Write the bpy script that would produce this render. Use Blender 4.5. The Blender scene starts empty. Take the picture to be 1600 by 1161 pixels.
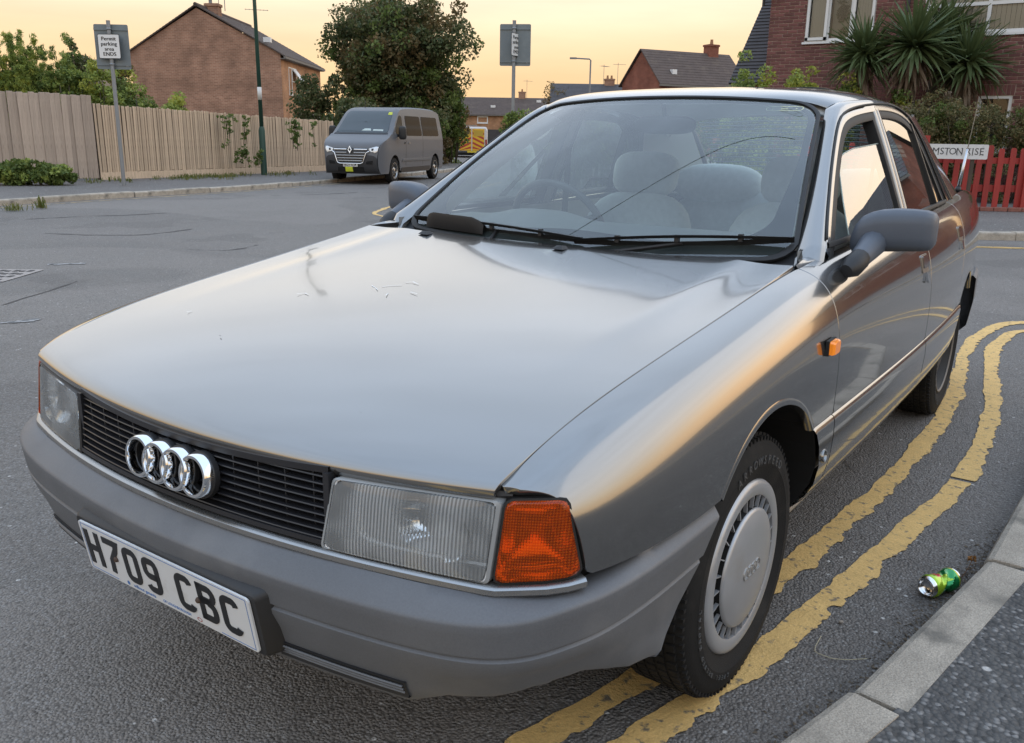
import bpy, bmesh, math, random
import numpy as np
from mathutils import Vector, Matrix
from mathutils.geometry import delaunay_2d_cdt

random.seed(7)
RNG = np.random.default_rng(11)
SC = bpy.context.scene
COL = SC.collection
R_ = math.radians

# ------------------------------------------------------------------ camera, sky, sun, exposure
CAM = np.array([1.35149, -1.71675, 1.19966])
YAW, PITCH, ROLL, FPX = -0.61021, 0.263794, 0.016052, 1359.737
def _cam_axes():
    cy, sy, cp, sp = math.cos(YAW), math.sin(YAW), math.cos(PITCH), math.sin(PITCH)
    f = np.array([sy*cp, cy*cp, -sp]); r = np.array([cy, -sy, 0.0]); u = np.cross(r, f)
    cr, sr = math.cos(ROLL), math.sin(ROLL)
    return cr*r + sr*u, -sr*r + cr*u, f
CR, CU, CF = _cam_axes()
cam_d = bpy.data.cameras.new('camera')
cam_d.sensor_fit = 'HORIZONTAL'; cam_d.sensor_width = 36.0
cam_d.lens = 36.0*FPX/1600.0
cam_d.clip_start = 0.05; cam_d.clip_end = 3000
cam = bpy.data.objects.new('camera', cam_d); COL.objects.link(cam)
cam.matrix_world = Matrix(((CR[0], CU[0], -CF[0], CAM[0]), (CR[1], CU[1], -CF[1], CAM[1]),
                           (CR[2], CU[2], -CF[2], CAM[2]), (0, 0, 0, 1)))
SC.camera = cam

SUN_EL, SUN_AZ = 5.0, 28.0          # degrees; azimuth measured from +Y towards +X
world = bpy.data.worlds.new('World'); SC.world = world; world.use_nodes = True
def build_world():
    nt = world.node_tree; N = nt.nodes; L = nt.links
    N.clear()
    out = N.new('ShaderNodeOutputWorld'); bg = N.new('ShaderNodeBackground')
    sky = N.new('ShaderNodeTexSky'); sky.sky_type = 'NISHITA'; sky.sun_disc = False
    sky.sun_elevation = R_(SUN_EL); sky.sun_rotation = R_(SUN_AZ)
    sky.air_density = 1.6; sky.dust_density = 4.0; sky.ozone_density = 1.0
    tc = N.new('ShaderNodeTexCoord'); sep = N.new('ShaderNodeSeparateXYZ')
    L.new(tc.outputs['Generated'], sep.inputs[0])
    ramp = N.new('ShaderNodeValToRGB'); ramp.color_ramp.interpolation = 'B_SPLINE'
    el = ramp.color_ramp.elements
    stops = [(0.0, (7.6, 4.75, 2.3)), (0.055, (7.7, 5.2, 2.75)), (0.12, (7.9, 6.2, 4.1)), (0.24, (8.9, 8.5, 8.0)), (0.5, (7.8, 8.9, 10.5)), (1.0, (6.6, 8.7, 12.0))]
    while len(el) < len(stops): el.new(0.5)
    for e, (p, c) in zip(el, stops):
        e.position = p; e.color = (c[0]/13, c[1]/13, c[2]/13, 1)
    L.new(sep.outputs['Z'], ramp.inputs[0])
    sc = N.new('ShaderNodeVectorMath'); sc.operation = 'SCALE'; sc.inputs['Scale'].default_value = 13.0
    L.new(ramp.outputs[0], sc.inputs[0])
    # thin uneven veil of high cloud
    mpn = N.new('ShaderNodeMapping'); mpn.inputs['Scale'].default_value = (1.2, 1.2, 9.0); L.new(tc.outputs['Generated'], mpn.inputs[0])
    nzs = N.new('ShaderNodeTexNoise'); nzs.inputs['Scale'].default_value = 2.2; nzs.inputs['Detail'].default_value = 6; nzs.inputs['Roughness'].default_value = .55; L.new(mpn.outputs[0], nzs.inputs['Vector'])
    mrs = N.new('ShaderNodeMapRange'); mrs.inputs[1].default_value = .3; mrs.inputs[2].default_value = .7; mrs.inputs[3].default_value = 11.9; mrs.inputs[4].default_value = 14.2; L.new(nzs.outputs[0], mrs.inputs[0]); L.new(mrs.outputs[0], sc.inputs['Scale'])
    mix = N.new('ShaderNodeMix'); mix.data_type = 'RGBA'; mix.inputs['Factor'].default_value = 0.90
    L.new(sky.outputs[0], mix.inputs[6]); L.new(sc.outputs[0], mix.inputs[7])
    bg.inputs['Strength'].default_value = 0.11
    L.new(mix.outputs[2], bg.inputs[0]); L.new(bg.outputs[0], out.inputs[0])
build_world()
sun_d = bpy.data.lights.new('sun', 'SUN'); sun_d.energy = 0.5; sun_d.angle = R_(80); sun_d.color = (1.0, 0.84, 0.64)
sun = bpy.data.objects.new('sun', sun_d); COL.objects.link(sun)
_a, _e = R_(SUN_AZ+22), R_(13)
sun.rotation_euler = Vector((-math.sin(_a)*math.cos(_e), -math.cos(_a)*math.cos(_e), -math.sin(_e))).to_track_quat('-Z', 'Y').to_euler()
SC.view_settings.view_transform = 'Standard'; SC.view_settings.look = 'None'
SC.view_settings.gamma = 1.0; SC.view_settings.use_curve_mapping = False
SC.view_settings.exposure = 0.50
SC.cycles.max_bounces = 10; SC.cycles.transparent_max_bounces = 16
SC.cycles.caustics_reflective = False; SC.cycles.caustics_refractive = False

# ------------------------------------------------------------------ helpers: real places from sight lines
def sight(px, py): return (px-800)/FPX*CR - (py-580.5)/FPX*CU + CF
def gr(px, py, z=0.0):
    d = sight(px, py); return CAM + d*(z-CAM[2])/d[2]
def dp(px, py, depth): return CAM + sight(px, py)*depth
def aty(px, py, y):
    d = sight(px, py); return CAM + d*(y-CAM[1])/d[1]
def atx(px, py, x):
    d = sight(px, py); return CAM + d*(x-CAM[0])/d[0]

# ------------------------------------------------------------------ materials
def M(name, base, rough=0.5, metal=0.0, var=0.0, scale=8.0, detail=5.0, var2=0.0, scale2=60.0, tint=None, bump=0.0, bscale=80.0,
      coat=0.0, spec=0.5, rvar=0.0, rand=0.0, emit=None, trans=0.0, ior=1.5, stretch=None, sub=0.0, coatr=0.03, bdist=0.01):
    m = bpy.data.materials.new(name); m.use_nodes = True
    nt = m.node_tree; N = nt.nodes; L = nt.links
    p = N['Principled BSDF']
    p.inputs['Base Color'].default_value = (*base, 1); p.inputs['Roughness'].default_value = rough
    p.inputs['Metallic'].default_value = metal; p.inputs['Specular IOR Level'].default_value = spec
    p.inputs['Coat Weight'].default_value = coat; p.inputs['Coat Roughness'].default_value = coatr
    p.inputs['IOR'].default_value = ior
    if trans: p.inputs['Transmission Weight'].default_value = trans
    tc = N.new('ShaderNodeTexCoord'); vec = tc.outputs['Object']
    if stretch:
        mp = N.new('ShaderNodeMapping'); mp.inputs['Scale'].default_value = stretch
        L.new(vec, mp.inputs[0]); vec = mp.outputs[0]
    col = None
    def noise(s, d, rough=0.6):
        n = N.new('ShaderNodeTexNoise'); n.inputs['Scale'].default_value = s; n.inputs['Detail'].default_value = d
        n.inputs['Roughness'].default_value = rough; L.new(vec, n.inputs['Vector']); return n
    def math_(op, a, b):
        n = N.new('ShaderNodeMath'); n.operation = op
        for i, v in enumerate((a, b)):
            if isinstance(v, (int, float)): n.inputs[i].default_value = v
            else: L.new(v, n.inputs[i])
        return n.outputs[0]
    fac = None
    if var:
        n = noise(scale, detail); fac = math_('MULTIPLY_ADD', n.outputs[0], 2*var*1.6); fac.node.inputs[2].default_value = 1-var*1.6
    if var2:
        n = noise(scale2, 3); f2 = math_('MULTIPLY_ADD', n.outputs[0], 2*var2*1.6); f2.node.inputs[2].default_value = 1-var2*1.6
        fac = f2 if fac is None else math_('MULTIPLY', fac, f2)
    if rand:
        oi = N.new('ShaderNodeObjectInfo'); f3 = math_('MULTIPLY_ADD', oi.outputs['Random'], 2*rand); f3.node.inputs[2].default_value = 1-rand
        fac = f3 if fac is None else math_('MULTIPLY', fac, f3)
    if fac is not None:
        vm = N.new('ShaderNodeVectorMath'); vm.operation = 'SCALE'; vm.inputs[0].default_value = base
        L.new(fac, vm.inputs['Scale']); col = vm.outputs[0]
    if tint:                                # a second colour in patches: (colour, scale, low, high)
        n = noise(tint[1], 6); mr = N.new('ShaderNodeMapRange'); mr.inputs[1].default_value = tint[2]; mr.inputs[2].default_value = tint[3]
        L.new(n.outputs[0], mr.inputs[0])
        mx = N.new('ShaderNodeMix'); mx.data_type = 'RGBA'; L.new(mr.outputs[0], mx.inputs[0])
        if col is None: mx.inputs[6].default_value = (*base, 1)
        else: L.new(col, mx.inputs[6])
        mx.inputs[7].default_value = (*tint[0], 1); col = mx.outputs[2]
    if col is not None: L.new(col, p.inputs['Base Color'])
    if rvar:
        n = noise(scale*1.7, 6); r = math_('MULTIPLY_ADD', n.outputs[0], 2*rvar); r.node.inputs[2].default_value = rough-rvar
        L.new(r, p.inputs['Roughness'])
    if bump:
        n = noise(bscale, 4); b = N.new('ShaderNodeBump'); b.inputs['Strength'].default_value = bump; b.inputs['Distance'].default_value = bdist
        L.new(n.outputs[0], b.inputs['Height']); L.new(b.outputs[0], p.inputs['Normal'])
    if emit:
        p.inputs['Emission Color'].default_value = (*emit[0], 1); p.inputs['Emission Strength'].default_value = emit[1]
    return m

def glass_mat(name, tint, boost=1.0, dust=0.03, rough=0.0, ior=1.5, dust_veil_col=(0.6, 0.6, 0.58)):
    m = bpy.data.materials.new(name); m.use_nodes = True
    nt = m.node_tree; N = nt.nodes; L = nt.links; N.clear()
    out = N.new('ShaderNodeOutputMaterial'); tr = N.new('ShaderNodeBsdfTransparent'); tr.inputs[0].default_value = (*tint, 1)
    gl = N.new('ShaderNodeBsdfGlossy'); gl.inputs['Roughness'].default_value = rough; gl.inputs[0].default_value = (1, 1, 1, 1)
    fr = N.new('ShaderNodeFresnel'); fr.inputs[0].default_value = ior
    mu = N.new('ShaderNodeMath'); mu.operation = 'MULTIPLY'; mu.use_clamp = True; mu.inputs[1].default_value = boost
    L.new(fr.outputs[0], mu.inputs[0])
    df = N.new('ShaderNodeBsdfDiffuse'); df.inputs[0].default_value = (*dust_veil_col, 1)
    m1 = N.new('ShaderNodeMixShader')
    tcn = N.new('ShaderNodeTexCoord'); nz = N.new('ShaderNodeTexNoise'); nz.inputs['Scale'].default_value = 6; nz.inputs['Detail'].default_value = 7
    L.new(tcn.outputs['Object'], nz.inputs['Vector'])
    mr = N.new('ShaderNodeMapRange'); mr.inputs[1].default_value = .3; mr.inputs[2].default_value = .75; mr.inputs[3].default_value = dust*.5; mr.inputs[4].default_value = dust*1.5
    L.new(nz.outputs[0], mr.inputs[0]); L.new(mr.outputs[0], m1.inputs[0])
    L.new(tr.outputs[0], m1.inputs[1]); L.new(df.outputs[0], m1.inputs[2])
    m2 = N.new('ShaderNodeMixShader'); L.new(mu.outputs[0], m2.inputs[0]); L.new(m1.outputs[0], m2.inputs[1]); L.new(gl.outputs[0], m2.inputs[2])
    L.new(m2.outputs[0], out.inputs[0])
    return m

# ------------------------------------------------------------------ mesh building
class MB:
    """collects shapes and links them as ONE mesh object"""
    def __init__(s): s.v = []; s.f = []; s.n = {}
    def add(s, verts, faces):
        o = len(s.v); s.v.extend([tuple(map(float, p)) for p in verts]); s.f.extend([tuple(i+o for i in f) for f in faces]); return s
    def box(s, c, size, rz=0.0, bev=0.0, taper=1.0, rx=0.0, ry=0.0):
        hx, hy, hz = size[0]/2, size[1]/2, size[2]/2
        if bev <= 0:
            P = [(x*hx*(taper if z > 0 else 1), y*hy*(taper if z > 0 else 1), z*hz) for z in (-1, 1) for x, y in ((-1, -1), (1, -1), (1, 1), (-1, 1))]
            F = [(3, 2, 1, 0), (4, 5, 6, 7), (0, 1, 5, 4), (1, 2, 6, 5), (2, 3, 7, 6), (3, 0, 4, 7)]
        else:
            b = min(bev, hx*.9, hy*.9, hz*.9)
            P = []; F = []
            prof = [(-hz, b), (-hz+b, 0), (hz-b, 0), (hz, b)]
            for z, i in prof:
                x1, y1 = hx-i, hy-i
                if i == 0:
                    ring = [(-x1+b, -y1), (x1-b, -y1), (x1, -y1+b), (x1, y1-b), (x1-b, y1), (-x1+b, y1), (-x1, y1-b), (-x1, -y1+b)]
                else:
                    ring = [(-x1, -y1), (x1, -y1), (x1, -y1), (x1, y1), (x1, y1), (-x1, y1), (-x1, y1), (-x1, -y1)]
                P += [(x, y, z) for x, y in ring]
            for k in range(3):
                for j in range(8):
                    F.append((k*8+j, k*8+(j+1) % 8, (k+1)*8+(j+1) % 8, (k+1)*8+j))
            F.append(tuple(reversed(range(8)))); F.append(tuple(range(24, 32)))
        m = Matrix.Translation(c) @ Matrix.Rotation(rz, 4, 'Z') @ Matrix.Rotation(ry, 4, 'Y') @ Matrix.Rotation(rx, 4, 'X')
        return s.add([m @ Vector(p) for p in P], F)
    def tube(s, path, r, n=8, caps=True):
        path = [Vector(p) for p in path]; k = len(path); rs = r if hasattr(r, '__len__') else [r]*k
        t0 = (path[1]-path[0]).normalized(); up = Vector((0, 0, 1)) if abs(t0.z) < .9 else Vector((1, 0, 0))
        a = t0.cross(up).normalized(); V = []; F = []
        for i, p in enumerate(path):
            t = (path[min(i+1, k-1)]-path[max(i-1, 0)]).normalized()
            a = (a - t*a.dot(t)).normalized(); b = t.cross(a)
            V += [p + (a*math.cos(2*math.pi*j/n) + b*math.sin(2*math.pi*j/n))*rs[i] for j in range(n)]
        for i in range(k-1):
            for j in range(n): F.append((i*n+j, i*n+(j+1) % n, (i+1)*n+(j+1) % n, (i+1)*n+j))
        if caps: F.append(tuple(reversed(range(n)))); F.append(tuple(range((k-1)*n, k*n)))
        return s.add(V, F)
    def grid(s, P, wrap_u=False, wrap_v=False, flip=False):
        P = np.asarray(P, float); a, b = P.shape[:2]; F = []
        for i in range(a if wrap_u else a-1):
            for j in range(b if wrap_v else b-1):
                q = (i*b+j, ((i+1) % a)*b+j, ((i+1) % a)*b+(j+1) % b, i*b+(j+1) % b)
                F.append(q[::-1] if flip else q)
        return s.add(P.reshape(-1, 3), F)
    def lathe(s, prof, mat, n=32, caps=False):
        # profile of (radius, height) turned about local Z, then moved by matrix
        V = []; F = []; k = len(prof)
        for r, h in prof:
            for j in range(n):
                a = 2*math.pi*j/n; V.append(mat @ Vector((r*math.cos(a), r*math.sin(a), h)))
        for i in range(k-1):
            for j in range(n): F.append((i*n+j, i*n+(j+1) % n, (i+1)*n+(j+1) % n, (i+1)*n+j))
        if caps: F.append(tuple(reversed(range(n)))); F.append(tuple(range((k-1)*n, k*n)))
        return s.add(V, F)
    def prism(s, poly, mat, depth):
        # 2D polygon (local xy) extruded along local +z by depth
        n = len(poly)
        V = [mat @ Vector((x, y, 0)) for x, y in poly] + [mat @ Vector((x, y, depth)) for x, y in poly]
        F = [tuple(reversed(range(n))), tuple(range(n, 2*n))] + [(i, (i+1) % n, n+(i+1) % n, n+i) for i in range(n)]
        return s.add(V, F)
    def build(s, name, mat, parent=None, smooth=False, angle=None, loc=None):
        me = bpy.data.meshes.new(name); me.from_pydata(s.v, [], s.f); me.update()
        return link_mesh(name, me, mat, parent, smooth, angle, loc)

def link_mesh(name, me, mat, parent=None, smooth=False, angle=None, loc=None):
    if mat is not None: me.materials.append(mat)
    if smooth:
        me.polygons.foreach_set('use_smooth', [True]*len(me.polygons))
        if angle is not None: me.set_sharp_from_angle(angle=math.radians(angle))
    o = bpy.data.objects.new(name, me); COL.objects.link(o)
    if parent is not None: adopt(o, parent)
    if loc is not None: o.location = loc
    return o
def world_mat(o):
    m = Matrix.LocRotScale(o.location, o.rotation_euler, o.scale)
    return m if o.parent is None else world_mat(o.parent) @ o.matrix_parent_inverse @ m
def adopt(o, parent):
    """parent a mesh whose coordinates are local to parent when LOCAL, else given in world coordinates"""
    o.parent = parent
    if not LOCAL[0]: o.matrix_parent_inverse = world_mat(parent).inverted()
LOCAL = [False]
class local:
    def __enter__(s): s.o = LOCAL[0]; LOCAL[0] = True
    def __exit__(s, *a): LOCAL[0] = s.o

def tag(o, label=None, cat=None, group=None, kind=None):
    if label: o['label'] = label
    if cat: o['category'] = cat
    if group: o['group'] = group
    if kind: o['kind'] = kind
    return o
def thing(name, label, cat, loc=(0, 0, 0), rz=0.0, group=None):
    o = bpy.data.objects.new(name, None); COL.objects.link(o)
    o.location = tuple(map(float, loc)); o.rotation_euler = (0, 0, rz); o.empty_display_size = .2
    return tag(o, label, cat, group)
def copy_obj(o, parent=None):
    c = o.copy(); COL.objects.link(c); c.parent = parent; return c
def copy_tree(root, loc=None, rz=None, label=None):
    c = copy_obj(root, root.parent)
    if loc is not None: c.location = loc
    if rz is not None: c.rotation_euler = (0, 0, rz)
    if label: c['label'] = label
    for ch in [k for k in ALLCH(root)]:
        d = copy_obj(ch, c)
        for g in ALLCH(ch): copy_obj(g, d)
    return c
def ALLCH(o): return [k for k in bpy.data.objects if k.parent == o]

def fast_mesh(name, V, F, mat, parent=None, smooth=False):
    """V (n,3), F (m,4) or (m,3) numpy arrays"""
    me = bpy.data.meshes.new(name); V = np.asarray(V, np.float32); F = np.asarray(F, np.int32); k = F.shape[1]
    me.vertices.add(len(V)); me.vertices.foreach_set('co', V.ravel())
    me.loops.add(F.size); me.loops.foreach_set('vertex_index', F.ravel())
    me.polygons.add(len(F)); me.polygons.foreach_set('loop_start', np.arange(0, F.size, k, dtype=np.int32))
    me.update(calc_edges=True); me.validate()
    return link_mesh(name, me, mat, parent, smooth)

def text_mesh(body, size, mat4, extrude=0.001, align='CENTER', spacing=1.0):
    cu = bpy.data.curves.new('text', 'FONT'); cu.body = body; cu.size = size; cu.extrude = extrude
    cu.align_x = align; cu.align_y = 'CENTER'; cu.space_character = spacing; cu.resolution_u = 3
    o = bpy.data.objects.new('text', cu); COL.objects.link(o)
    dg = bpy.context.evaluated_depsgraph_get(); me = bpy.data.meshes.new_from_object(o.evaluated_get(dg))
    bpy.data.objects.remove(o); bpy.data.curves.remove(cu)
    me.transform(mat4); me.materials.clear()
    return me

def frame_mat(origin, xdir, ydir):
    x = Vector(xdir).normalized(); y = Vector(ydir); z = x.cross(y).normalized(); y = z.cross(x)
    m = Matrix.Identity(4)
    for i in range(3): m[i][0] = x[i]; m[i][1] = y[i]; m[i][2] = z[i]; m[i][3] = origin[i]
    return m

# B-spline surface through a control net (approximating, clamped): smooth reflections
def bspl(ctrl, n, clamp=True):
    C = np.asarray(ctrl, float); k = len(C)
    P = np.concatenate([[2*C[0]-C[1]], C, [2*C[-1]-C[-2]]])
    if clamp:
        pass
    u = np.linspace(0, k-1, n); i = np.minimum(u.astype(int), k-2); t = (u-i)
    t = t.reshape(-1, *([1]*(C.ndim-1)))
    b0 = (1-t)**3/6; b1 = (3*t**3-6*t**2+4)/6; b2 = (-3*t**3+3*t**2+3*t+1)/6; b3 = t**3/6
    return b0*P[i]+b1*P[i+1]+b2*P[i+2]+b3*P[i+3]
def bspl_surf(net, nu, nv):
    A = bspl(net, nu); return np.swapaxes(bspl(np.swapaxes(A, 0, 1), nv), 0, 1)
def polyline(pts, n=None, step=None):
    P = np.asarray(pts, float); d = np.r_[0, np.cumsum(np.linalg.norm(np.diff(P, axis=0), axis=1))]
    if step: n = max(2, int(d[-1]/step)+1)
    s = np.linspace(0, d[-1], n)
    return np.stack([np.interp(s, d, P[:, k]) for k in range(P.shape[1])], 1)
def smooth_curve(pts, n): return bspl(pts, n)

# ================================================================== SETTING
def asphalt(name, base, agg=(0.30, 0.29, 0.28), agg_amount=0.32, scale=140.0, patches=True, rough=0.78, warm=(0.15, 0.145, 0.135)):
    m = bpy.data.materials.new(name); m.use_nodes = True
    nt = m.node_tree; N = nt.nodes; L = nt.links; p = N['Principled BSDF']
    tc = N.new('ShaderNodeTexCoord'); vec = tc.outputs['Object']
    def noise(s, d=5, r=.6):
        n = N.new('ShaderNodeTexNoise'); n.inputs['Scale'].default_value = s; n.inputs['Detail'].default_value = d; n.inputs['Roughness'].default_value = r
        L.new(vec, n.inputs['Vector']); return n.outputs[0]
    def mr(x, a, b, c=0., d=1.):
        n = N.new('ShaderNodeMapRange'); L.new(x, n.inputs[0])
        for i, v in enumerate((a, b, c, d)): n.inputs[i+1].default_value = v
        return n.outputs[0]
    def mix(f, a, b, mode='MIX'):
        n = N.new('ShaderNodeMix'); n.data_type = 'RGBA'; n.blend_type = mode
        if isinstance(f, float): n.inputs[0].default_value = f
        else: L.new(f, n.inputs[0])
        for i, v in ((6, a), (7, b)):
            if isinstance(v, tuple): n.inputs[i].default_value = (*v, 1)
            else: L.new(v, n.inputs[i])
        return n.outputs[2]
    def mul(a, b):
        n = N.new('ShaderNodeMath'); n.operation = 'MULTIPLY'
        for i, v in enumerate((a, b)):
            if isinstance(v, float): n.inputs[i].default_value = v
            else: L.new(v, n.inputs[i])
        return n.outputs[0]
    big = noise(.35, 5); mid = noise(2.6, 6)
    c = mix(mr(big, .35, .65), tuple(b*.86 for b in base), tuple(b*1.16 for b in base))
    c = mix(mr(mid, .42, .72, 0, .45), c, warm)
    if patches:
        p2 = noise(.9, 3, .5)
        c = mix(mr(p2, .58, .60, 0, .45), c, tuple(b*.62 for b in base))
        p3 = noise(.23, 2, .4)
        c = mix(mr(p3, .56, .575, 0, .45), c, tuple(b*1.45 for b in base))
    v1 = N.new('ShaderNodeTexVoronoi'); v1.inputs['Scale'].default_value = scale; L.new(vec, v1.inputs['Vector'])
    sep = N.new('ShaderNodeSeparateColor'); L.new(v1.outputs['Color'], sep.inputs[0])
    stone = mul(mr(sep.outputs[0], 1-agg_amount, 1-agg_amount+.12), mr(v1.outputs['Distance'], .75, .35))
    c = mix(mul(stone, .55), c, agg)
    c = mix(mul(mr(sep.outputs[1], .82, .9), .55), c, tuple(b*.35 for b in base))
    c = mix(mul(mr(v1.outputs['Distance'], .55, .95), .65), c, tuple(b*.4 for b in base))
    spk = N.new('ShaderNodeTexVoronoi'); spk.inputs['Scale'].default_value = scale*.31; L.new(vec, spk.inputs['Vector'])
    s2 = N.new('ShaderNodeSeparateColor'); L.new(spk.outputs['Color'], s2.inputs[0])
    c = mix(mul(mr(s2.outputs[0], .955, .96), mr(spk.outputs['Distance'], .3, .18)), c, (.5, .48, .45))
    L.new(c, p.inputs['Base Color']); p.inputs['Roughness'].default_value = rough
    p.inputs['Specular IOR Level'].default_value = .45
    h = N.new('ShaderNodeMath'); h.operation = 'ADD'; L.new(mr(v1.outputs['Distance'], .0, .9, 1, 0), h.inputs[0]); L.new(mr(noise(scale*.8, 3), 0, 1, 0, .7), h.inputs[1])
    b = N.new('ShaderNodeBump'); b.inputs['Strength'].default_value = .8; b.inputs['Distance'].default_value = .006
    L.new(h.outputs[0], b.inputs['Height']); L.new(b.outputs[0], p.inputs['Normal'])
    return m

M_ROAD = asphalt('asphalt_road', (.168, .150, .133), rough=.66)
M_PAVE_NEAR = asphalt('asphalt_pavement', (.078, .077, .076), agg=(.33, .32, .31), agg_amount=.30, scale=85, patches=False)
M_PAVE_FAR = asphalt('asphalt_pavement_old', (.15, .135, .122), agg_amount=.2, patches=False, scale=60)
M_KERB = M('kerb_concrete', (.38, .335, .275), .9, var=.30, scale=7, var2=.50, scale2=260, tint=((.17, .155, .13), 5, .52, .72), bump=.6, bscale=160, rand=.12, bdist=.006)
M_YELLOW = M('worn_yellow_paint', (.70, .45, .16), .7, var=.16, scale=14, var2=.14, scale2=160, tint=((.17, .14, .10), 34, .565, .665), bump=.5, bscale=130)
M_YELLOW_FAINT = M('faded_yellow_paint', (.40, .30, .16), .8, var=.2, scale=6, tint=((.14, .125, .11), 9, .48, .6))
M_WHITE_FAINT = M('faded_white_paint', (.33, .32, .31), .8, var=.2, scale=6, tint=((.12, .12, .118), 14, .45, .55))
M_GROUND = M('rough_ground', (.06, .062, .03), .95, var=.3, scale=.6, var2=.3, scale2=9)
M_SOIL = M('dry_soil', (.16, .125, .085), .95, var=.3, scale=4, var2=.3, scale2=60, bump=.5, bscale=60)
M_CRACK = M('crack_tar', (.075, .068, .062), .85)

def struct(name, mb, mat, parent=None, smooth=False):
    o = mb.build(name, mat, parent, smooth)
    if parent is None: o['kind'] = 'structure'
    return o

def poly_sheet(pts, z):
    mb = MB(); n = len(pts); mb.add([(x, y, z) for x, y in pts], [tuple(range(n))]); return mb

def tri_poly(pts, holes=()):
    vs = [Vector((p[0], p[1])) for p in pts]
    r = delaunay_2d_cdt(vs, [], [list(range(len(vs)))], 1, 1e-6)
    return [tuple(v) for v in r[0]], [tuple(f) for f in r[2]]

mb = MB(); mb.add([(-1800, -1800, -.06), (1800, -1800, -.06), (1800, 1800, -.06), (-1800, 1800, -.06)], [(0, 1, 2, 3)])
struct('ground', mb, M_GROUND)
mb = MB(); mb.add([(-60, -40, 0), (60, -40, 0), (60, 90, 0), (-60, 90, 0)], [(0, 1, 2, 3)])
ROAD = struct('road', mb, M_ROAD)

def offset2(path, d):
    P = np.asarray(path, float); T = np.gradient(P, axis=0); T /= np.linalg.norm(T, axis=1)[:, None]
    return P + d*np.stack([T[:, 1], -T[:, 0]], 1)          # d > 0: to the right of travel

def pavement(name, kerb, back, z, mat):
    """raised slab: kerb line is the road side edge; back closes it"""
    pts = [tuple(p) for p in kerb]+[tuple(p) for p in back]
    V, F = tri_poly(pts)
    mb = MB(); mb.add([(x, y, z) for x, y in V], F)
    n = len(pts)
    for i in range(n):
        a, b = pts[i], pts[(i+1) % n]
        mb.add([(a[0], a[1], -.05), (b[0], b[1], -.05), (b[0], b[1], z), (a[0], a[1], z)], [(0, 1, 2, 3)])
    return struct(name, mb, mat)

KERBMESH = {}
def kerbstones(parent, path, side, z, width=.125, length=.90, gap=.006, jit=.004, seed=1, limit=400):
    """individual kerbstones along a path; side=+1 puts the stone to the right of travel"""
    rg = random.Random(seed); P = polyline(path, step=.02); k = 0
    d = np.r_[0, np.cumsum(np.linalg.norm(np.diff(P, axis=0), axis=1))]; s = 0.0
    while s+length*.5 < d[-1] and k < limit:
        e = min(s+length, d[-1])
        a = np.array([np.interp(s, d, P[:, i]) for i in (0, 1)]); b = np.array([np.interp(e-gap, d, P[:, i]) for i in (0, 1)])
        Lg = np.linalg.norm(b-a); ang = math.atan2(b[1]-a[1], b[0]-a[0])
        key = (round(Lg, 2), width, z)
        if key not in KERBMESH:
            mb = MB(); hw = width
            prof = [(0, -.06), (.002, z-.022), (.010, z-.006), (.024, z), (hw, z+.001), (hw, -.06)]
            rows = []
            for x in (0, .004, key[0]-.004, key[0]):
                sh = .004 if x in (0, key[0]) else 0
                rows.append([(x, min(max(q[0], sh), hw-sh), q[1]-sh*.7) for q in prof])
            mb.grid(rows, wrap_v=True); mb.f.append(tuple(range(6))); mb.f.append(tuple(reversed(range(18, 24))))
            o = mb.build('kerbstone', M_KERB); KERBMESH[key] = o.data; bpy.data.objects.remove(o)
        o = bpy.data.objects.new('kerbstone', KERBMESH[key]); COL.objects.link(o)
        adopt(o, parent)
        o.location = (a[0]+rg.uniform(-jit, jit), a[1]+rg.uniform(-jit, jit), rg.uniform(-jit, jit))
        o.rotation_euler = (0, 0, ang+rg.uniform(-1, 1)*jit*1.2)
        if side > 0: o.scale = (1, -1, 1)
        s += length+rg.uniform(0, .003); k += 1

# --- near pavement, under the photographer
ZN = .085
kn = [gr(1203, 1161, ZN)[:2]-np.array([.28, 1.05]), gr(1203, 1161, ZN)[:2], gr(1400, 1017, ZN)[:2], gr(1500, 905, ZN)[:2], gr(1600, 800, ZN)[:2], (1.19, 2.1), (1.24, 2.8), (1.42, 3.45), (1.85, 4.0), (2.6, 4.4), (4.5, 4.8), (30, 8)]
kn = [tuple(map(float, p)) for p in kn]
kn = [(kn[0][0]-1.2, kn[0][1]-4.5)] + kn
pn = pavement('near_pavement', offset2(kn, .10), [(30, -30), (-6, -30)], ZN-.004, M_PAVE_NEAR)
kerbstones(pn, polyline(kn, step=.05)[:480], +1, ZN, width=.118, length=.86, seed=3, limit=18, jit=.005)

# --- pavement by the wooden fence, across the road
ZF = .10
kl = [(-11.2, -14), gr(-300, 345, 0)[:2], gr(0, 322, 0)[:2], gr(150, 312, 0)[:2], gr(300, 303, 0)[:2], gr(420, 295, 0)[:2], gr(520, 286, 0)[:2], (-17.1, 20), (-20, 27.5), (-24.6, 35), (-31, 43), (-45, 56)]
kl = [tuple(map(float, p)) for p in kl]
pl_ = pavement('far_pavement', offset2(kl, -.10), [(-60, 60), (-60, -14)], ZF-.004, M_PAVE_FAR)
kerbstones(pl_, kl[1:9], -1, ZF, width=.15, length=.91, seed=5, limit=60, jit=.008)

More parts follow.
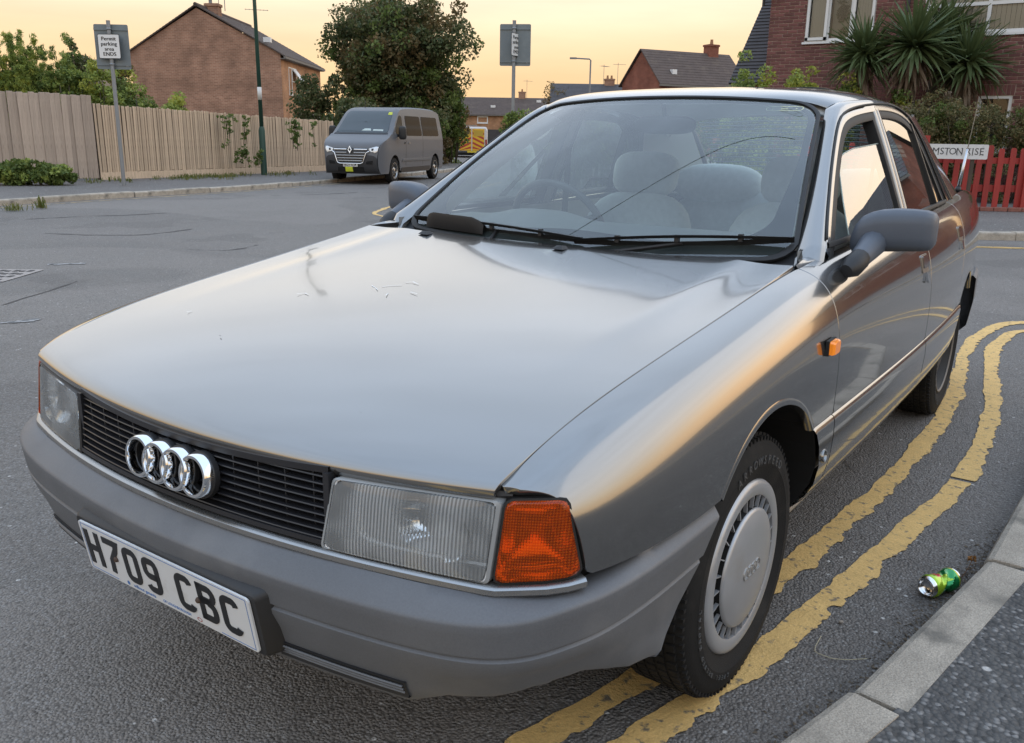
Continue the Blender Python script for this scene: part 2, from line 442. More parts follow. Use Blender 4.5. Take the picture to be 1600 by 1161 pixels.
# --- pavement of the corner plot behind the car
kr = [(-38, 55), (-27.2, 42), (-20.5, 33), (-15.6, 26.5), (-12.3, 19), gr(640, 317, 0)[:2]+np.array([.15, .1]), gr(606, 327, 0)[:2], gr(594, 332.5, 0)[:2]+np.array([.1, .25]), (-7.6, 8.85), (-6.2, 9.05), (-3.2, 9.7), gr(1530, 376, 0)[:2], gr(1600, 376, 0)[:2], (5.5, 15.2), (30, 30)]
kr = [tuple(map(float, p)) for p in kr]
pr_ = pavement('corner_pavement', offset2(kr, -.10), [(40, 60), (-20, 60)], ZF-.004, M_PAVE_FAR)
kerbstones(pr_, kr[4:14], -1, ZF, width=.15, length=.91, seed=9, limit=60, jit=.008)

# --- painted lines: ragged strips a few mm above the road
def ragged_line(path, w, z, seed, rag=.012, step=.012, gaps=(), name='yellow_line', mat=None, parent=None, rag2=.02):
    rg = np.random.default_rng(seed); P = polyline(smooth_curve(path, 220), step=step); n = len(P)
    T = np.gradient(P, axis=0); T /= np.linalg.norm(T, axis=1)[:, None]; Nn = np.stack([-T[:, 1], T[:, 0]], 1)
    def walk(sig, slow):
        a = rg.normal(0, 1, n); b = np.repeat(rg.normal(0, 1, n//slow+2), slow)[:n]
        kz = np.ones(5)/5; return np.convolve(a, kz, 'same')*sig*1.5+b*sig*.6
    def wave(sig, L):
        x = np.linspace(0, n*step/L, n); k = int(x[-1])+3; return np.interp(x, np.arange(k), rg.normal(0, sig, k))
    lo = -w/2+walk(rag, 5)+wave(rag2*.5, .13); hi = w/2+walk(rag*.45, 5)+wave(rag2*.5, .16)
    d = np.arange(n)*step; mb = MB()
    for i in range(n-1):
        if any(a < d[i] < b for a, b in gaps): continue
        q = [P[i]+Nn[i]*lo[i], P[i+1]+Nn[i+1]*lo[i+1], P[i+1]+Nn[i+1]*hi[i+1], P[i]+Nn[i]*hi[i]]
        mb.add([(x, y, z) for x, y in q], [(3, 2, 1, 0) if True else (0, 1, 2, 3)])
    o = mb.build(name, mat or M_YELLOW, parent or ROAD)
    return o
G2 = lambda *p: [tuple(map(float, gr(x, y)[:2])) for x, y in p]
inner = [(.12, -2.6), (.33, -1.3)] + G2((845, 1150), (1000, 1062), (1120, 975), (1235, 893), (1330, 808), (1410, 735), (1465, 668), (1497, 610), (1500, 567), (1516, 530), (1560, 508), (1600, 500)) + [(2.2, 5.7), (5, 6.1), (14, 8.5)]
outer = [(.30, -2.6), (.50, -1.3)] + G2((1005, 1157), (1110, 1085), (1225, 1000), (1325, 912), (1400, 845), (1465, 790), (1497, 765), (1525, 712), (1548, 665), (1553, 610), (1545, 568), (1553, 540), (1580, 520), (1600, 514)) + [(2.2, 5.35), (5, 5.75), (14, 8.1)]
ragged_line(inner, .077, .004, 21, rag=.0055, rag2=.010, step=.009, gaps=[(4.6, 4.606)])
ragged_line(outer, .074, .004, 22, rag=.0055, rag2=.010, step=.009, gaps=[(4.33, 4.36)])
c1 = G2((636, 317.5), (612, 322), (597, 328), (579, 333.5), (596, 338), (615, 343)); c1 = c1+[(-4.5, 8.55), (-2.0, 9.0), (2, 11.2), (6, 13.6)]
c2 = [(x+.22, y+.17) for x, y in c1]
ragged_line([(-13, 17.6)]+c1, .08, .004, 31, rag=.006, step=.05, mat=M_YELLOW)
ragged_line([(-12.7, 17.7)]+c2, .08, .004, 32, rag=.006, step=.05, mat=M_YELLOW)
ragged_line([(x+.28, y) for x, y in kl[1:7]], .08, .004, 33, rag=.012, step=.05, mat=M_YELLOW_FAINT, gaps=[(17.0, 60)])
ragged_line(G2((0, 506), (30, 504), (62, 499)), .07, .004, 34, rag=.02, name='white_line', mat=M_WHITE_FAINT, gaps=[(.25, .4)])
ragged_line(G2((74, 414), (100, 413), (138, 412)), .09, .004, 35, rag=.02, name='white_line', mat=M_WHITE_FAINT, gaps=[(.3, .42)])
# cracks and sunken patch edges in the road
def crack(pxs, w, seed):
    P = G2(*pxs); return ragged_line(P, w, .003, seed, rag=w*.4, step=.03, name='road_crack', mat=M_CRACK, rag2=w)
crack([(70, 365), (105, 366), (150, 368), (215, 368), (260, 364), (300, 358)], .03, 41)
crack([(290, 389), (320, 391), (350, 392), (380, 389), (402, 383)], .05, 42)
crack([(0, 478), (40, 466), (85, 452), (120, 440)], .014, 43)
crack([(0, 345), (60, 342), (130, 338), (190, 337), (260, 333)], .03, 44)
crack([(470, 305), (520, 303), (560, 301)], .05, 45)
crack([(1240, 640), (1300, 690), (1330, 735)], .004, 46)

# --- drain cover in the road on the left
def drain_cover():
    t = thing('drain_cover', 'rusty patterned metal drain cover set in the road at the left edge', 'drain cover', gr(18, 430))
    tl, tr, br, bl = [gr(*p) for p in ((-40, 421), (70, 422), (5, 441), (-120, 440))]
    fr = MB(); z = .005
    fr.add([(*p[:2], z) for p in (tl, tr, br, bl)], [(3, 2, 1, 0)]); fr.build('frame', M('cast_iron', (.30, .265, .24), .6, metal=.0, var=.25, scale=14, bump=.4, bscale=60), t)
    mi = M('cast_iron_gaps', (.05, .047, .045), .8)
    u = (tr-tl)[:2]; v = (bl-tl)[:2]
    for i in range(9):
        for j in range(4):
            a = tl[:2]+u*(.05+i*.1)+v*(.08+j*.23); mb = MB()
            w, h = u*.07, v*.12
            sk = v*.05*((i+j) % 2)
            mb.add([(*(a+sk), z+.003), (*(a+w+sk), z+.003), (*(a+w+h+sk*.3), z+.003), (*(a+h+sk*.3), z+.003)], [(3, 2, 1, 0)])
            mb.build('slot', mi, t)
drain_cover()

# ================================================================== THE SILVER SALOON
PAINT = M('silver_grey_metallic', (.262, .258, .250), .155, metal=.90, var=.05, scale=1300, coat=1.0, coatr=.03, rvar=.03, spec=.5)
def dress_paint(m):
    # fine flake and a little road dust, faded clear coat
    nt = m.node_tree; N = nt.nodes; L = nt.links; p = N['Principled BSDF']
    tc = N.new('ShaderNodeTexCoord')
    n = N.new('ShaderNodeTexNoise'); n.inputs['Scale'].default_value = 3.2; n.inputs['Detail'].default_value = 9; n.inputs['Roughness'].default_value = .65
    L.new(tc.outputs['Object'], n.inputs['Vector'])
    mr = N.new('ShaderNodeMapRange'); mr.inputs[1].default_value = .35; mr.inputs[2].default_value = .75; mr.inputs[3].default_value = .02; mr.inputs[4].default_value = .11
    L.new(n.outputs[0], mr.inputs[0]); L.new(mr.outputs[0], p.inputs['Coat Roughness'])
dress_paint(PAINT)
BUMPER = M('grey_bumper_plastic', (.118, .123, .132), .46, var=.16, scale=5, detail=9, var2=.12, scale2=320, tint=((.19, .19, .19), 3.5, .52, .85), bump=.10, bscale=700, rvar=.08, spec=.5)
MIRRORP = M('blue_grey_mirror_plastic', (.085, .10, .125), .42, var=.08, scale=12, bump=.05, bscale=600)
BLACKP = M('black_plastic', (.018, .018, .019), .5, var=.1, scale=12, bump=.06, bscale=400)
RUBBER = M('black_rubber', (.014, .014, .014), .6)
SEALGREY = M('faded_rubber', (.045, .045, .047), .6)
DARK = M('hollow_shade_black', (.006, .006, .006), .9)  # near black: shade of bays, wells and slots put into the colour
CHROME = M('chrome', (.82, .83, .84), .07, metal=1.0)
SATIN = M('satin_trim', (.36, .36, .355), .28, metal=.9, rvar=.08, scale=30)
TYRE = M('tyre_rubber', (.014, .0138, .0135), .8, spec=.25, var=.2, scale=8, bump=.2, bscale=300, tint=((.028, .026, .024), 9, .55, .75))
TYRELET = M('tyre_lettering', (.075, .074, .072), .7)
COVER = M('silver_wheel_cover', (.41, .42, .435), .36, metal=.5, var=.06, scale=14, rvar=.1, tint=((.36, .34, .31), 7, .55, .75))
STEEL = M('dark_steel_wheel', (.03, .028, .026), .7, var=.2)
GLASS_W = glass_mat('windscreen_glass', (.92, 1.0, .96), boost=1.4, dust=.045, ior=1.65, dust_veil_col=(.50, .62, .57))  # dust film, its greenish colour also painting a pale haze over the screen
GLASS_S = glass_mat('side_glass', (.62, .74, .68), boost=2.0, dust=.02, ior=1.6)
GLASS_B = glass_mat('far_side_glass', (.80, .92, .86), boost=.8, dust=.02)
GLASS_L = glass_mat('lamp_glass', (.93, .95, .95), boost=1.2, dust=.05, ior=1.5)
FRIT = M('glass_edge_band', (.03, .031, .036), .18, spec=.6)
SEATF = M('grey_seat_cloth', (.50, .52, .53), .9, var=.12, scale=40, bump=.1, bscale=500)
DASHM = M('grey_dash_plastic', (.27, .28, .28), .6, bump=.05, bscale=500)
TRIMM = M('grey_cabin_trim', (.62, .62, .60), .8)
REFL = M('lamp_reflector', (.95, .96, .97), .30, metal=.12, spec=1.0)

CAR = thing('saloon_car', 'silver grey four door saloon parked on double yellow lines in the foreground', 'car', (0, 1.27, 0))

def P_(name, mb, mat, parent=None, smooth=True, angle=40): return mb.build(name, mat, parent or CAR, smooth, angle)
def mirror_pts(P): P = np.array(P, float); P[..., 0] *= -1; return P

# ---------------------------------------------------------------- side surface S(y, t)
SIDE = [  # y: (x, z) from bonnet / belt line down to the lower seam
 (-.745, [(.655, .700), (.672, .699), (.690, .690), (.706, .665), (.712, .62), (.713, .55)]),
 (-.72, [(.660, .712), (.684, .710), (.707, .698), (.731, .668), (.739, .62), (.740, .55)]),
 (-.66, [(.667, .741), (.701, .736), (.732, .716), (.760, .672), (.771, .62), (.773, .55)]),
 (-.52, [(.675, .776), (.719, .768), (.758, .740), (.787, .690), (.799, .63), (.802, .55)]),
 (-.30, [(.685, .811), (.735, .800), (.776, .766), (.801, .706), (.813, .635), (.816, .55)]),
 (.0, [(.695, .850), (.747, .838), (.789, .800), (.811, .735), (.821, .655), (.821, .55)]),
 (.35, [(.709, .902), (.757, .889), (.798, .848), (.822, .775), (.830, .675), (.828, .55)]),
 (.75, [(.727, .927), (.768, .912), (.804, .868), (.829, .79), (.839, .685), (.836, .55)]),
 (1.47, [(.733, .945), (.772, .930), (.807, .886), (.834, .805), (.847, .695), (.845, .55)]),
 (2.1, [(.721, .965), (.762, .950), (.796, .903), (.823, .82), (.835, .705), (.832, .55)]),
 (2.6, [(.700, .985), (.737, .970), (.771, .920), (.797, .83), (.809, .715), (.806, .55)]),
 (3.0, [(.674, .990), (.706, .977), (.738, .928), (.762, .838), (.772, .72), (.769, .55)]),
 (3.38, [(.640, .965), (.665, .952), (.692, .905), (.713, .825), (.721, .715), (.716, .55)]),
]
NU, NT = 520, 160
_net = np.array([[(x, y, z) for x, z in row] for y, row in SIDE])
_S = bspl_surf(_net, NU, NT)                      # dense lookup
_SY = _S[:, 0, 1]
def side_uv(y, t):
    u = np.interp(y, _SY, np.arange(NU)); v = np.asarray(t)*(NT-1)
    i = np.clip(u.astype(int), 0, NU-2); j = np.clip(v.astype(int), 0, NT-2); a = (u-i)[..., None]; b = (v-j)[..., None]
    return _S[i, j]*(1-a)*(1-b)+_S[i+1, j]*a*(1-b)+_S[i, j+1]*(1-a)*b+_S[i+1, j+1]*a*b
def side_t(y, z):
    u = int(round(float(np.interp(y, _SY, np.arange(NU))))); col = _S[u, :, 2]
    return float(np.interp(-z, -col, np.linspace(0, 1, NT)))
TL = .56                                             # arc length scale of t, so that triangles stay well shaped
def map_side(q):                                     # q: (n,2) of (y, t*TL)
    q = np.asarray(q, float); return side_uv(q[:, 0], np.clip(q[:, 1]/TL, 0, 1))

def normals_of(mapf, Q, e=.004):
    Q = np.asarray(Q, float)
    a = mapf(Q+[e, 0])-mapf(Q-[e, 0]); b = mapf(Q+[0, e])-mapf(Q-[0, e])
    n = np.cross(a, b); return n/np.maximum(np.linalg.norm(n, axis=1), 1e-9)[:, None]

def in_poly(pt, poly):
    x, y = pt[:, 0], pt[:, 1]; c = np.zeros(len(pt), bool); n = len(poly); j = n-1
    for i in range(n):
        xi, yi = poly[i]; xj, yj = poly[j]
        m = ((yi > y) != (yj > y)) & (x < (xj-xi)*(y-yi)/(yj-yi+1e-12)+xi); c ^= m; j = i
    return c
def panel(name, outline, mapf, mat, step=.018, outward=1, hem=.016, parent=None, both=True, round_=.0016, bstep=None):
    """a body panel: outline in the surface's own 2D space, filled, mapped, with a turned-in edge. returns [near side, far side]"""
    O = polyline(list(outline)+[outline[0]], step=bstep or step)[:-1]
    area = .5*np.sum(O[:, 0]*np.roll(O[:, 1], -1)-np.roll(O[:, 0], -1)*O[:, 1])
    if area < 0: O = O[::-1]
    lo, hi = O.min(0), O.max(0)
    gx, gy = np.meshgrid(np.arange(lo[0]+step*.5, hi[0], step), np.arange(lo[1]+step*.5, hi[1], step))
    Gp = np.stack([gx.ravel(), gy.ravel()], 1); Gp = Gp[in_poly(Gp, O)]
    if len(Gp):
        dmin = np.full(len(Gp), 9.)
        for k in range(0, len(O), 200): dmin = np.minimum(dmin, np.sqrt(((Gp[:, None]-O[None, k:k+200])**2).sum(-1)).min(1))
        Gp = Gp[dmin > step*.55]
    Q = np.concatenate([O, Gp]) if len(Gp) else O
    r = delaunay_2d_cdt([Vector(q) for q in Q], [], [list(range(len(O)))], 1, 1e-7)
    Q = np.array([tuple(v) for v in r[0]]); F = [tuple(f) for f in r[2]]
    P = mapf(Q); Nn = normals_of(mapf, Q)*outward
    if outward < 0: F = [f[::-1] for f in F]
    V = [tuple(p) for p in P]; NN = [tuple(n) for n in Nn]
    k = len(O); T = np.roll(P[:k], -1, 0)-np.roll(P[:k], 1, 0); out = np.cross(T, Nn[:k]); out /= np.maximum(np.linalg.norm(out, axis=1), 1e-9)[:, None]
    if outward < 0: out = -out
    if hem:
        o1 = len(V); V += [tuple(p) for p in P[:k]+out*round_-Nn[:k]*round_]; NN += [tuple(n) for n in (out+.3*Nn[:k])]
        o2 = len(V); V += [tuple(p) for p in P[:k]+out*round_-Nn[:k]*hem]; NN += [tuple(n) for n in out]
        for i in range(k):
            j = (i+1) % k
            for a, b in ((0, o1), (o1, o2)):
                q = (a+i, b+i, b+j, a+j); F.append(q if outward > 0 else q[::-1])
    res = []
    for s in ((1, -1) if both else (1,)):
        VV = [(x*s, y, z) for x, y, z in V]; FF = F if s > 0 else [f[::-1] for f in F]; N2 = [(x*s, y, z) for x, y, z in NN]
        me = bpy.data.meshes.new(name); me.from_pydata(VV, [], FF); me.update()
        me.polygons.foreach_set('use_smooth', [True]*len(me.polygons))
        me.normals_split_custom_set_from_vertices(N2)
        res.append(link_mesh(name, me, mat, parent or CAR))
    return res
def yz(pts): return [(y, side_t(y, z)*TL) for y, z in pts]
def arc(cy, cz, r, a0, a1, n=24): return [(cy+r*math.cos(R_(a)), cz+r*math.sin(R_(a))) for a in np.linspace(a0, a1, n)]
def crv(pts, n=14): return [tuple(p) for p in bspl(pts, n)]
ZS = .556                                            # seam above the lower cladding
AF, AR = (.0, .319, .349), (2.546, .300, .362)    # wheel arches: y, z, radius
def arch_at(A, z): return math.sqrt(A[2]**2-(z-A[1])**2)

# front wing
fa = math.degrees(math.asin((ZS-AF[1])/AF[2]))
wing = [(y, .0) for y in np.linspace(-.742, .398, 12)]
wing += yz(crv([(.398, .89), (.404, .84), (.408, .75), (.408, .66), (.406, ZS)], 14))
wing += yz(arc(AF[0], AF[1], AF[2], fa, 180-fa, 30))
wing += yz([(-.36, .553), (-.55, .556), (-.668, .560)]) + yz(crv([(-.670, .575), (-.678, .62), (-.687, .66), (-.697, .686), (-.714, .697), (-.734, .700)], 12)) + [(-.742, .012)]
WING = panel('front_wing', wing, map_side, PAINT, outward=-1)
# doors
fd = [(y, .0) for y in np.linspace(.404, 1.464, 10)] + yz(crv([(1.465, .90), (1.466, .8), (1.466, .66), (1.463, ZS)], 10))
fd += yz([(.412, ZS)]) + yz(crv([(.4125, .66), (.4125, .75), (.4085, .84), (.403, .89)], 12))
FDOOR = panel('front_door', fd, map_side, PAINT, outward=-1)
ra = math.degrees(math.asin((ZS-AR[1])/AR[2]))
rd = [(y, .0) for y in np.linspace(1.471, 2.27, 8)] + yz(crv([(2.272, .93), (2.262, .86), (2.235, .76), (2.20, .665), (2.175, .60), (2.165, ZS)], 16)) + yz([(1.470, ZS)]) + yz(crv([(1.4725, .66), (1.4725, .8), (1.4715, .90)], 8))
RDOOR = panel('rear_door', rd, map_side, PAINT, outward=-1)
rw = [(y, .0) for y in np.linspace(2.277, 3.37, 12)] + yz([(3.375, .90), (3.38, .7), (3.37, ZS)]) + yz(arc(AR[0], AR[1], AR[2], ra, 180-ra, 30)) + yz([(2.172, ZS)]) + yz(crv([(2.172, .60), (2.207, .665), (2.242, .76), (2.269, .86), (2.278, .93)], 14))
RWING = panel('rear_wing', rw, map_side, PAINT, outward=-1)

# raised wheel arch lips
for A, w, nm in ((AF, WING, 'arch_lip'), (AR, RWING, 'arch_lip')):
    a0 = math.degrees(math.asin((ZS-A[1])/A[2]))
    for s, par in ((1, w[0]), (-1, w[1])):
        mb = MB(); rows = []
        for a in np.linspace(a0-1, 181-a0, 40):
            y, z = A[0]+A[2]*math.cos(R_(a)), A[1]+A[2]*math.sin(R_(a)); p = map_side(yz([(y, max(z, ZS-.004))]))[0]
            ry, rz = math.cos(R_(a)), math.sin(R_(a))
            rows.append([((p[0]+dx)*s, p[1]+ry*dr, p[2]+rz*dr) for dr, dx in ((.018, -.004), (.011, .0), (.004, .0012), (-.002, .0008), (-.006, -.008), (-.005, -.018))])
        mb.grid(rows, flip=(s < 0)); P_(nm, mb, PAINT, par, angle=60)

# ---------------------------------------------------------------- lower cladding, sills
def clad_patch(name, y0, y1, n, s, mat, parent, cut=None, cap=True):
    rows = []
    for y in np.linspace(y0, y1, n):
        x = map_side(yz([(y, .5501)]))[0][0]
        pr = [(x-.004, ZS-.004), (x+.002, ZS-.007), (x+.0065, ZS-.020), (x+.0075, .50), (x+.004, .44), (x-.008, .385), (x-.034, .335), (x-.068, .300), (x-.075, .292), (x-.12, .28)]
        rows.append([(px*s, y if cut is None else cut(y, pz), pz) for px, pz in pr])
    mb = MB(); mb.grid(rows, flip=(s > 0)); return P_(name, mb, mat, parent, angle=50)
def cut_front(y, z): return max(y, AF[0]+arch_at(AF, min(z, .6))*1.0+.004) if z > .2 else y
def cut_rear(y, z): return min(y, AR[0]-arch_at(AR, min(z, .6))-.004)
for s, w, f, r in ((1, WING[0], FDOOR[0], RDOOR[0]), (-1, WING[1], FDOOR[1], RDOOR[1])):
    c0 = clad_patch('lower_panel', .262, .4065, 10, s, PAINT, w, cut=lambda y, z: .4065-(.4065-y)/(.4065-.262)*(.4065-(AF[0]+arch_at(AF, z)+.002)))
    clad_patch('lower_panel', .4115, 1.463, 24, s, PAINT, f)
    clad_patch('lower_panel', 1.470, 2.20, 24, s, PAINT, r, cut=lambda y, z: 1.470+(y-1.470)/(2.20-1.470)*(AR[0]-arch_at(AR, z)-.002-1.470))
    # bright strip along the foot of the sill
    mb = MB(); path = []
    for y in np.linspace(.335, 2.20, 40):
        x = map_side(yz([(y, .5501)]))[0][0]; path.append(((x-.066)*s, y, .302))
    mb.tube(path, .0085, 8); P_('sill_trim', mb, SATIN)
    if s > 0:                                         # jacking point cap
        mb = MB(); x = map_side(yz([(.350, .5501)]))[0][0]
        m = frame_mat((x+.0045, .352, .462), (0, 1, 0), (-.12, 0, 1))
        mb.lathe([(.0, .000), (.011, .000), (.013, .005), (.016, .005), (.0175, .002), (.0175, -.006)], m, 20); P_('jack_cap', mb, PAINT, c0)
    # rub strip
    mb = MB(); rows = []
# side repeaters
for s, w in ((1, WING[0]), (-1, WING[1])):
    p = map_side(yz([(.330, .738)]))[0]; n = normals_of(map_side, yz([(.330, .738)]))[0]*-1
    m = frame_mat((p[0]*s, p[1], p[2]), (0, 1*s, .03), (n[0]*-.0, 0, 1))
    mb = MB(); mb.prism([(-.027, -.018), (.027, -.018), (.027, .018), (-.027, .018)], m, .008); P_('repeater_seal', mb, RUBBER, w, smooth=False)
    mb = MB(); V = []
    prof = [(-.024, -.015), (-.018, -.0165), (.018, -.0165), (.024, -.013), (.0245, .010), (.019, .016), (-.020, .016), (-.0245, .012)]
    mb.add([m @ Vector((x*k, y*k, h)) for k, h in ((1, .008), (1, .016), (.86, .021)) for x, y in prof], [(a*8+i, a*8+(i+1) % 8, a*8+8+(i+1) % 8, a*8+8+i) for a in (0, 1) for i in range(8)]+[tuple(range(16, 24))])
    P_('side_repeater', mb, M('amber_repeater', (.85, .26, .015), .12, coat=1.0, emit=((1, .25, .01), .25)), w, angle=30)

# ---------------------------------------------------------------- bonnet
def hood_edge_y(f): return f
BROWS = [  # edge y, centre y, edge z, centre z, edge x
 (-.752, -.834, .682, .664, 0.6478), (-.757, -.842, .692, .675, 0.6498), (-.752, -.836, .703, .690, 0.6518), (-.735, -.812, .714, .707, 0.6558), (-.70, -.755, .727, .729, 0.6598), (-.62, -.66, .751, .757, 0.6648),
 (-.50, -.52, .779, .786, 0.6698), (-.30, -.30, .810, .820, 0.6788), (.0, .0, .850, .853, 0.6888), (.20, .22, .880, .876, 0.6958), (.34, .37, .902, .893, 0.7008), (.385, .425, .9095, .8995, 0.7028)]
def bonnet_net():
    fr = [0, .2, .4, .56, .66, .74, .80, .86, .92, .97, 1.0]; net = []
    for ye, yc, ze, zc, xe in BROWS:
        row = []
        amp = .0045*max(0, min(1, (ye+.45)/.7))
        for f in fr:
            g = f*f; ridge = amp*math.exp(-((f-.79)/.05)**2) - amp*.35*math.exp(-((f-.90)/.06)**2)
            z = zc+(ze-zc)*f**2 + ridge
            row.append((xe*f, yc+(ye-yc)*(g if ye < -.4 else g), z))
        net.append(row)
    net = np.array(net); return net
_bn = bonnet_net(); _full = np.concatenate([_bn[:, :0:-1]*[-1, 1, 1], _bn], 1)
def bonnet():
    nu, nv = 150, 121
    Sg = bspl_surf(_full, nu, nv)
    e = 1e-3
    du = np.gradient(Sg, axis=0); dv = np.gradient(Sg, axis=1); Nn = np.cross(dv, du); Nn /= np.linalg.norm(Nn, axis=2)[..., None]
    V = Sg.reshape(-1, 3).tolist(); NN = Nn.reshape(-1, 3).tolist(); F = []
    for i in range(nu-1):
        for j in range(nv-1): F.append((i*nv+j, i*nv+j+1, (i+1)*nv+j+1, (i+1)*nv+j))
    # rear corners get rounded by pulling the end points of the last rows forward; turned-in edge all round
    loop = [(0, j) for j in range(nv)]+[(i, nv-1) for i in range(1, nu)]+[(nu-1, j) for j in range(nv-2, -1, -1)]+[(i, 0) for i in range(nu-2, 0, -1)]
    k = len(loop); base = [i*nv+j for i, j in loop]
    Pb = np.array([Sg[i, j] for i, j in loop]); Nb = np.array([Nn[i, j] for i, j in loop])
    T = np.roll(Pb, -1, 0)-np.roll(Pb, 1, 0); out = np.cross(T, Nb); out /= np.linalg.norm(out, axis=1)[:, None]
    c = Sg.mean((0, 1)); sgn = np.sign(((Pb-c)*out).sum()); out *= sgn
    o1 = len(V); V += (Pb+out*.0016-Nb*.0016).tolist(); NN += (out+.3*Nb).tolist()
    o2 = len(V); V += (Pb+out*.0012-Nb*.018).tolist(); NN += out.tolist()
    for i in range(k):
        j = (i+1) % k
        F.append((base[i], o1+i, o1+j, base[j])); F.append((o1+i, o2+i, o2+j, o1+j))
    me = bpy.data.meshes.new('bonnet'); me.from_pydata(V, [], F); me.update()
    me.polygons.foreach_set('use_smooth', [True]*len(me.polygons)); me.normals_split_custom_set_from_vertices(NN)
    return link_mesh('bonnet', me, PAINT, CAR), Sg
BONNET, BSG = bonnet()
def bonnet_pt(x, y):
    d = (BSG[..., 0]-x)**2+(BSG[..., 1]-y)**2; i, j = np.unravel_index(np.argmin(d), d.shape); return BSG[i, j]
# washer jets
for x, y in ((.055, .375), (-.45, .375)):
    p = bonnet_pt(x, y); mb = MB()
    mb.add([(p[0]+a, p[1]+b, p[2]+c) for a, b, c in ((-.018, -.016, .001), (.016, -.016, .001), (.020, .014, .001), (-.014, .014, .001), (-.010, -.004, .011), (.008, -.006, .012), (.012, .010, .010), (-.006, .010, .009))],
           [(0, 1, 5, 4), (1, 2, 6, 5), (2, 3, 7, 6), (3, 0, 4, 7), (4, 5, 6, 7)]); P_('washer_jet', mb, BLACKP, BONNET, smooth=False)

def hood_mark(pxs, w, mat):
    P = []
    for px, py in pxs:
        d = sight(px, py); z = .80
        for _ in range(8):
            p = CAM+d*(z-CAM[2])/d[2]; q = bonnet_pt(p[0], p[1]); z = q[2]
        P.append(CAM+d*(z+.0016-CAM[2])/d[2])
    mb = MB()
    for i in range(len(P)-1):
        u = P[i+1]-P[i]; n = np.cross(u, [0, 0, 1.0]); n /= np.linalg.norm(n); mb.add([P[i]-n*w, P[i+1]-n*w*.6, P[i+1]+n*w*.6, P[i]+n*w], [(0, 1, 2, 3)])
    mb.build('scuff', mat, BONNET)
SCUFF = M('pale_scuff', (.92, .92, .90), 1.0, spec=0); CHIP = M('dark_chip', (.05, .05, .05), .8)
for q in ([(581, 446), (587, 450), (590, 453)], [(597, 448), (612, 446), (628, 445)], [(634, 441), (645, 440), (654, 444)], [(603, 461), (607, 458)], [(641, 456), (652, 459)], [(464, 459), (476, 458), (482, 460)], [(292, 487), (300, 486)]): hood_mark(q, .0010, SCUFF)
for q in ([(343, 524), (345, 525)], [(560, 630), (561, 630)]): hood_mark(q, .0012, CHIP)
# dark inside: inner wings, bay floor, cabin floor, wheel wells
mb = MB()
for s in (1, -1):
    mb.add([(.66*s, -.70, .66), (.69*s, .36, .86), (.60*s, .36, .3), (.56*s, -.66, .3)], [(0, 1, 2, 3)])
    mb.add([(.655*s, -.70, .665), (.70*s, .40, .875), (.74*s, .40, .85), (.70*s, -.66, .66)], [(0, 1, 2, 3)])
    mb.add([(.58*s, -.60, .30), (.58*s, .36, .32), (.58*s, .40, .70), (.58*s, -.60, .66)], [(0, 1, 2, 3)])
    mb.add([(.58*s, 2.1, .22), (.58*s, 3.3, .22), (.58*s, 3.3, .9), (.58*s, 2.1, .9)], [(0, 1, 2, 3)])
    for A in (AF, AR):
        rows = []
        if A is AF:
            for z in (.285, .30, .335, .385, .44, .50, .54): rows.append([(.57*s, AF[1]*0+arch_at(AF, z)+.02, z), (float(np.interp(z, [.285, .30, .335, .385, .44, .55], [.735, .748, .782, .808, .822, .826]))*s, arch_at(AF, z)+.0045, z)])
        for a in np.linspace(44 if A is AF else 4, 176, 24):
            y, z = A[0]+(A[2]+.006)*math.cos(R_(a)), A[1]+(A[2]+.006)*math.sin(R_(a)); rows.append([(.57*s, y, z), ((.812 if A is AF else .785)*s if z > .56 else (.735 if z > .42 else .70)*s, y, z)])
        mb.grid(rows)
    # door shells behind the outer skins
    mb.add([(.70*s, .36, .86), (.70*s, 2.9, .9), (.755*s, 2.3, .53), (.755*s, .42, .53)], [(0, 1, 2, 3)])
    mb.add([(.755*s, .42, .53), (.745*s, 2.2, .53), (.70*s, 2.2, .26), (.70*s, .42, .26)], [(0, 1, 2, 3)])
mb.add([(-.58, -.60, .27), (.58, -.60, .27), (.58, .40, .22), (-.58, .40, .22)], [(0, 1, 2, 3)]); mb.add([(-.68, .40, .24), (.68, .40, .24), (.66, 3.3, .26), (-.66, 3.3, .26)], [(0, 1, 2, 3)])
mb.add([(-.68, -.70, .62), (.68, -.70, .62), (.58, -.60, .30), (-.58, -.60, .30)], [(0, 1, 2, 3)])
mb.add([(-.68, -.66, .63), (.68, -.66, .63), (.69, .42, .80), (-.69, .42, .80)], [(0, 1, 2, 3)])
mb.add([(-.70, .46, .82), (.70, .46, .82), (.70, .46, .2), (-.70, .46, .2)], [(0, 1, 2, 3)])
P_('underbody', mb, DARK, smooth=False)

# ---------------------------------------------------------------- front: lamps, grille, strip
def yf(x, z): return -.858+.22*x*x+(z-.55)*.12
def front_plan():
    # outer plan of the nose at lamp level, centre to side
    pts = [(x, yf(x, .55)) for x in np.linspace(0, .655, 14)]
    return pts+[(.69, -.742), (.722, -.722), (.745, -.698), (.760, -.672)]
FP = polyline(front_plan(), n=160)
def front_at(x, z, off=0):
    """point of the nose face; x up to .76 follows the wrap"""
    y = np.interp(abs(x), FP[:, 0], FP[:, 1]); return np.array([x, y+(z-.55)*.12-off, z])
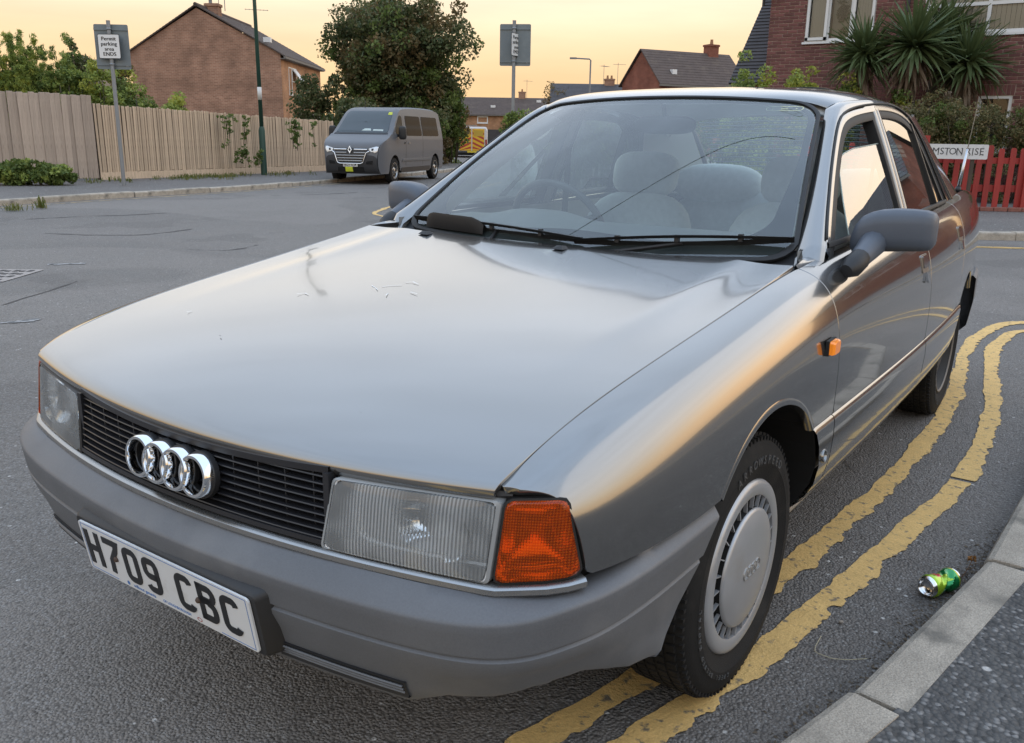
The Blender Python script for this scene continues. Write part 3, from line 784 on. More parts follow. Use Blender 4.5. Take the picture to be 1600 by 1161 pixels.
# slats
GT = lambda x: .664+.012*(abs(x)/.36)**2-.001
GBOT = .556
GR = MB()
rows = [[front_at(x, z, -.045) for x in np.linspace(-.37, .37, 20)] for z in (.545, .69)]; GR.grid(rows, flip=True)
GRILLE = P_('grille', GR, BLACKP, smooth=False)
GSL = M('grille_slat_plastic', (.022, .022, .025), .32)
for i in range(9):
    z = GBOT+.006+i*.0128; mb = MB(); rw_ = []
    for x in np.linspace(-.362, .362, 21):
        f = front_at(x, z); rw_.append([(f[0], f[1]+.040, z+.003), (f[0], f[1]+.001, z+.0016), (f[0], f[1], z), (f[0], f[1]+.001, z-.0016), (f[0], f[1]+.040, z-.003)])
    mb.grid(rw_); P_('slat', mb, GSL, GRILLE, smooth=False)
for i, x in enumerate(np.linspace(-.33, .33, 12)):
    mb = MB(); f = front_at(x, .61); mb.box((x, f[1]+.025, .611), (.003, .030, .122)); P_('upright', mb, GSL, GRILLE, smooth=False)
mb = MB()
for z, h in ((GBOT-.004, .008), ):
    rows = [[front_at(x, z, .002+k) for k in (-.04, 0)]+[front_at(x, z+h, .002+k) for k in (0, -.04)] for x in np.linspace(-.365, .365, 24)]; mb.grid(rows, wrap_v=True)
rows = [[front_at(x, z_ , o) for z_, o in ((GT(x)-.002, .002), (GT(x)+.009, .003), (GT(x)+.010, -.05), (GT(x)-.002, -.05))] for x in np.linspace(-.365, .365, 24)]; mb.grid(rows, wrap_v=True)
for s in (1, -1): mb.box((s*.364, yf(.364, .61)+.015, .612), (.012, .03, .126))
P_('grille_frame', mb, GSL, GRILLE, smooth=False)
# four linked rings
EMB = MB(); EMB.box((0, yf(0, .61)+.012, .612), (.08, .02, .02)); EMBLEM = P_('emblem', EMB, BLACKP, GRILLE, smooth=False)
for i in range(4):
    x = (i-1.5)*.0545+.006; p = front_at(x, .619, .026); mb = MB()
    m = frame_mat((p[0], p[1], p[2]), (1, .0, 0), (0, .12, 1))   # local z points forward (-y)
    mb.lathe([(.0312, -.018), (.0312, .001), (.0322, .004), (.0370, .004), (.0392, .001), (.0398, -.018)], m, 48); P_('ring', mb, CHROME, EMBLEM, angle=50)
    mb = MB(); mb.lathe([(.029, -.024), (.029, -.014), (.0425, -.014), (.0425, -.024)], m, 40); P_('ring_base', mb, BLACKP, EMBLEM, angle=50)
for i in range(3):
    x = (i-1)*.0545+.006; p = front_at(x, .619, .026); m = frame_mat((p[0], p[1], p[2]), (1, 0, 0), (0, .12, 1)); mb = MB()
    half = [(.0345*math.cos(a)-.02725, .0345*math.sin(a)) for a in np.linspace(-.66, .66, 12)]
    mb.prism(half+[(-x_, -y_) for x_, y_ in half], m @ Matrix.Translation((0, 0, -.018)), .0165); P_('ring_overlap', mb, CHROME, EMBLEM, smooth=False)
# dark strip between bonnet lip and lamps
mb = MB(); rows = []
for x in np.linspace(-.668, .668, 70):
    f = front_at(x, .66); zt = .672+.02*(abs(x)/.66)**2; rows.append([(x, f[1]+.045, zt+.004), (x, f[1]+.012, zt-.001), (x, f[1]+.010, zt-.008), (x, f[1]+.016, zt-.014), (x, f[1]+.06, zt-.014)])
mb.grid(rows, flip=True); P_('nose_seal', mb, SEALGREY)
mb = MB(); rows = []
for x in np.linspace(-.66, .66, 40):
    f = front_at(x, .66); rows.append([(x, f[1]+.05, .50), (x, f[1]+.05, .71)])
mb.grid(rows); P_('nose_backing', mb, DARK)

# head lamps: bowl, reflector, lens with fluting, rim
LENSM = bpy.data.materials.new('fluted_lens'); LENSM.use_nodes = True
def lens_nodes():
    nt = LENSM.node_tree; N = nt.nodes; L = nt.links; N.clear()
    out = N.new('ShaderNodeOutputMaterial'); rf = N.new('ShaderNodeBsdfRefraction'); rf.inputs['IOR'].default_value = 1.22; rf.inputs['Roughness'].default_value = .03; rf.inputs[0].default_value = (.95, .97, .97, 1)
    gl = N.new('ShaderNodeBsdfGlossy'); gl.inputs['Roughness'].default_value = .05
    tc = N.new('ShaderNodeTexCoord'); wv = N.new('ShaderNodeTexWave'); wv.wave_type = 'BANDS'; wv.bands_direction = 'X'; wv.inputs['Scale'].default_value = 52
    L.new(tc.outputs['Object'], wv.inputs['Vector'])
    nz = N.new('ShaderNodeTexNoise'); nz.inputs['Scale'].default_value = 9; nz.inputs['Detail'].default_value = 2; L.new(tc.outputs['Object'], nz.inputs['Vector'])
    st = N.new('ShaderNodeMapRange'); st.inputs[1].default_value = .40; st.inputs[2].default_value = .56; st.inputs[3].default_value = .05; st.inputs[4].default_value = .6; L.new(nz.outputs[0], st.inputs[0])
    bp = N.new('ShaderNodeBump'); bp.inputs['Distance'].default_value = .004; L.new(wv.outputs[0], bp.inputs['Height']); L.new(st.outputs[0], bp.inputs['Strength'])
    L.new(bp.outputs[0], rf.inputs['Normal'])
    fr = N.new('ShaderNodeFresnel'); fr.inputs[0].default_value = 1.5
    df = N.new('ShaderNodeBsdfDiffuse'); df.inputs[0].default_value = (.86, .89, .89, 1)
    a = N.new('ShaderNodeMixShader'); fm = N.new('ShaderNodeMath'); fm.operation = 'MULTIPLY_ADD'; L.new(wv.outputs[0], fm.inputs[0]); fs = N.new('ShaderNodeMath'); fs.operation = 'MULTIPLY'; fs.inputs[1].default_value = .42; L.new(st.outputs[0], fs.inputs[0]); L.new(fs.outputs[0], fm.inputs[1]); fm.inputs[2].default_value = .17; L.new(fm.outputs[0], a.inputs[0]); L.new(rf.outputs[0], a.inputs[1]); L.new(df.outputs[0], a.inputs[2])
    b = N.new('ShaderNodeMixShader'); L.new(fr.outputs[0], b.inputs[0]); L.new(a.outputs[0], b.inputs[1]); L.new(gl.outputs[0], b.inputs[2]); L.new(b.outputs[0], out.inputs[0])
lens_nodes()
def lamp_outline(x0t, x0b, x1t, x1b, zt0, zt1, zb0, zb1, r=.010):
    # outline (x, z): inner top, outer top, outer bottom, inner bottom with small corner rounding
    C = [(x0t, zt0), (x1t, zt1), (x1b, zb1), (x0b, zb0)]; out = []
    for i in range(4):
        a, b, c = np.array(C[i-1]), np.array(C[i]), np.array(C[(i+1) % 4]); u = (a-b)/np.linalg.norm(a-b); v = (c-b)/np.linalg.norm(c-b)
        for k in np.linspace(0, 1, 5): out.append(tuple((b+u*r)*(1-k)**2+2*b*k*(1-k)+(b+v*r)*k*k))
    return out
def front_fill(name, outl, mat, s, off, parent, crown=0.0, step=.02, thick=0.0):
    O = polyline(outl+[outl[0]], step=step)[:-1]; cx, cz = O.mean(0)
    rings = []
    for k in (1.0, .985, .93, .8, .55, .25, .02):
        R2 = [(cx+(x-cx)*k, cz+(z-cz)*k) for x, z in O]; c = crown*(1-k**4)
        o2 = off+c-(thick if k == 1.0 else 0)
        rings.append([front_at(x, z, o2)*[s, 1, 1] for x, z in R2])
    mb = MB(); mb.grid(rings, wrap_v=True, flip=(s < 0)); mb.add(rings[-1], [tuple(range(len(O)))]); return P_(name, mb, mat, parent, angle=35)
HL = lamp_outline(.377, .360, .656, .648, .668, .678, .548, .549)
def scaled(o, k, cx=None, cz=None, kx=None):
    O = np.array(o); c = O.mean(0); return [(c[0]+(x-c[0])*(kx or k), c[1]+(z-c[1])*k) for x, z in O]
for s in (1, -1):
    mb = MB()
    O = HL; ring = lambda k, off: [front_at(x, z, off)*[s, 1, 1] for x, z in scaled(O, k)]
    rr = [ring(1.0, .001), ring(.965, .001), ring(.955, -.02), ring(.90, -.05), ring(.62, -.095), ring(.25, -.115), ring(.03, -.12)]
    mb.grid(rr, wrap_v=True); LAMP = P_('headlight', mb, REFL, angle=50)
    # inner parts: bulb shield and the second reflector edge
    mb = MB(); c = front_at(.535, .606, -.085)*[s, 1, 1]
    m = frame_mat(c, (1, 0, 0), (0, 0, 1)); mb.lathe([(.0, .055), (.012, .055), (.018, .045), (.018, .0), (.024, -.004)], m, 20); P_('bulb_shield', mb, M('bulb_shield', (.18, .18, .18), .4, metal=.5), LAMP)
    mb = MB(); path = [front_at(x, z, -.025)*[s, 1, 1] for x, z in ((.408, .650), (.405, .62), (.412, .585), (.426, .570), (.46, .567), (.54, .566), (.635, .567))]
    mb.tube(smooth_curve(path, 24), .0045, 6); P_('reflector_step', mb, REFL, LAMP)
    mb = MB(); path = [front_at(x, z, -.03)*[s, 1, 1] for x, z in ((.43, .66), (.47, .662), (.56, .665), (.635, .667), (.640, .64), (.640, .58))]
    mb.tube(smooth_curve(path, 24), .004, 6); P_('reflector_step', mb, REFL, LAMP)
    mb = MB(); c = front_at(.545, .612, -.012)*[s, 1, 1]; mz = frame_mat(c, (1, 0, 0), (0, 0, 1))
    mb.lathe([(.060, .0), (.054, -.012), (.043, -.028), (.030, -.042), (.018, -.052)], mz @ Matrix.Diagonal((1.25, .84, 1, 1)), 36); P_('reflector_bowl', mb, CHROME, LAMP)
    mb = MB(); mb.grid([[front_at(x, z, o)*[s, 1, 1] for x in np.linspace(.385, .645, 16)] for z, o in ((.566, -.014), (.562, -.05))]); P_('reflector_floor', mb, CHROME, LAMP)
    lens = front_fill('lens', scaled(HL, .985), LENSM, s, .004, LAMP, crown=.004, thick=.012)
    mb = MB(); mb.grid([ring(1.005, -.04), ring(1.02, .002), ring(.985, .004), ring(.98, -.008)], wrap_v=True, flip=(s > 0)); P_('lamp_rim', mb, M('lamp_rim_plastic', (.30, .31, .31), .35) if s > 0 else BLACKP, LAMP, angle=50)
# indicators, wrapping round the corner
AMB = bpy.data.materials.new('amber_lens'); AMB.use_nodes = True
def amber_nodes():
    nt = AMB.node_tree; N = nt.nodes; L = nt.links; N.clear()
    out = N.new('ShaderNodeOutputMaterial'); tr = N.new('ShaderNodeBsdfRefraction'); tr.inputs[0].default_value = (1.0, .27, .02, 1); tr.inputs['IOR'].default_value = 1.15; tr.inputs['Roughness'].default_value = .06
    tc = N.new('ShaderNodeTexCoord')
    def wave(d, s):
        w = N.new('ShaderNodeTexWave'); w.bands_direction = d; w.inputs['Scale'].default_value = s; L.new(tc.outputs['Object'], w.inputs['Vector']); return w.outputs[0]
    a, b = wave('Z', 72), wave('X', 90)
    mu = N.new('ShaderNodeMath'); mu.operation = 'ADD'; L.new(a, mu.inputs[0]); L.new(b, mu.inputs[1])
    bp = N.new('ShaderNodeBump'); bp.inputs['Strength'].default_value = .45; bp.inputs['Distance'].default_value = .003; L.new(mu.outputs[0], bp.inputs['Height']); L.new(bp.outputs[0], tr.inputs['Normal'])
    mr = N.new('ShaderNodeMapRange'); mr.inputs[2].default_value = 2.0; L.new(mu.outputs[0], mr.inputs[0])
    mx = N.new('ShaderNodeMix'); mx.data_type = 'RGBA'; mx.inputs[6].default_value = (.40, .035, .002, 1); mx.inputs[7].default_value = (.88, .15, .008, 1); L.new(mr.outputs[0], mx.inputs[0])
    df = N.new('ShaderNodeBsdfDiffuse'); L.new(mx.outputs[2], df.inputs[0])
    ms = N.new('ShaderNodeMixShader'); ms.inputs[0].default_value = .36; L.new(tr.outputs[0], ms.inputs[1]); L.new(df.outputs[0], ms.inputs[2])
    gl = N.new('ShaderNodeBsdfGlossy'); gl.inputs['Roughness'].default_value = .06; fr = N.new('ShaderNodeFresnel'); fr.inputs[0].default_value = 1.45
    m2 = N.new('ShaderNodeMixShader'); L.new(fr.outputs[0], m2.inputs[0]); L.new(ms.outputs[0], m2.inputs[1]); L.new(gl.outputs[0], m2.inputs[2]); L.new(m2.outputs[0], out.inputs[0])
amber_nodes()
IND = lamp_outline(.664, .657, .738, .757, .680, .684, .551, .562, r=.012)
for s in (1, -1):
    O = polyline(IND+[IND[0]], step=.008)[:-1]; cx, cz = O.mean(0)
    def ipt(x, z, off):
        # distance along the wrap
        p = front_at(x, z, 0); i = np.searchsorted(FP[:, 0], abs(x)); i = min(max(i, 2), len(FP)-3)
        T = FP[i+2]-FP[i-2]; T = T/np.linalg.norm(T); n = np.array([T[1], -T[0]]); n = n if n[0] >= 0 else -n
        return np.array([(p[0]+n[0]*off)*s, p[1]+n[1]*off, p[2]])
    rings = []
    for k, off in ((1.0, -.012), (1.0, .002), (.95, .006), (.85, .0065), (.65, .007), (.35, .007), (.03, .007)):
        rings.append([ipt(cx+(x-cx)*k, cz+(z-cz)*k, off) for x, z in O])
    mb = MB(); mb.grid(rings, wrap_v=True, flip=(s < 0)); mb.add(rings[-1], [tuple(range(len(O)))])
    ind = P_('indicator', mb, AMB, angle=40)
    mb = MB(); mb.grid([[ipt(cx+(x-cx)*k, cz+(z-cz)*k, off) for x, z in O] for k, off in ((.97, -.004), (.94, -.016), (.62, -.036), (.30, -.044), (.03, -.046))], wrap_v=True, flip=(s < 0)); P_('indicator_bowl', mb, CHROME, ind, angle=50)
    mb = MB(); mb.grid([[ipt(cx+(x-cx)*k, cz+(z-cz)*k, off) for x, z in O] for k, off in ((1.0, -.02), (1.045, -.02), (1.05, .001), (1.0, .0015))], wrap_v=True, flip=(s < 0)); P_('indicator_seal', mb, RUBBER, ind, angle=40)

# bright strip under the lamps
mb = MB(); rows = []
FPx = np.concatenate([FP[::-1]*[-1, 1], FP[1:]])[::3]
for i, (x, y) in enumerate(FPx):
    a = FPx[min(i+1, len(FPx)-1)]-FPx[max(i-1, 0)]; a = a/np.linalg.norm(a); n = np.array([a[1], -a[0]])
    zc = .5405+.010*max(0, (abs(x)-.66)/.1)**1.0*(1 if abs(x) > .66 else 0)
    q = lambda o, z: (x+n[0]*o, y+n[1]*o, zc+z)
    rows.append([q(-.03, .007), q(.006, .007), q(.011, .003), q(.012, -.005), q(.008, -.0095), q(-.03, -.010)])
mb.grid(rows); P_('lamp_strip', mb, SATIN, angle=40)

# ---------------------------------------------------------------- bumper
BP = np.array([(0, -.905), (.15, -.901), (.3, -.888), (.45, -.868), (.58, -.843), (.67, -.815), (.735, -.772), (.775, -.71), (.798, -.63), (.810, -.54), (.816, -.45), (.8185, -.36), (.8205, -.266)])
bp = bspl(BP, 90); BPF = np.concatenate([bp[::-1]*[-1, 1], bp[1:]])
def bumper_rows():
    rows = []
    for i, (x, y) in enumerate(BPF):
        a = BPF[min(i+1, len(BPF)-1)]-BPF[max(i-1, 0)]; a = a/np.linalg.norm(a); n = np.array([a[1], -a[0]])
        ax = abs(x); side = min(1, max(0, (y+.76)/.44))        # 0 at the nose, 1 at the arch
        side = side*side*(3-2*side)
        zt = .533+.022*side; inn = -.046+.030*side
        lip = float(np.interp(ax, [0, .53, .60, .68, .745], [.306, .309, .338, .350, .366])) if y < -.72 else float(np.interp(y, [-.72, -.65, -.585, -.515, -.27], [.369, .366, .344, .324, .312]))
        tuck = -.055+.030*side
        s2 = min(1, max(0, (y+.87)/.17)); s2 = s2*s2*(3-2*s2); zc = .497+.027*s2+.004*side; zg = .439+.020*s2+.006*side
        prof = [(inn-.012, zt-.010), (inn-.010, zt), (inn+.004, zt+.001), (-.022, (zt+zc)/2+.006), (-.0045, zc+.005), (-.001, zc+.0015), (0, zc-.003), (-.002, zc-.018), (-.0055, zg+.012), (-.0065, zg+.004), (-.012, zg+.001), (-.0125, zg-.003), (-.0085, zg-.007), (-.010, zg-.016), (-.022, max(.392, lip+.052)), (-.034+.008*side, lip+.036), (-.043+.018*side, lip+.014), (-.050+.02*side, lip+.004), (-.062+.02*side, lip), (-.10, lip+.006)]
        end = .0
        row = []
        for o, z in prof:
            yy = y+n[1]*o
            if y > -.62:                                    # the end leans forward towards its foot, along the arch
                k = (y+.62)/.354; yy -= k*k*max(0, (.548-z))*.82
            row.append((x+n[0]*o, yy, z))
        rows.append(row)
    return rows
mb = MB(); BR = bumper_rows(); mb.grid(BR)
for e in (0, -1):
    r = BR[e]; mb.grid([r, [(p[0]*.955, p[1]+.004, p[2]) for p in r]], flip=(e == 0))
BUMP = P_('front_bumper', mb, BUMPER, angle=35)
# air slots under the plate
for x0, x1, zz in ((.27, .53, .340), (-.53, -.27, .340)):
    mb = MB(); rows = []
    for x in np.linspace(x0, x1, 14):
        y = np.interp(abs(x), bp[:, 0], bp[:, 1]); rows.append([(x, y+.035, zz+.022), (x, y+.0265, zz+.021), (x, y+.0285, zz+.0165), (x, y+.036, zz-.005), (x, y+.0365, zz-.012), (x, y+.045, zz-.013)])
    mb.grid(rows, flip=True); VENT = P_('air_vent', mb, BLACKP, BUMP, smooth=False)
    if abs(x1-x0) > .2:
        for k in range(3):
            mb = MB(); mb.tube([(x, np.interp(abs(x), bp[:, 0], bp[:, 1])+.0275+k*.0035, zz+.013-k*.0075) for x in np.linspace(x0+.005, x1-.005, 12)], .0022, 5); P_('vent_bar', mb, BUMPER, VENT)

# number plate: plinth, white plate, black characters
PT = math.atan2(.018, .110)                              # lean of the plate
mp = frame_mat((0, -.8985, .3985), (1, 0, 0), (0, -math.sin(PT), math.cos(PT)))   # local x right in the picture, y up, z outwards
PLINTH = MB()
def rrect(w, h, r, n=5):
    out = []
    for cx, cy, a0 in ((w/2-r, h/2-r, 0), (-w/2+r, h/2-r, 90), (-w/2+r, -h/2+r, 180), (w/2-r, -h/2+r, 270)):
        for a in np.linspace(a0, a0+90, n): out.append((cx+r*math.cos(R_(a)), cy+r*math.sin(R_(a))))
    return out
PL = rrect(.552, .128, .014); PLb = rrect(.60, .142, .018); n_ = len(PL)
PLINTH.add([mp @ Vector((x, y, -.060)) for x, y in PLb]+[mp @ Vector((x, y, -.010)) for x, y in rrect(.556, .132, .014)]+[mp @ Vector((x, y, -.004)) for x, y in rrect(.545, .122, .012)]+[mp @ Vector((x, y, -.004)) for x, y in rrect(.53, .112, .010)], [(k*n_+i, k*n_+(i+1) % n_, (k+1)*n_+(i+1) % n_, (k+1)*n_+i) for k in range(3) for i in range(n_)]+[tuple(range(3*n_, 4*n_))])
PLI = P_('plate_plinth', PLINTH, BLACKP, BUMP, angle=40)
mb = MB(); mb.prism(rrect(.520, .111, .008), mp @ Matrix.Translation((0, 0, -.003)), .004)
PLATE = P_('number_plate', mb, M('plate_white', (.70, .71, .71), .30, var=.05, scale=7, coat=.4, tint=((.52, .50, .44), 11, .60, .78)), smooth=False)
INK = M('plate_black', (.008, .008, .009), .35)
def glyph(ch):
    w, h, q = .025, .0395, .012
    ar = lambda cx, cy, r, a0, a1, n=7: [(cx+r*math.cos(R_(a)), cy+r*math.sin(R_(a))) for a in np.linspace(a0, a1, n)]
    X, Y = w-.007, h-.007
    if ch == 'H': return [[(-X, -h), (-X, h)], [(X, -h), (X, h)], [(-X, 0), (X, 0)]]
    if ch == '7': return [[(-w, Y), (X+.002, Y), (X-.004, Y-.016), (-.006, -.010), (-.009, -h)]]
    if ch == '0': return [ar(-X+q, Y-q, q, 180, 90)+ar(X-q, Y-q, q, 90, 0)+ar(X-q, -Y+q, q, 0, -90)+ar(-X+q, -Y+q, q, -90, -180)+[(-X, 0), (-X, Y-q)]]
    if ch == '9': return [[(X, .004)]+ar(X-q, Y-q, q, 0, 90)+ar(-X+q, Y-q, q, 90, 180)+ar(-X+q, .004+q-.006, q, 180, 270)+[(X, -.002)], [(X, .006)]+ar(X-q, -Y+q, q, 0, -90)+ar(-X+q, -Y+q, q, -90, -160)]
    if ch == 'C': return [ar(X-q, Y-q, q, 10, 90)+ar(-X+q, Y-q, q, 90, 180)+ar(-X+q, -Y+q, q, 180, 270)+ar(X-q, -Y+q, q, 270, 350)]
    if ch == 'B': return [[(-X, -h), (-X, h)], [(-w, Y), (X-.012, Y)]+ar(X-.0125, Y-.0135, .0135, 85, -85, 9)+[(-X, .0055)], [(-X, .0045), (X-.012, .0045)]+ar(X-.0145, -.0140, .0145, 80, -80, 9)[:5]+[(X, -.018)]+ar(X-q, -Y+q, q, 0, -90)+[(-w, -Y)]]
def stroke(mb, pts, w, m, z0, z1):
    P = np.array(pts, float); keep = [0]+[i for i in range(1, len(P)) if np.linalg.norm(P[i]-P[i-1]) > 1e-5]; P = P[keep]
    n = len(P)
    if n < 2: return
    L_, R2 = [], []
    for i in range(n):
        a = P[i]-P[i-1] if i else P[1]-P[0]; b = P[i+1]-P[i] if i < n-1 else a
        a = a/np.linalg.norm(a); b = b/np.linalg.norm(b); t = a+b; t = t/max(np.linalg.norm(t), 1e-6); nn = np.array([-t[1], t[0]]); k = w/2/max(.45, float(t@b)); L_.append(P[i]+nn*k); R2.append(P[i]-nn*k)
    V = [m @ Vector((*p, z)) for z in (z0, z1) for p in L_+R2]; F = []
    for i in range(n-1):
        F += [(2*n+i, 3*n+i, 3*n+i+1, 2*n+i+1), (i, 2*n+i, 2*n+i+1, i+1), (n+i+1, 3*n+i+1, 3*n+i, n+i)]
    mb.add(V, F)
xs = -.2215
for ch in 'H709 CBC':
    if ch == ' ': xs += .037; continue
    mb = MB()
    for st in glyph(ch): stroke(mb, st, .014, mp @ Matrix.Translation((xs, .002, 0)), .0005, .0024)
    P_('plate_character', mb, INK, PLATE, smooth=False); xs += .0645
BLUE = M('plate_blue_print', (.05, .16, .42), .5)
for (y0, x0, x1) in ((.0515, -.252, .252), (-.0515, -.252, -.160), (-.0515, .16, .252)):
    mb = MB(); stroke(mb, [(x0, y0), (x1, y0)], .0012, mp, .0008, .0014); P_('plate_border', mb, BLUE, PLATE, smooth=False)
for x0 in (-.252, .252):
    mb = MB(); stroke(mb, [(x0, -.0515), (x0, .0515)], .0012, mp, .0008, .0014); P_('plate_border', mb, BLUE, PLATE, smooth=False)
me = text_mesh('wilbout genevia', .0115, mp @ Matrix.Translation((-.072, -.0475, .0012)), .0002); link_mesh('plate_maker_print', me, BLUE, PLATE)
me = text_mesh('OF LOUGHBOROUGH', .0085, mp @ Matrix.Translation((.030, -.0475, .0012)), .0002); link_mesh('plate_maker_print', me, BLUE, PLATE)
mb = MB(); mb.lathe([(0, .0012), (.0048, .0012)], mp @ Matrix.Translation((-.125, -.0475, 0)), 14); P_('plate_roundel', mb, BLUE, PLATE, smooth=False)
mb = MB(); mb.lathe([(.0038, .0013), (.0058, .0013)], mp @ Matrix.Translation((.098, -.0478, 0)) @ Matrix.Diagonal((1.3, .8, 1, 1)), 14); P_('plate_seal', mb, M('plate_red_print', (.35, .10, .09), .5), PLATE, smooth=False)
for x, sw in ((-.150, .9), (.107, 1.3)):
    mb = MB(); stroke(mb, [(x-.002, .054), (x+.001, .02), (x-.001, -.01), (x+.004, -.054)], .009*sw, mp, .0004, .0008); P_('plate_stain', mb, M('plate_grime', (.26, .25, .21), .7, var=.4, scale=40), PLATE, smooth=False)
    mb = MB(); mb.lathe([(0, .006), (.004, .006), (.006, .003), (.006, 0)], mp @ Matrix.Translation((x+.004, .0, 0)), 12); P_('plate_screw', mb, M('rusty_screw', (.08, .05, .035), .7), PLATE)

# ---------------------------------------------------------------- greenhouse surface G(y, z)
_by = np.array([.40, .75, 1.47, 2.1, 2.6, 3.0, 3.3]); _bx = np.array([.726, .733, .736, .724, .703, .677, .655])
def gx(y, z):
    z0 = np.interp(y, [.4, 1.47, 2.1, 2.6, 3.0], [.925, .945, .965, .985, .99]); d = np.maximum(z-z0, -.05)
    bx = np.interp(y, _by, _bx)
    return bx-.36*d-.12*d*d-.244*np.maximum(0, 1.45-y)**1.0*np.maximum(d, 0)-.30*np.maximum(0, y-1.95)**1.3*np.maximum(d, 0)
def map_green(q):
    q = np.asarray(q, float); return np.stack([gx(q[:, 0], q[:, 1]), q[:, 0], q[:, 1]], 1)
FQ = [(1.93, 1.313), (2.04, 1.292), (2.13, 1.262), (2.22, 1.205), (2.32, 1.108), (2.40, 1.020), (2.445, .965)]
TRIMB = M('window_trim_black', (.02, .02, .02), .35)
# outlines (y, z): outer edge of the door frames and window openings
FA = [(.548, .930), (.665, 1.005), (.855, 1.122), (1.005, 1.214), (1.08, 1.258), (1.155, 1.287), (1.30, 1.308), (1.469, 1.321)]   # along pillar and roof, front door
FB = [(1.471, 1.321), (1.62, 1.326), (1.78, 1.322), (1.90, 1.306), (2.00, 1.272), (2.09, 1.213), (2.16, 1.125), (2.225, 1.010), (2.262, .955)]
def strip(name, A, B, n, mat, parent, s, lift=.004, depth=.018, mapf=map_green, both_edges=True):
    """a band of the glasshouse between two lines of (y, z); s mirrors"""
    A = polyline(bspl(A, 60), n=n); B = polyline(bspl(B, 60), n=n); rows = []
    for a, b in zip(A, B):
        q = np.array([a, a*.9+b*.1, a*.5+b*.5, a*.1+b*.9, b]); p = mapf(q); nn = np.array([.94, 0, .34])
        off = [0, lift, lift*1.15, lift, 0]; p = p+np.outer(off, nn)
        lo = p[0]-nn*depth, p[-1]-nn*depth
        P = np.array([lo[0], *p, lo[1]]); P[:, 0] *= s; rows.append(P)
    mb = MB(); mb.grid(rows, flip=(s > 0)); return mb.build(name, mat, parent or CAR, True, 50)
def inset(line, d):
    P = bspl(line, 60); T = np.gradient(P, axis=0); T /= np.linalg.norm(T, axis=1)[:, None]; return P+d*np.stack([T[:, 1], -T[:, 0]], 1)
for s, fdo, rdo in ((1, FDOOR[0], RDOOR[0]), (-1, FDOOR[1], RDOOR[1])):
    # front door: gold-grey frame, black inner channel
    FAi = inset(FA, .023); FAj = inset(FA, .046); FAk = inset(FA, .052)
    strip('window_frame', FA, FAi, 40, PAINT, fdo, s)
    strip('window_channel', FAi, FAj, 40, RUBBER, fdo, s, lift=.001, depth=.03)
    B0 = [(1.469, 1.321), (1.468, 1.15), (1.466, .945)]; B1 = [(1.432, 1.300), (1.430, 1.15), (1.428, .945)]; B2 = [(1.408, 1.285), (1.406, 1.15), (1.404, .945)]
    strip('window_frame', B0, B1, 14, PAINT, fdo, s); strip('window_channel', B1, B2, 14, RUBBER, fdo, s, lift=.001, depth=.035)
    strip('waist_seal', [(.585, .949), (1.0, .954), (1.43, .961)], [(.57, .934), (1.0, .940), (1.43, .947)], 14, RUBBER, fdo, s, lift=.008)
    # front glass, wound down by a third
    front = bspl(FAk, 60)
    g = [(y+.075, z-.088) for y, z in front if y < 1.03]+[(1.02, 1.140), (1.10, 1.172), (1.25, 1.186), (1.415, 1.196)] + [(1.415, .935), (.70, .935)]
    if s > 0:
        gl = [(.80, .935), (.84, .985), (.885, 1.042), (.935, 1.098), (.962, 1.130), (.995, 1.152), (1.05, 1.166), (1.15, 1.180), (1.415, 1.196), (1.415, .935)]
    else:
        gl = [tuple(p) for p in front[8:]][:50]+[(1.41, 1.27), (1.41, .935)]
        gl = [p for p in gl if p[1] >= .935]
    r = panel('window_glass', gl, lambda q: map_green(q)-np.array([.008, 0, 0]), GLASS_S if s > 0 else GLASS_B, step=.05, outward=1, hem=0, parent=fdo, both=False, bstep=.02)[0]
    if s < 0:
        r.data.transform(Matrix.Diagonal((-1, 1, 1, 1))); r.data.flip_normals()
    if s > 0:
        mb = MB(); e = map_green(np.array(gl[:9]))-np.array([.008, 0, 0]); mb.tube([tuple(p) for p in e], .0022, 5); mb.build('glass_edge', M('glass_edge', (.35, .42, .38), .3), fdo, True)
    # rear door
    FBi = inset(FB, .021); FBj = inset(FB, .044)
    strip('window_frame', FB, FBi, 44, PAINT, rdo, s); strip('window_channel', FBi, FBj, 44, RUBBER, rdo, s, lift=.001, depth=.03)
    C0 = [(1.471, 1.321), (1.473, 1.15), (1.475, .945)]; C1 = [(1.505, 1.30), (1.507, 1.15), (1.509, .945)]; C2 = [(1.519, 1.29), (1.521, 1.15), (1.523, .945)]
    strip('window_frame', C0, C1, 14, PAINT, rdo, s); strip('window_channel', C1, C2, 14, RUBBER, rdo, s, lift=.001, depth=.03)
    strip('waist_seal', [(1.50, .962), (1.9, .972), (2.24, .980)], [(1.50, .948), (1.9, .958), (2.24, .966)], 14, RUBBER, rdo, s, lift=.008)
    strip('quarter_bar', [(1.955, 1.27), (1.985, 1.12), (2.02, .96)], [(1.975, 1.265), (2.005, 1.12), (2.04, .96)], 10, TRIMB, rdo, s, lift=.006)
    gl = [(1.51, .945), (1.51, 1.30)]+[tuple(p) for p in FBj[4:]]
    r = panel('window_glass', gl, lambda q: map_green(q)-np.array([.006, 0, 0]), GLASS_S if s > 0 else GLASS_B, step=.05, hem=0, parent=rdo, both=False, bstep=.02)[0]
    if s < 0: r.data.transform(Matrix.Diagonal((-1, 1, 1, 1))); r.data.flip_normals()
    # fixed quarter glass behind the door
    FQi = inset(FQ, .024); strip('quarter_frame', FQ, FQi, 40, PAINT, RWING[0 if s > 0 else 1], s, lift=.006)
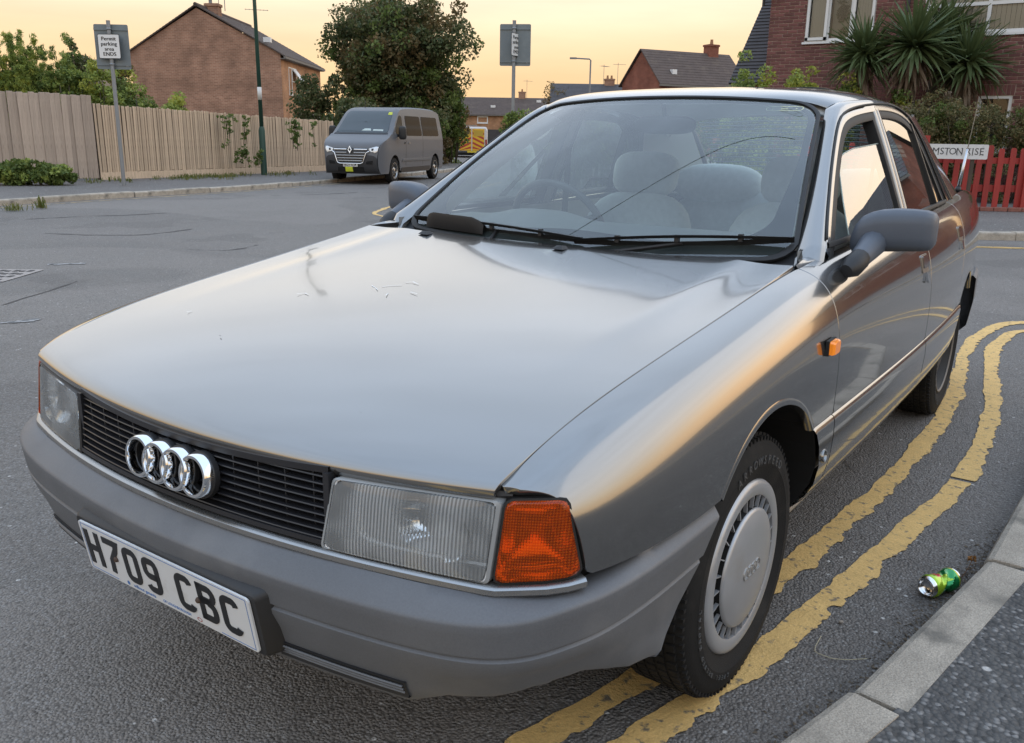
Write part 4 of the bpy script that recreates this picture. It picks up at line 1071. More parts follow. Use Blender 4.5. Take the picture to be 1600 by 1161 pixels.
    strip('quarter_window', FQi, [(p[0]+.004, p[1]) for p in FB[3:]], 40, M('dark_quarter_glass', (.012, .014, .013), .05, spec=.6) if s > 0 else bpy.data.materials['dark_quarter_glass'], RWING[0 if s > 0 else 1], s, lift=.001)
    # flap handles: recessed plate, lift flap, bright tongue
    for (y, z, par) in ((1.372, .822, fdo), (2.135, .858, rdo)):
        p = map_side(yz([(y, z)]))[0]; n = -normals_of(map_side, yz([(y, z)]))[0]; p[0] *= s; n[0] *= s
        m = frame_mat(p, (0, s, 0), (-n[2]*s*1.0 if False else n[0]*-n[2]/max(abs(n[0]), .1), 0, abs(n[0])))
        mb = MB(); mb.prism(rrect(.092, .058, .008), m @ Matrix.Translation((0, .0, -.004)), .0058); H = mb.build('door_handle', SATIN if False else M('handle_recess', (.30, .29, .27), .32, metal=.8), par, False)
        mb = MB(); mb.prism(rrect(.070, .040, .006), m @ Matrix.Translation((.004, .005, .001)), .004); mb.build('handle_flap', PAINT, H, False)
        mb = MB(); mb.prism([(-.010, -.018), (.014, -.018), (.011, -.050), (-.002, -.053), (-.010, -.046)], m @ Matrix.Translation((.006, -.012, -.002)), .0075); mb.build('handle_tongue', CHROME, H, False)

# drip gutter and roof
RROWS = [  # y: (x, z) centre to rail
 (1.075, 1.336, 1.160, .520, 1.300), (1.10, 1.346, 1.165, .528, 1.309), (1.17, 1.364, 1.21, .545, 1.322), (1.32, 1.380, 1.34, .560, 1.331), (1.55, 1.390, 1.55, .568, 1.341), (1.85, 1.388, 1.85, .562, 1.336), (2.12, 1.370, 2.06, .548, 1.300), (2.30, 1.346, 2.20, .540, 1.252), (2.40, 1.324, 2.28, .532, 1.215)]
net = []
for yc, zc, ye, xe, ze in RROWS:
    row = []
    for f in (0, .2, .4, .6, .75, .87, .95, 1.0):
        g = f**2.4; h = .35*f**2+.65*f**9
        row.append((xe*f, yc+(ye-yc)*g, zc+(ze-zc)*h))
    net.append(row)
net = np.array(net); full = np.concatenate([net[:, :0:-1]*[-1, 1, 1], net], 1)
RSG = bspl_surf(full, 70, 81); mb = MB(); mb.grid(RSG); ROOF = mb.build('roof', PAINT, CAR, True)
for s in (1, -1):
    rail = RSG[:, -1 if s > 0 else 0]
    mb = MB(); rows = []
    # band between the roof rail and the door frames, with the black drip channel
    yy = np.linspace(.46, 2.24, 90); FAll = np.array(FA+FB[1:]); fz = bspl(FAll, 200)
    top = []
    for p in polyline(fz, n=90):
        o = map_green(np.array([p]))[0]+np.array([.0035, 0, .002]); d = np.linalg.norm(rail-o*[s, 1, 1], axis=1); r = rail[np.argmin(d)]
        if o[1] < 1.165:
            # along the windscreen pillar: reach to the screen edge
            k = min(1, max(0, (o[2]-.930)/(1.292-.930))); e = np.array([.668+(.520-.668)*k, .508+(1.150-.508)*k, .905+(1.303-.905)*k]); r = e*[s, 1, 1]
        q = o*[s, 1, 1]; mid = (q+r)/2; lift = np.array([.28*s, -.25*min(1, max(0, (1.30-o[1])/.22)), .90]); w = np.linalg.norm(q-r)
        row = [q*(1-t)+r*t+lift*(math.sin(math.pi*t)**.8)*min(.018, w*.22) for t in np.linspace(0, 1, 9)]
        rows.append(row)
    rows.insert(0, [q+np.array([.004*s, -.022, -.035]) for q in rows[0]])
    mb.grid(rows, flip=(s < 0)); mb.build('windscreen_pillar', PAINT, CAR, True, 60)
    mb = MB(); mb.tube([tuple(r[0]+np.array([.002*s, 0, .002])) for r in rows[3::2]], .0035, 6); mb.build('drip_seal', RUBBER, CAR, True)
    # rear pillar
    rows = []
    for t in np.linspace(0, 1, 20):
        a = np.array([2.0+.265*t**.8, 1.285-.33*t**1.25]); front = map_green(np.array([polyline(bspl(FQ[1:], 40), n=20)[int(round(t*19))]]))[0]
        back = np.array([.515+.085*t, 2.40+.50*t, 1.315-.325*t]); out = map_green(np.array([[.35*front[1]+.65*back[1], .35*front[2]+.65*back[2]]]))[0]
        c = np.array([front, front*.6+out*.4, out+[-.004, .0, .004], out*.35+back*.65+[.006, 0, .002], back]); rows.append(bspl(c, 14)*[s, 1, 1])
    mb = MB(); mb.grid(rows, flip=(s > 0)); mb.build('rear_pillar', PAINT, CAR, True)
# small bright sunroof frame / aerial plate on the roof
mb = MB()
def roof_pt(x, y):
    d = (RSG[..., 0]-x)**2+(RSG[..., 1]-y)**2; i, j = np.unravel_index(np.argmin(d), d.shape); return RSG[i, j]
path = [tuple(roof_pt(x, y)+[0, 0, .002]) for x, y in ((-.36, 1.50), (.36, 1.50), (.40, 1.54), (.40, 1.92), (.36, 1.96), (-.36, 1.96), (-.40, 1.92), (-.40, 1.54), (-.36, 1.50))]
mb.tube(path, .003, 6); mb.build('sunroof_seal', RUBBER, ROOF, True)

# ---------------------------------------------------------------- windscreen
def ws_pt(u, v, off=0.0):
    """u -1..1 across, v 0..1 bottom to top"""
    xb, xt = .668, .508; x = u*(xb+(xt-xb)*v); a = abs(u)**2.2
    y = (.452+(.515-.452)*a)*(1-v)+(1.082+(1.152-1.082)*a)*v; z = (.878+(.904-.878)*a)*(1-v)+(1.336+(1.311-1.336)*a)*v
    bow = .020*math.sin(math.pi*v); p = np.array([x, y-bow*.45, z+bow*.85])
    return p+off*np.array([.18*u, -.52, .83])
def ws_outline(k, n=40, r=.16):
    # rounded outline in (u, v), k shrinks from the edge (metres approx)
    du, dv = k/.60, k/.76; out = []
    U, V0, V1 = 1-du, 0+dv, 1-dv; rt = (r, r*.75)
    for cu, cv, a0, ru, rv in ((U-rt[0], V1-rt[1], 0, *rt), (-U+rt[0], V1-rt[1], 90, *rt), (-U+.12, V0+.10, 180, .12, .10), (U-.12, V0+.10, 270, .12, .10)):
        for a in np.linspace(a0, a0+90, 10): out.append((cu+ru*math.cos(R_(a)), cv+rv*math.sin(R_(a))))
    return polyline(out+[out[0]], n=160)[:-1]
def ws_ring(name, k0, k1, off0, off1, mat, parent, thick=.0):
    A, B = ws_outline(k0), ws_outline(k1); rows = [[ws_pt(u, v, o) for (u, v), o in ((a, off0-thick), (a, off0), ((a+b)/2, max(off0, off1)+thick*.25), (b, off1), (b, off1-thick))] for a, b in zip(A, B)]
    mb = MB(); mb.grid(rows, wrap_u=True, flip=True); return mb.build(name, mat, parent, True, 50)
O = ws_outline(.012)
g = panel('windscreen', [tuple(p) for p in O], lambda q: np.array([ws_pt(u, v) for u, v in q]), GLASS_W, step=.06, hem=0, both=False)[0]
WS = g
ws_ring('windscreen_seal', -.002, .010, .004, .005, RUBBER, WS, .008)
# dark printed band round the glass, broad at the foot and along the near side
A = ws_outline(.015); rows = []
for u, v in A:
    w = .022
    e = (u*(1-w/.6*1.2) if abs(u) > .5 else u, v)
    cu, cv = 0, .55
    sm = lambda x: (lambda q: q*q*(3-2*q))(min(1, max(0, x)))
    d = .020+.050*sm(1-v/.20)+.045*sm((abs(u)-.62)/.38)*sm(1-v/.62)
    n = np.array([cu-u, (cv-v)]); n /= np.linalg.norm(n); b = (u+n[0]*d/.6, v+n[1]*d/.70)
    rows.append([ws_pt(u, v, -.003), ws_pt(*b, -.003)])
mb = MB(); mb.grid(rows, wrap_u=True); mb.build('glass_edge_band', FRIT, WS, True)
# printed approval mark and tinted band mark
me = text_mesh('c     nim     c', .016, frame_mat(ws_pt(.80, .93, .002), (1, 0, 0), ws_pt(.80, .95)-ws_pt(.80, .91)), .0002)
STK = M('pale_sticker', (.62, .66, .42), .6); link_mesh('roof_band_mark', me, STK, WS)
mb = MB(); c = ws_pt(.80, .93, .002); m = frame_mat(c, (1, 0, 0), ws_pt(.80, .95)-ws_pt(.80, .91)); ol = rrect(.115, .026, .013)
for i in range(len(ol)): stroke(mb, [ol[i], ol[(i+1) % len(ol)]], .0022, m, 0, .0004)
mb.build('roof_band_mark', STK, WS)
# long crack across the glass
pth = [(1260, 232), (1235, 228), (1210, 227), (1180, 235), (1150, 250), (1110, 276), (1070, 304), (1030, 335), (990, 368)]
def ws_hit(px, py):
    d = sight(px, py); best = None
    for it in range(2):
        us = np.linspace(-1, 1, 81) if it == 0 else np.linspace(best[1]-.03, best[1]+.03, 41); vs = np.linspace(0, 1, 61) if it == 0 else np.linspace(best[2]-.02, best[2]+.02, 41)
        for u in us:
            for v in vs:
                p = ws_pt(u, v)-CAM; t = p@d/(d@d); e = np.linalg.norm(p-d*t)
                if best is None or e < best[0]: best = (e, u, v)
    return best[1:]
CRK = [(.9, .70), (.82, .715), (.72, .71), (.60, .66), (.48, .57), (.33, .43), (.19, .29), (.06, .15), (-.04, .04)]
mb = MB(); mb.tube([tuple(ws_pt(u, v, .0005)) for u, v in bspl(CRK, 40)], .0008, 4); mb.build('glass_crack', M('glass_crack_line', (.07, .085, .085), .4), WS)

# scuttle, wipers
mb = MB(); rows = []
for u in np.linspace(-1.02, 1.02, 40):
    p = ws_pt(max(-1, min(1, u)), 0); h = bonnet_pt(p[0], .42); rows.append([(p[0], h[1]-.03, h[2]-.045), (p[0], h[1]+.01, h[2]-.030), (p[0], p[1]+.01, p[2]-.006), (p[0], p[1]+.05, p[2]+.022)])
mb.grid(rows, flip=False); mb.build('scuttle', BLACKP, CAR, True)
for s in (1, -1):
    mb = MB(); V = [(.695*s, .400, .880), (.690*s, .47, .885), (.668*s, .500, .890), (.60*s, .43, .875)]; mb.add(V, [(0, 1, 2, 3)]); mb.build('scuttle_corner', BLACKP, CAR)
for s, w in ((1, WING[0]), (-1, WING[1])):
    # wing top running up to the foot of the pillar
    rows = []
    for t in np.linspace(0, 1, 8):
        y = .396+.165*t; o = map_side(np.array([[y, 0]]))[0]; i = np.array([.7035-.026*t**1.2, .396+.118*t, .9085+.004*t]); m_ = (o+i)/2+[0, 0, .004*math.sin(math.pi*t)]
        rows.append([(o[0]*s+.004*s, o[1], o[2]-.004), (o[0]*s, o[1], o[2]+.002), (m_[0]*s, m_[1], m_[2]+.004), (i[0]*s, i[1], i[2]+.001), (i[0]*s, i[1], i[2]-.03)])
    mb = MB(); mb.grid(rows, flip=(s < 0)); mb.build('wing_corner', PAINT, w, True, 50)
def wiper(u0, v0, u1, v1, pu, pv, parent_name, spoiler):
    a, b = ws_pt(u0, v0, .018), ws_pt(u1, v1, .018); up = np.array([0, -.5, .85])
    W = MB(); piv = ws_pt(pu, pv, .012); mid = (a*.48+b*.52)+up*.004
    W.lathe([(0, .008), (.011, .008), (.014, .003), (.015, -.03)], Matrix.Translation(tuple(piv)) @ Matrix.Rotation(R_(-30), 4, 'X'), 16)
    W.tube([tuple(piv+up*.0), tuple(piv*.6+mid*.4-up*.006), tuple(mid-up*.012)], [.009, .008, .005], 8)
    ARM = W.build(parent_name, BLACKP, CAR, True, 40)
    mb = MB(); n = 16
    pts = [a*(1-t)+b*t+up*(.004-.012*math.sin(math.pi*t)) for t in np.linspace(0, 1, n)]
    mb.grid([[tuple(p+up*.006+[0, -.004, 0]), tuple(p+up*.006+[0, .004, 0]), tuple(p-up*.012)] for p in pts], wrap_v=True); mb.build('blade', RUBBER, ARM, False)
    mb = MB()
    top = [a*(1-t)+b*t+up*(.004+.010*math.sin(math.pi*t)) for t in np.linspace(.02, .98, n)]
    mb.grid([[tuple(p+up*.006+[0, -.009, 0]), tuple(p+up*.005+[0, .008, 0]), tuple(p-up*.004+[0, .006, 0]), tuple(p-up*.004+[0, -.007, 0])] for p in top], wrap_v=True)
    for t in (.22, .5, .78): mb.box(a*(1-t)+b*t+up*.008, (.012, .012, .02))
    mb.build('blade_frame', BLACKP, ARM, False)
    if spoiler:
        mb = MB(); c0, c1 = a*(1-spoiler[0])+b*spoiler[0]-up*.012, a*(1-spoiler[1])+b*spoiler[1]-up*.012
        rows = []
        for t in (0, .06, .16, .5, .84, .94, 1):
            p = c0*(1-t)+c1*t; h = .046*(.45 if t in (0, 1) else .80 if t in (.06, .94) else 1); rows.append([tuple(p-up*.014+[0, -.030, 0]), tuple(p+up*(h-.012)+[0, -.016, 0]), tuple(p+up*h+[0, -.008, 0]), tuple(p+up*(h-.004)+[0, .002, 0]), tuple(p-up*.005+[0, .012, 0])])
        mb.grid(rows, flip=True); mb.build('wiper_spoiler', BLACKP, ARM, True, 35)
    return ARM
wiper(.06, .030, .985, .075, -.02, -.06, 'wiper', None)
wiper(-.93, .035, .10, .04, -.38, -.05, 'wiper', (.10, .46))

# ---------------------------------------------------------------- door mirrors
for s, par in ((1, FDOOR[0]), (-1, FDOOR[1])):
    secs = []
    cx, cy, cz = .845, .735, .972
    # housing: rounded box, narrower to the inside, swept
    def sec(x, y0, y1, z0, z1, r=.35, n=20):
        out = []
        for k in range(n):
            a = 2*math.pi*k/n; ca, sa = math.cos(a), math.sin(a); p = 4.2
            q = (abs(ca)**p+abs(sa)**p)**(-1/p); out.append((x*s, (y0+y1)/2+(y1-y0)/2*q*ca, (z0+z1)/2+(z1-z0)/2*q*sa))
        return out
    secs = [sec(.750, .700, .760, .925, .965), sec(.757, .694, .782, .913, .990), sec(.772, .692, .792, .909, 1.012), sec(.792, .692, .795, .912, 1.023), sec(.812, .692, .796, .920, 1.029), sec(.85, .696, .798, .923, 1.034), sec(.89, .706, .798, .926, 1.034), sec(.92, .718, .797, .928, 1.032), sec(.937, .730, .795, .931, 1.027), sec(.945, .748, .790, .944, 1.014), sec(.947, .760, .778, .962, .998)]
    mb = MB(); mb.grid(secs, wrap_v=True, flip=(s < 0)); mb.add(secs[0], [tuple(range(20))]); mb.add(secs[-1], [tuple(range(20))])
    mb.tube([(.801*s, .606, .912), (.805*s, .650, .926), (.808*s, .71, .945)], [.026, .030, .036], 12); MIR = mb.build('wing_mirror', MIRRORP, par, True, 60)
    mb = MB(); mb.tube([(.788*s, .545, .886), (.795*s, .566, .895), (.801*s, .596, .909), (.802*s, .609, .915)], [.018, .028, .028, .026], 12); mb.build('mirror_foot', BLACKP, MIR, True, 60)
    mb = MB(); mb.add([(.80*s, .7995, .930), (.928*s, .7995, .935), (.930*s, .7995, 1.022), (.805*s, .7995, 1.022)], [(0, 1, 2, 3)]); mb.build('mirror_glass', CHROME, MIR)

# ---------------------------------------------------------------- wheels
def make_wheel(front):
    with local():
        w = bpy.data.objects.new('wheel', None); COL.objects.link(w)
    LOCAL[0] = True
    m = Matrix.Rotation(R_(90), 4, 'Y')                     # lathe axis to +X (outside)
    mb = MB(); prof = [(.178, -.062), (.200, -.082), (.232, -.090), (.262, -.088), (.280, -.078), (.2905, -.066), (.2935, -.045), (.294, .0), (.2935, .045), (.2905, .066), (.2815, .078), (.266, .0865), (.250, .0885), (.248, .0900), (.232, .0905), (.230, .0890), (.205, .083), (.192, .0735), (.180, .066)]
    mb.lathe(prof, m, 96)
    T = mb.build('tyre', TYRE, w, True, 35)
    mb = MB()
    for k in range(72):                                     # tread blocks, shallow
        a = 2*math.pi*k/72
        for x in (-.052, -.026, .0, .026, .052):
            c = Vector((x, math.cos(a+x*1.2)*.2945, math.sin(a+x*1.2)*.2945)); mb.box(c, (.019, .017, .007), rx=a+x*1.2+R_(90))
    for k in range(90):                                     # shoulder ribs
        a = 2*math.pi*k/90; mb.box((.0725, math.cos(a)*.2855, math.sin(a)*.2855), (.010, .008, .012), rx=a+R_(90))
    mb.build('tread', TYRE, T)
    for word, a0 in (('ARROWSPEED', 112), ('STEEL BELTED RADIAL', 255)):
        for i, ch in enumerate(word):
            if ch == ' ': continue
            big = len(word) < 12; stp = 6.4 if big else 4.2
            a = R_(a0-i*stp if True else 0); r = .2425
            mm = frame_mat((.0914, -math.cos(a)*-r, math.sin(a)*r), (0, math.sin(a)*1.0, -math.cos(a)), (0, math.cos(a), math.sin(a)))
            me = text_mesh(ch, .027 if big else .014, mm, .0012); link_mesh('tyre_letter', me, TYRELET, T)
    if front:
        mb = MB(); mb.lathe([(.198, .060), (.1985, .074), (.194, .083), (.186, .0865), (.166, .0855), (.162, .0835), (.160, .070)], m, 96); CV = mb.build('wheel_cover', COVER, w, True, 40)
        mb = MB(); mb.lathe([(.1350, .0848), (.1348, .0872), (.132, .0905), (.128, .0925), (.09, .097), (.05, .0995), (.0, .1003)], m, 96); mb.build('cover_disc', COVER, CV, True, 40); mb = MB(); mb.lathe([(.1352, .05), (.1352, .0846)], m, 64); mb.build('slot_shade_wall', DARK, CV, True)  # near-black wall paints in the shade of the cover slots
        for k in range(26):
            a = 2*math.pi*k/26; mb = MB(); mb.box((.0800, math.cos(a)*.148, math.sin(a)*.148), (.008, .0028, .030), rx=a+R_(90)); mb.build('cover_rib', COVER, CV)
        mb = MB(); mb.lathe([(.170, .060), (.05, .060)], m, 48); mb.build('rim', DARK, w)
        for i in range(4):
            mb = MB(); mb.lathe([(.0122, .0985), (.0126, .1022), (.0150, .1022), (.0158, .0985)], m @ Matrix.Translation((0.0, (i-1.5)*.0205, 0)), 24)
            o = mb.build('cover_ring', M('cover_ring_metal', (.40, .39, .37), .4, metal=.6) if i == 0 and 'cover_ring_metal' not in bpy.data.materials else bpy.data.materials['cover_ring_metal'], CV, True, 40)
    else:
        mb = MB(); mb.lathe([(.196, .062), (.195, .076), (.186, .080), (.176, .066), (.165, .030), (.15, .022), (.12, .052), (.08, .060), (.03, .046), (0, .046)], m, 72); RM = mb.build('rim', STEEL, w, True, 40)
        for k in range(8):
            a = 2*math.pi*k/8; mb = MB(); mb.lathe([(.0, .0535), (.014, .0535)], m @ Matrix.Translation((math.cos(a)*.128, math.sin(a)*.128, -.003)), 12); mb.build('vent_hole', DARK, RM)
        mb = MB(); mb.lathe([(.188, .079), (.190, .083), (.183, .083), (.181, .077)], m, 60); mb.build('rim_flange', M('scuffed_rim_edge', (.20, .18, .16), .6, metal=.4), w, True)
    LOCAL[0] = False
    return w
WF = make_wheel(True); WR = make_wheel(False)
def place_wheel(w, x, y, rz):
    w.parent = CAR; w.matrix_parent_inverse = world_mat(CAR).inverted(); w.location = (x, y, .2945); w.rotation_euler = (0, 0, rz)
def copy_part(w):
    c = copy_obj(w, CAR)
    for ch in ALLCH(w):
        d = copy_obj(ch, c)
        for g in ALLCH(ch): copy_obj(g, d)
    return c
wf2 = copy_part(WF); wr2 = copy_part(WR)
place_wheel(WF, .697, .006, R_(-1.5)); place_wheel(wf2, -.697, .006, R_(180-1.5)); place_wheel(WR, .680, 2.546, 0); place_wheel(wr2, -.680, 2.546, R_(180))

# ---------------------------------------------------------------- rear end
mb = MB(); rows = []
for y, zc, xe, ze in ((2.92, .985, .60, .975), (2.96, .992, .645, .985), (3.1, .994, .655, .985), (3.3, .985, .645, .968), (3.40, .965, .630, .95), (3.44, .92, .625, .90), (3.46, .70, .62, .70), (3.45, .55, .62, .55)):
    rows.append([(xe*f, y-.05*f*f*(1 if y > 3.2 else 0), zc+(ze-zc)*f*f) for f in (-1, -.8, -.5, -.2, 0, .2, .5, .8, 1)])
mb.grid(bspl_surf(np.array(rows), 50, 30)); mb.build('boot_lid', PAINT, CAR, True)
rows = []
rb = bspl(np.array([(0, 3.56), (.4, 3.54), (.62, 3.48), (.72, 3.36), (.755, 3.2), (.775, 3.0), (.785, 2.885)]), 40); RBF = np.concatenate([rb[::-1]*[-1, 1], rb[1:]])
for i, (x, y) in enumerate(RBF):
    rows.append([(x*.94, y-.02, .60), (x*1.0, y-.005, .60), (x*1.016, y+.004, .585), (x*1.018, y+.004, .48), (x, y, .36), (x*.93, y-.03, .30)])
mb = MB(); mb.grid(rows, flip=True); mb.build('rear_bumper', BUMPER, CAR, True, 40)
# rear screen with heater wires
def rs_pt(u, v, o=0):
    x = u*(.60+(.515-.60)*v); a = abs(u)**2.2; y = (2.975-.06*a)*(1-v)+(2.415-.05*a)*v; z = .985*(1-v)+(1.326-.02*a)*v; b = .025*math.sin(math.pi*v); return np.array([x, y+b*.5+o*.5, z+b*.85+o*.85])
O = [(u*.97, .02+v*.96) for u, v in [(p[0], p[1]) for p in ws_outline(.01)]]
RSC = panel('rear_screen', O, lambda q: np.array([rs_pt(u, v) for u, v in q]), glass_mat('rear_glass', (.88, .97, .92), .8, .02), step=.08, hem=0, both=False)[0]
HW = M('heater_wire', (.05, .06, .06), .5)
for i in range(14):
    v = .10+i*.06; mb = MB(); mb.tube([tuple(rs_pt(u, v+.004*math.sin(u*14+i), -.004)) for u in np.linspace(-.88, .88, 36)], .0028, 4); mb.build('heater_wire', HW, RSC)
A = ws_outline(.0); rows = [[rs_pt(u, v, .006), rs_pt(u*.95, .5+(v-.5)*.93, .003), rs_pt(u*.95, .5+(v-.5)*.93, -.01)] for u, v in A]
mb = MB(); mb.grid(rows, wrap_u=True); mb.build('rear_screen_seal', RUBBER, RSC, True)
for s in (1, -1):
    mb = MB(); mb.add([(.50*s, 3.455, .64), (.70*s, 3.40, .64), (.69*s, 3.39, .80), (.50*s, 3.44, .80)], [(0, 1, 2, 3)]); mb.build('tail_lamp', M('tail_lamp_red', (.35, .02, .02), .2, coat=1), CAR)
# aerial on the near rear wing
p0 = np.array([.655, 2.95, .988]); ax = np.array([.06, .16, 1.0]); ax = ax/np.linalg.norm(ax)
mb = MB(); mb.tube([tuple(p0-ax*.01), tuple(p0+ax*.014)], [.016, .012], 10); AE = mb.build('aerial', BLACKP, CAR, True)
mb = MB(); mb.tube([tuple(p0+ax*.01), tuple(p0+ax*.19)], [.0075, .0055], 10); mb.build('aerial_sleeve', M('aerial_steel', (.55, .56, .58), .25, metal=1), AE, True)
mb = MB(); mb.tube([tuple(p0+ax*.19), tuple(p0+ax*.37), tuple(p0+ax*.372)], [.0024, .0018, .003], 6); mb.build('aerial_mast', M('aerial_brass', (.62, .52, .38), .3, metal=1), AE, True)

# ---------------------------------------------------------------- cabin
def softbox(x, y, z, w, d, h, n=24, p=3.2, tilt=0.0, m=14):
    """rounded upholstered block: superellipsoid"""
    V = []
    for i in range(m+1):
        t = -math.pi/2+math.pi*i/m
        for k in range(n):
            a = 2*math.pi*k/n
            f = lambda c, e: math.copysign(abs(c)**e, c)
            e = 2/p; q = Vector((f(math.cos(t), e)*f(math.cos(a), e)*w/2, f(math.cos(t), e)*f(math.sin(a), e)*d/2, f(math.sin(t), e)*h/2)); q.rotate(Matrix.Rotation(tilt, 3, 'X')); V.append((x+q.x, y+q.y, z+q.z))
    F = [(i*n+k, i*n+(k+1) % n, (i+1)*n+(k+1) % n, (i+1)*n+k) for i in range(m) for k in range(n)]
    return V, F
for sx, sy in ((-.36, 1.62), (.335, 1.50)):
    mb = MB(); mb.add(*softbox(sx, sy-.30, .50, .50, .56, .20)); SEAT = mb.build('front_seat', SEATF, CAR, True)
    mb = MB(); mb.add(*softbox(sx, sy-.02, .70, .50, .16, .58, tilt=R_(-16))); mb.build('backrest', SEATF, SEAT, True)
    mb = MB(); mb.add(*softbox(sx, sy+.075, 1.055, .29, .11, .185, tilt=R_(-12))); mb.build('headrest', SEATF, SEAT, True)
    mb = MB()
    for k in (-.06, .06): mb.tube([(sx+k, sy+.06, .93), (sx+k, sy+.075, 1.0)], .006, 6)
    mb.build('headrest_post', SATIN, SEAT, True)
mb = MB(); mb.add(*softbox(0, 2.20, .48, 1.26, .56, .22)); RS = mb.build('rear_seat', SEATF, CAR, True)
mb = MB(); mb.add(*softbox(0, 2.46, .70, 1.28, .18, .56, tilt=R_(-18), n=40)); mb.build('backrest', SEATF, RS, True)
for k in (-.36, .36):
    mb = MB(); mb.add(*softbox(k, 2.50, .985, .46, .14, .20, tilt=R_(-16), p=2.6)); mb.build('backrest_top', SEATF, RS, True)
mb = MB(); mb.add([(-.66, 2.5, .93), (.66, 2.5, .93), (.60, 2.95, .945), (-.60, 2.95, .945)], [(0, 1, 2, 3)]); mb.build('parcel_shelf', DASHM, CAR)
# dash, hood over the dials, wheel
rows = []
for x in np.linspace(-.68, .68, 30):
    hood = .028*math.exp(-((x+.36)/.17)**4); rows.append([(x, .50, .878), (x, .60, .905), (x, .78, .925+hood*.6), (x, .90, .925+hood), (x, .945, .905+hood*.7), (x, .95, .80), (x, .90, .60)])
mb = MB(); mb.grid(rows, flip=True); DASH = mb.build('dashboard', DASHM, CAR, True, 40)
mb = MB(); mb.box((.05, .60, .906), (.50, .02, .006)); mb.build('demister_slot', BLACKP, DASH)
mb = MB(); c = Vector((-.36, 1.02, .875)); mm = Matrix.Translation(c) @ Matrix.Rotation(R_(-64), 4, 'X')
mb.tube([mm @ Vector((.188*math.cos(a), .188*math.sin(a), 0)) for a in np.linspace(0, 2*math.pi, 41)], .0135, 8, caps=False); ST = mb.build('steering_wheel', M('steering_wheel_vinyl', (.06, .06, .06), .5), CAR, True)
mb = MB(); mb.add(*softbox(c.x, c.y, c.z, .16, .07, .12)); mb.build('wheel_hub', BLACKP, ST, True)
mb = MB()
for a in (200, 340): mb.tube([tuple(c), mm @ Vector((.188*math.cos(R_(a)), .188*math.sin(R_(a)), 0))], .014, 6)
mb.build('wheel_spoke', BLACKP, ST, True)
# headlining, pillar trims, rear view mirror, belts
mb = MB(); mb.grid([[(p[0]*.985, p[1]+.004, p[2]-.022) for p in r] for r in RSG[::5, ::5]], flip=True); mb.build('headlining', TRIMM, CAR, True)
mb = MB(); mb.add(*softbox(.0, 1.10, 1.245, .23, .03, .06)); RM_ = mb.build('rear_view_mirror', BLACKP, CAR, True)
mb = MB(); mb.tube([(0, 1.10, 1.26), (0, 1.085, 1.31)], .008, 6); mb.build('mirror_stem', BLACKP, RM_, True)
for s in (1, -1):
    mb = MB(); rows = [[((gx(y, z)-.025)*s, y, z) for y in (1.43, 1.52)] for z in (.93, 1.05, 1.18, 1.30)]; mb.grid(rows); mb.build('pillar_trim', DASHM, CAR, True)
    mb = MB(); rows = []
    for t in np.linspace(0, 1, 12):
        p = ws_pt(.985*s, t*.98, -.02); rows.append([p, p+[-.012*s, .07, -.03], p+[.03*s, .10, -.01]])
    mb.grid(rows); mb.build('pillar_trim', TRIMM, CAR, True)
    mb = MB(); a = np.array([(gx(1.5, 1.15)-.05)*s, 1.47, 1.16]); b = np.array([.60*s, 1.42, .60]); mb.grid([[a+[0, -.024, 0], a+[0, .024, 0]], [b+[0, -.024, 0], b+[0, .024, 0]]]); mb.build('seat_belt', M('belt_webbing', (.02, .02, .022), .8), CAR)
    # rear pillar trim
    mb = MB(); rows = [[(.63*s, 2.16, .98), (.57*s, 2.9, .96)], [(.585*s, 2.10, 1.14), (.53*s, 2.62, 1.14)], [(.52*s, 1.98, 1.29), (.49*s, 2.38, 1.29)]]; mb.grid(rows); mb.build('pillar_trim', DASHM, CAR, True)
    mb = MB(); rows = [[((gx(y, .93)-.05)*s, y, z) for z in (.93, .50)] for y in (.5, 1.0, 1.47, 2.2)]; mb.grid(rows); mb.build('door_trim', DASHM, CAR)

# ================================================================== PLANTS: leaf clouds
def leaf_mat(name, cols, trans=.35, rough=.55, spec=.3):
    m = bpy.data.materials.new(name); m.use_nodes = True
    nt = m.node_tree; N = nt.nodes; L = nt.links; p = N['Principled BSDF']
    g = N.new('ShaderNodeNewGeometry'); r = N.new('ShaderNodeValToRGB'); r.color_ramp.interpolation = 'LINEAR'
    el = r.color_ramp.elements
    while len(el) < len(cols): el.new(.5)
    for i, c in enumerate(cols): el[i].position = i/max(1, len(cols)-1); el[i].color = (*c, 1)
    L.new(g.outputs['Random Per Island'], r.inputs[0]); L.new(r.outputs[0], p.inputs['Base Color'])
    p.inputs['Roughness'].default_value = rough; p.inputs['Specular IOR Level'].default_value = spec
    tl = N.new('ShaderNodeBsdfTranslucent'); L.new(r.outputs[0], tl.inputs[0])
    mx = N.new('ShaderNodeMixShader'); mx.inputs[0].default_value = trans; out = N['Material Output']
    L.new(p.outputs[0], mx.inputs[1]); L.new(tl.outputs[0], mx.inputs[2]); L.new(mx.outputs[0], out.inputs[0])
    return m
L_DARK = leaf_mat('leaves_dark_green', [(0.053, 0.078, 0.030), (0.090, 0.118, 0.044), (0.134, 0.150, 0.064), (0.166, 0.143, 0.067)])
L_RUST = leaf_mat('leaves_rusty', [(0.115, 0.103, 0.044), (0.167, 0.132, 0.057), (0.230, 0.155, 0.069)])
L_MID = leaf_mat('leaves_mid_green', [(0.078, 0.124, 0.033), (0.124, 0.176, 0.044), (0.176, 0.221, 0.062)])
L_LIGHT = leaf_mat('leaves_light_green', [(0.180, 0.247, 0.060), (0.277, 0.346, 0.083), (0.374, 0.427, 0.113)])
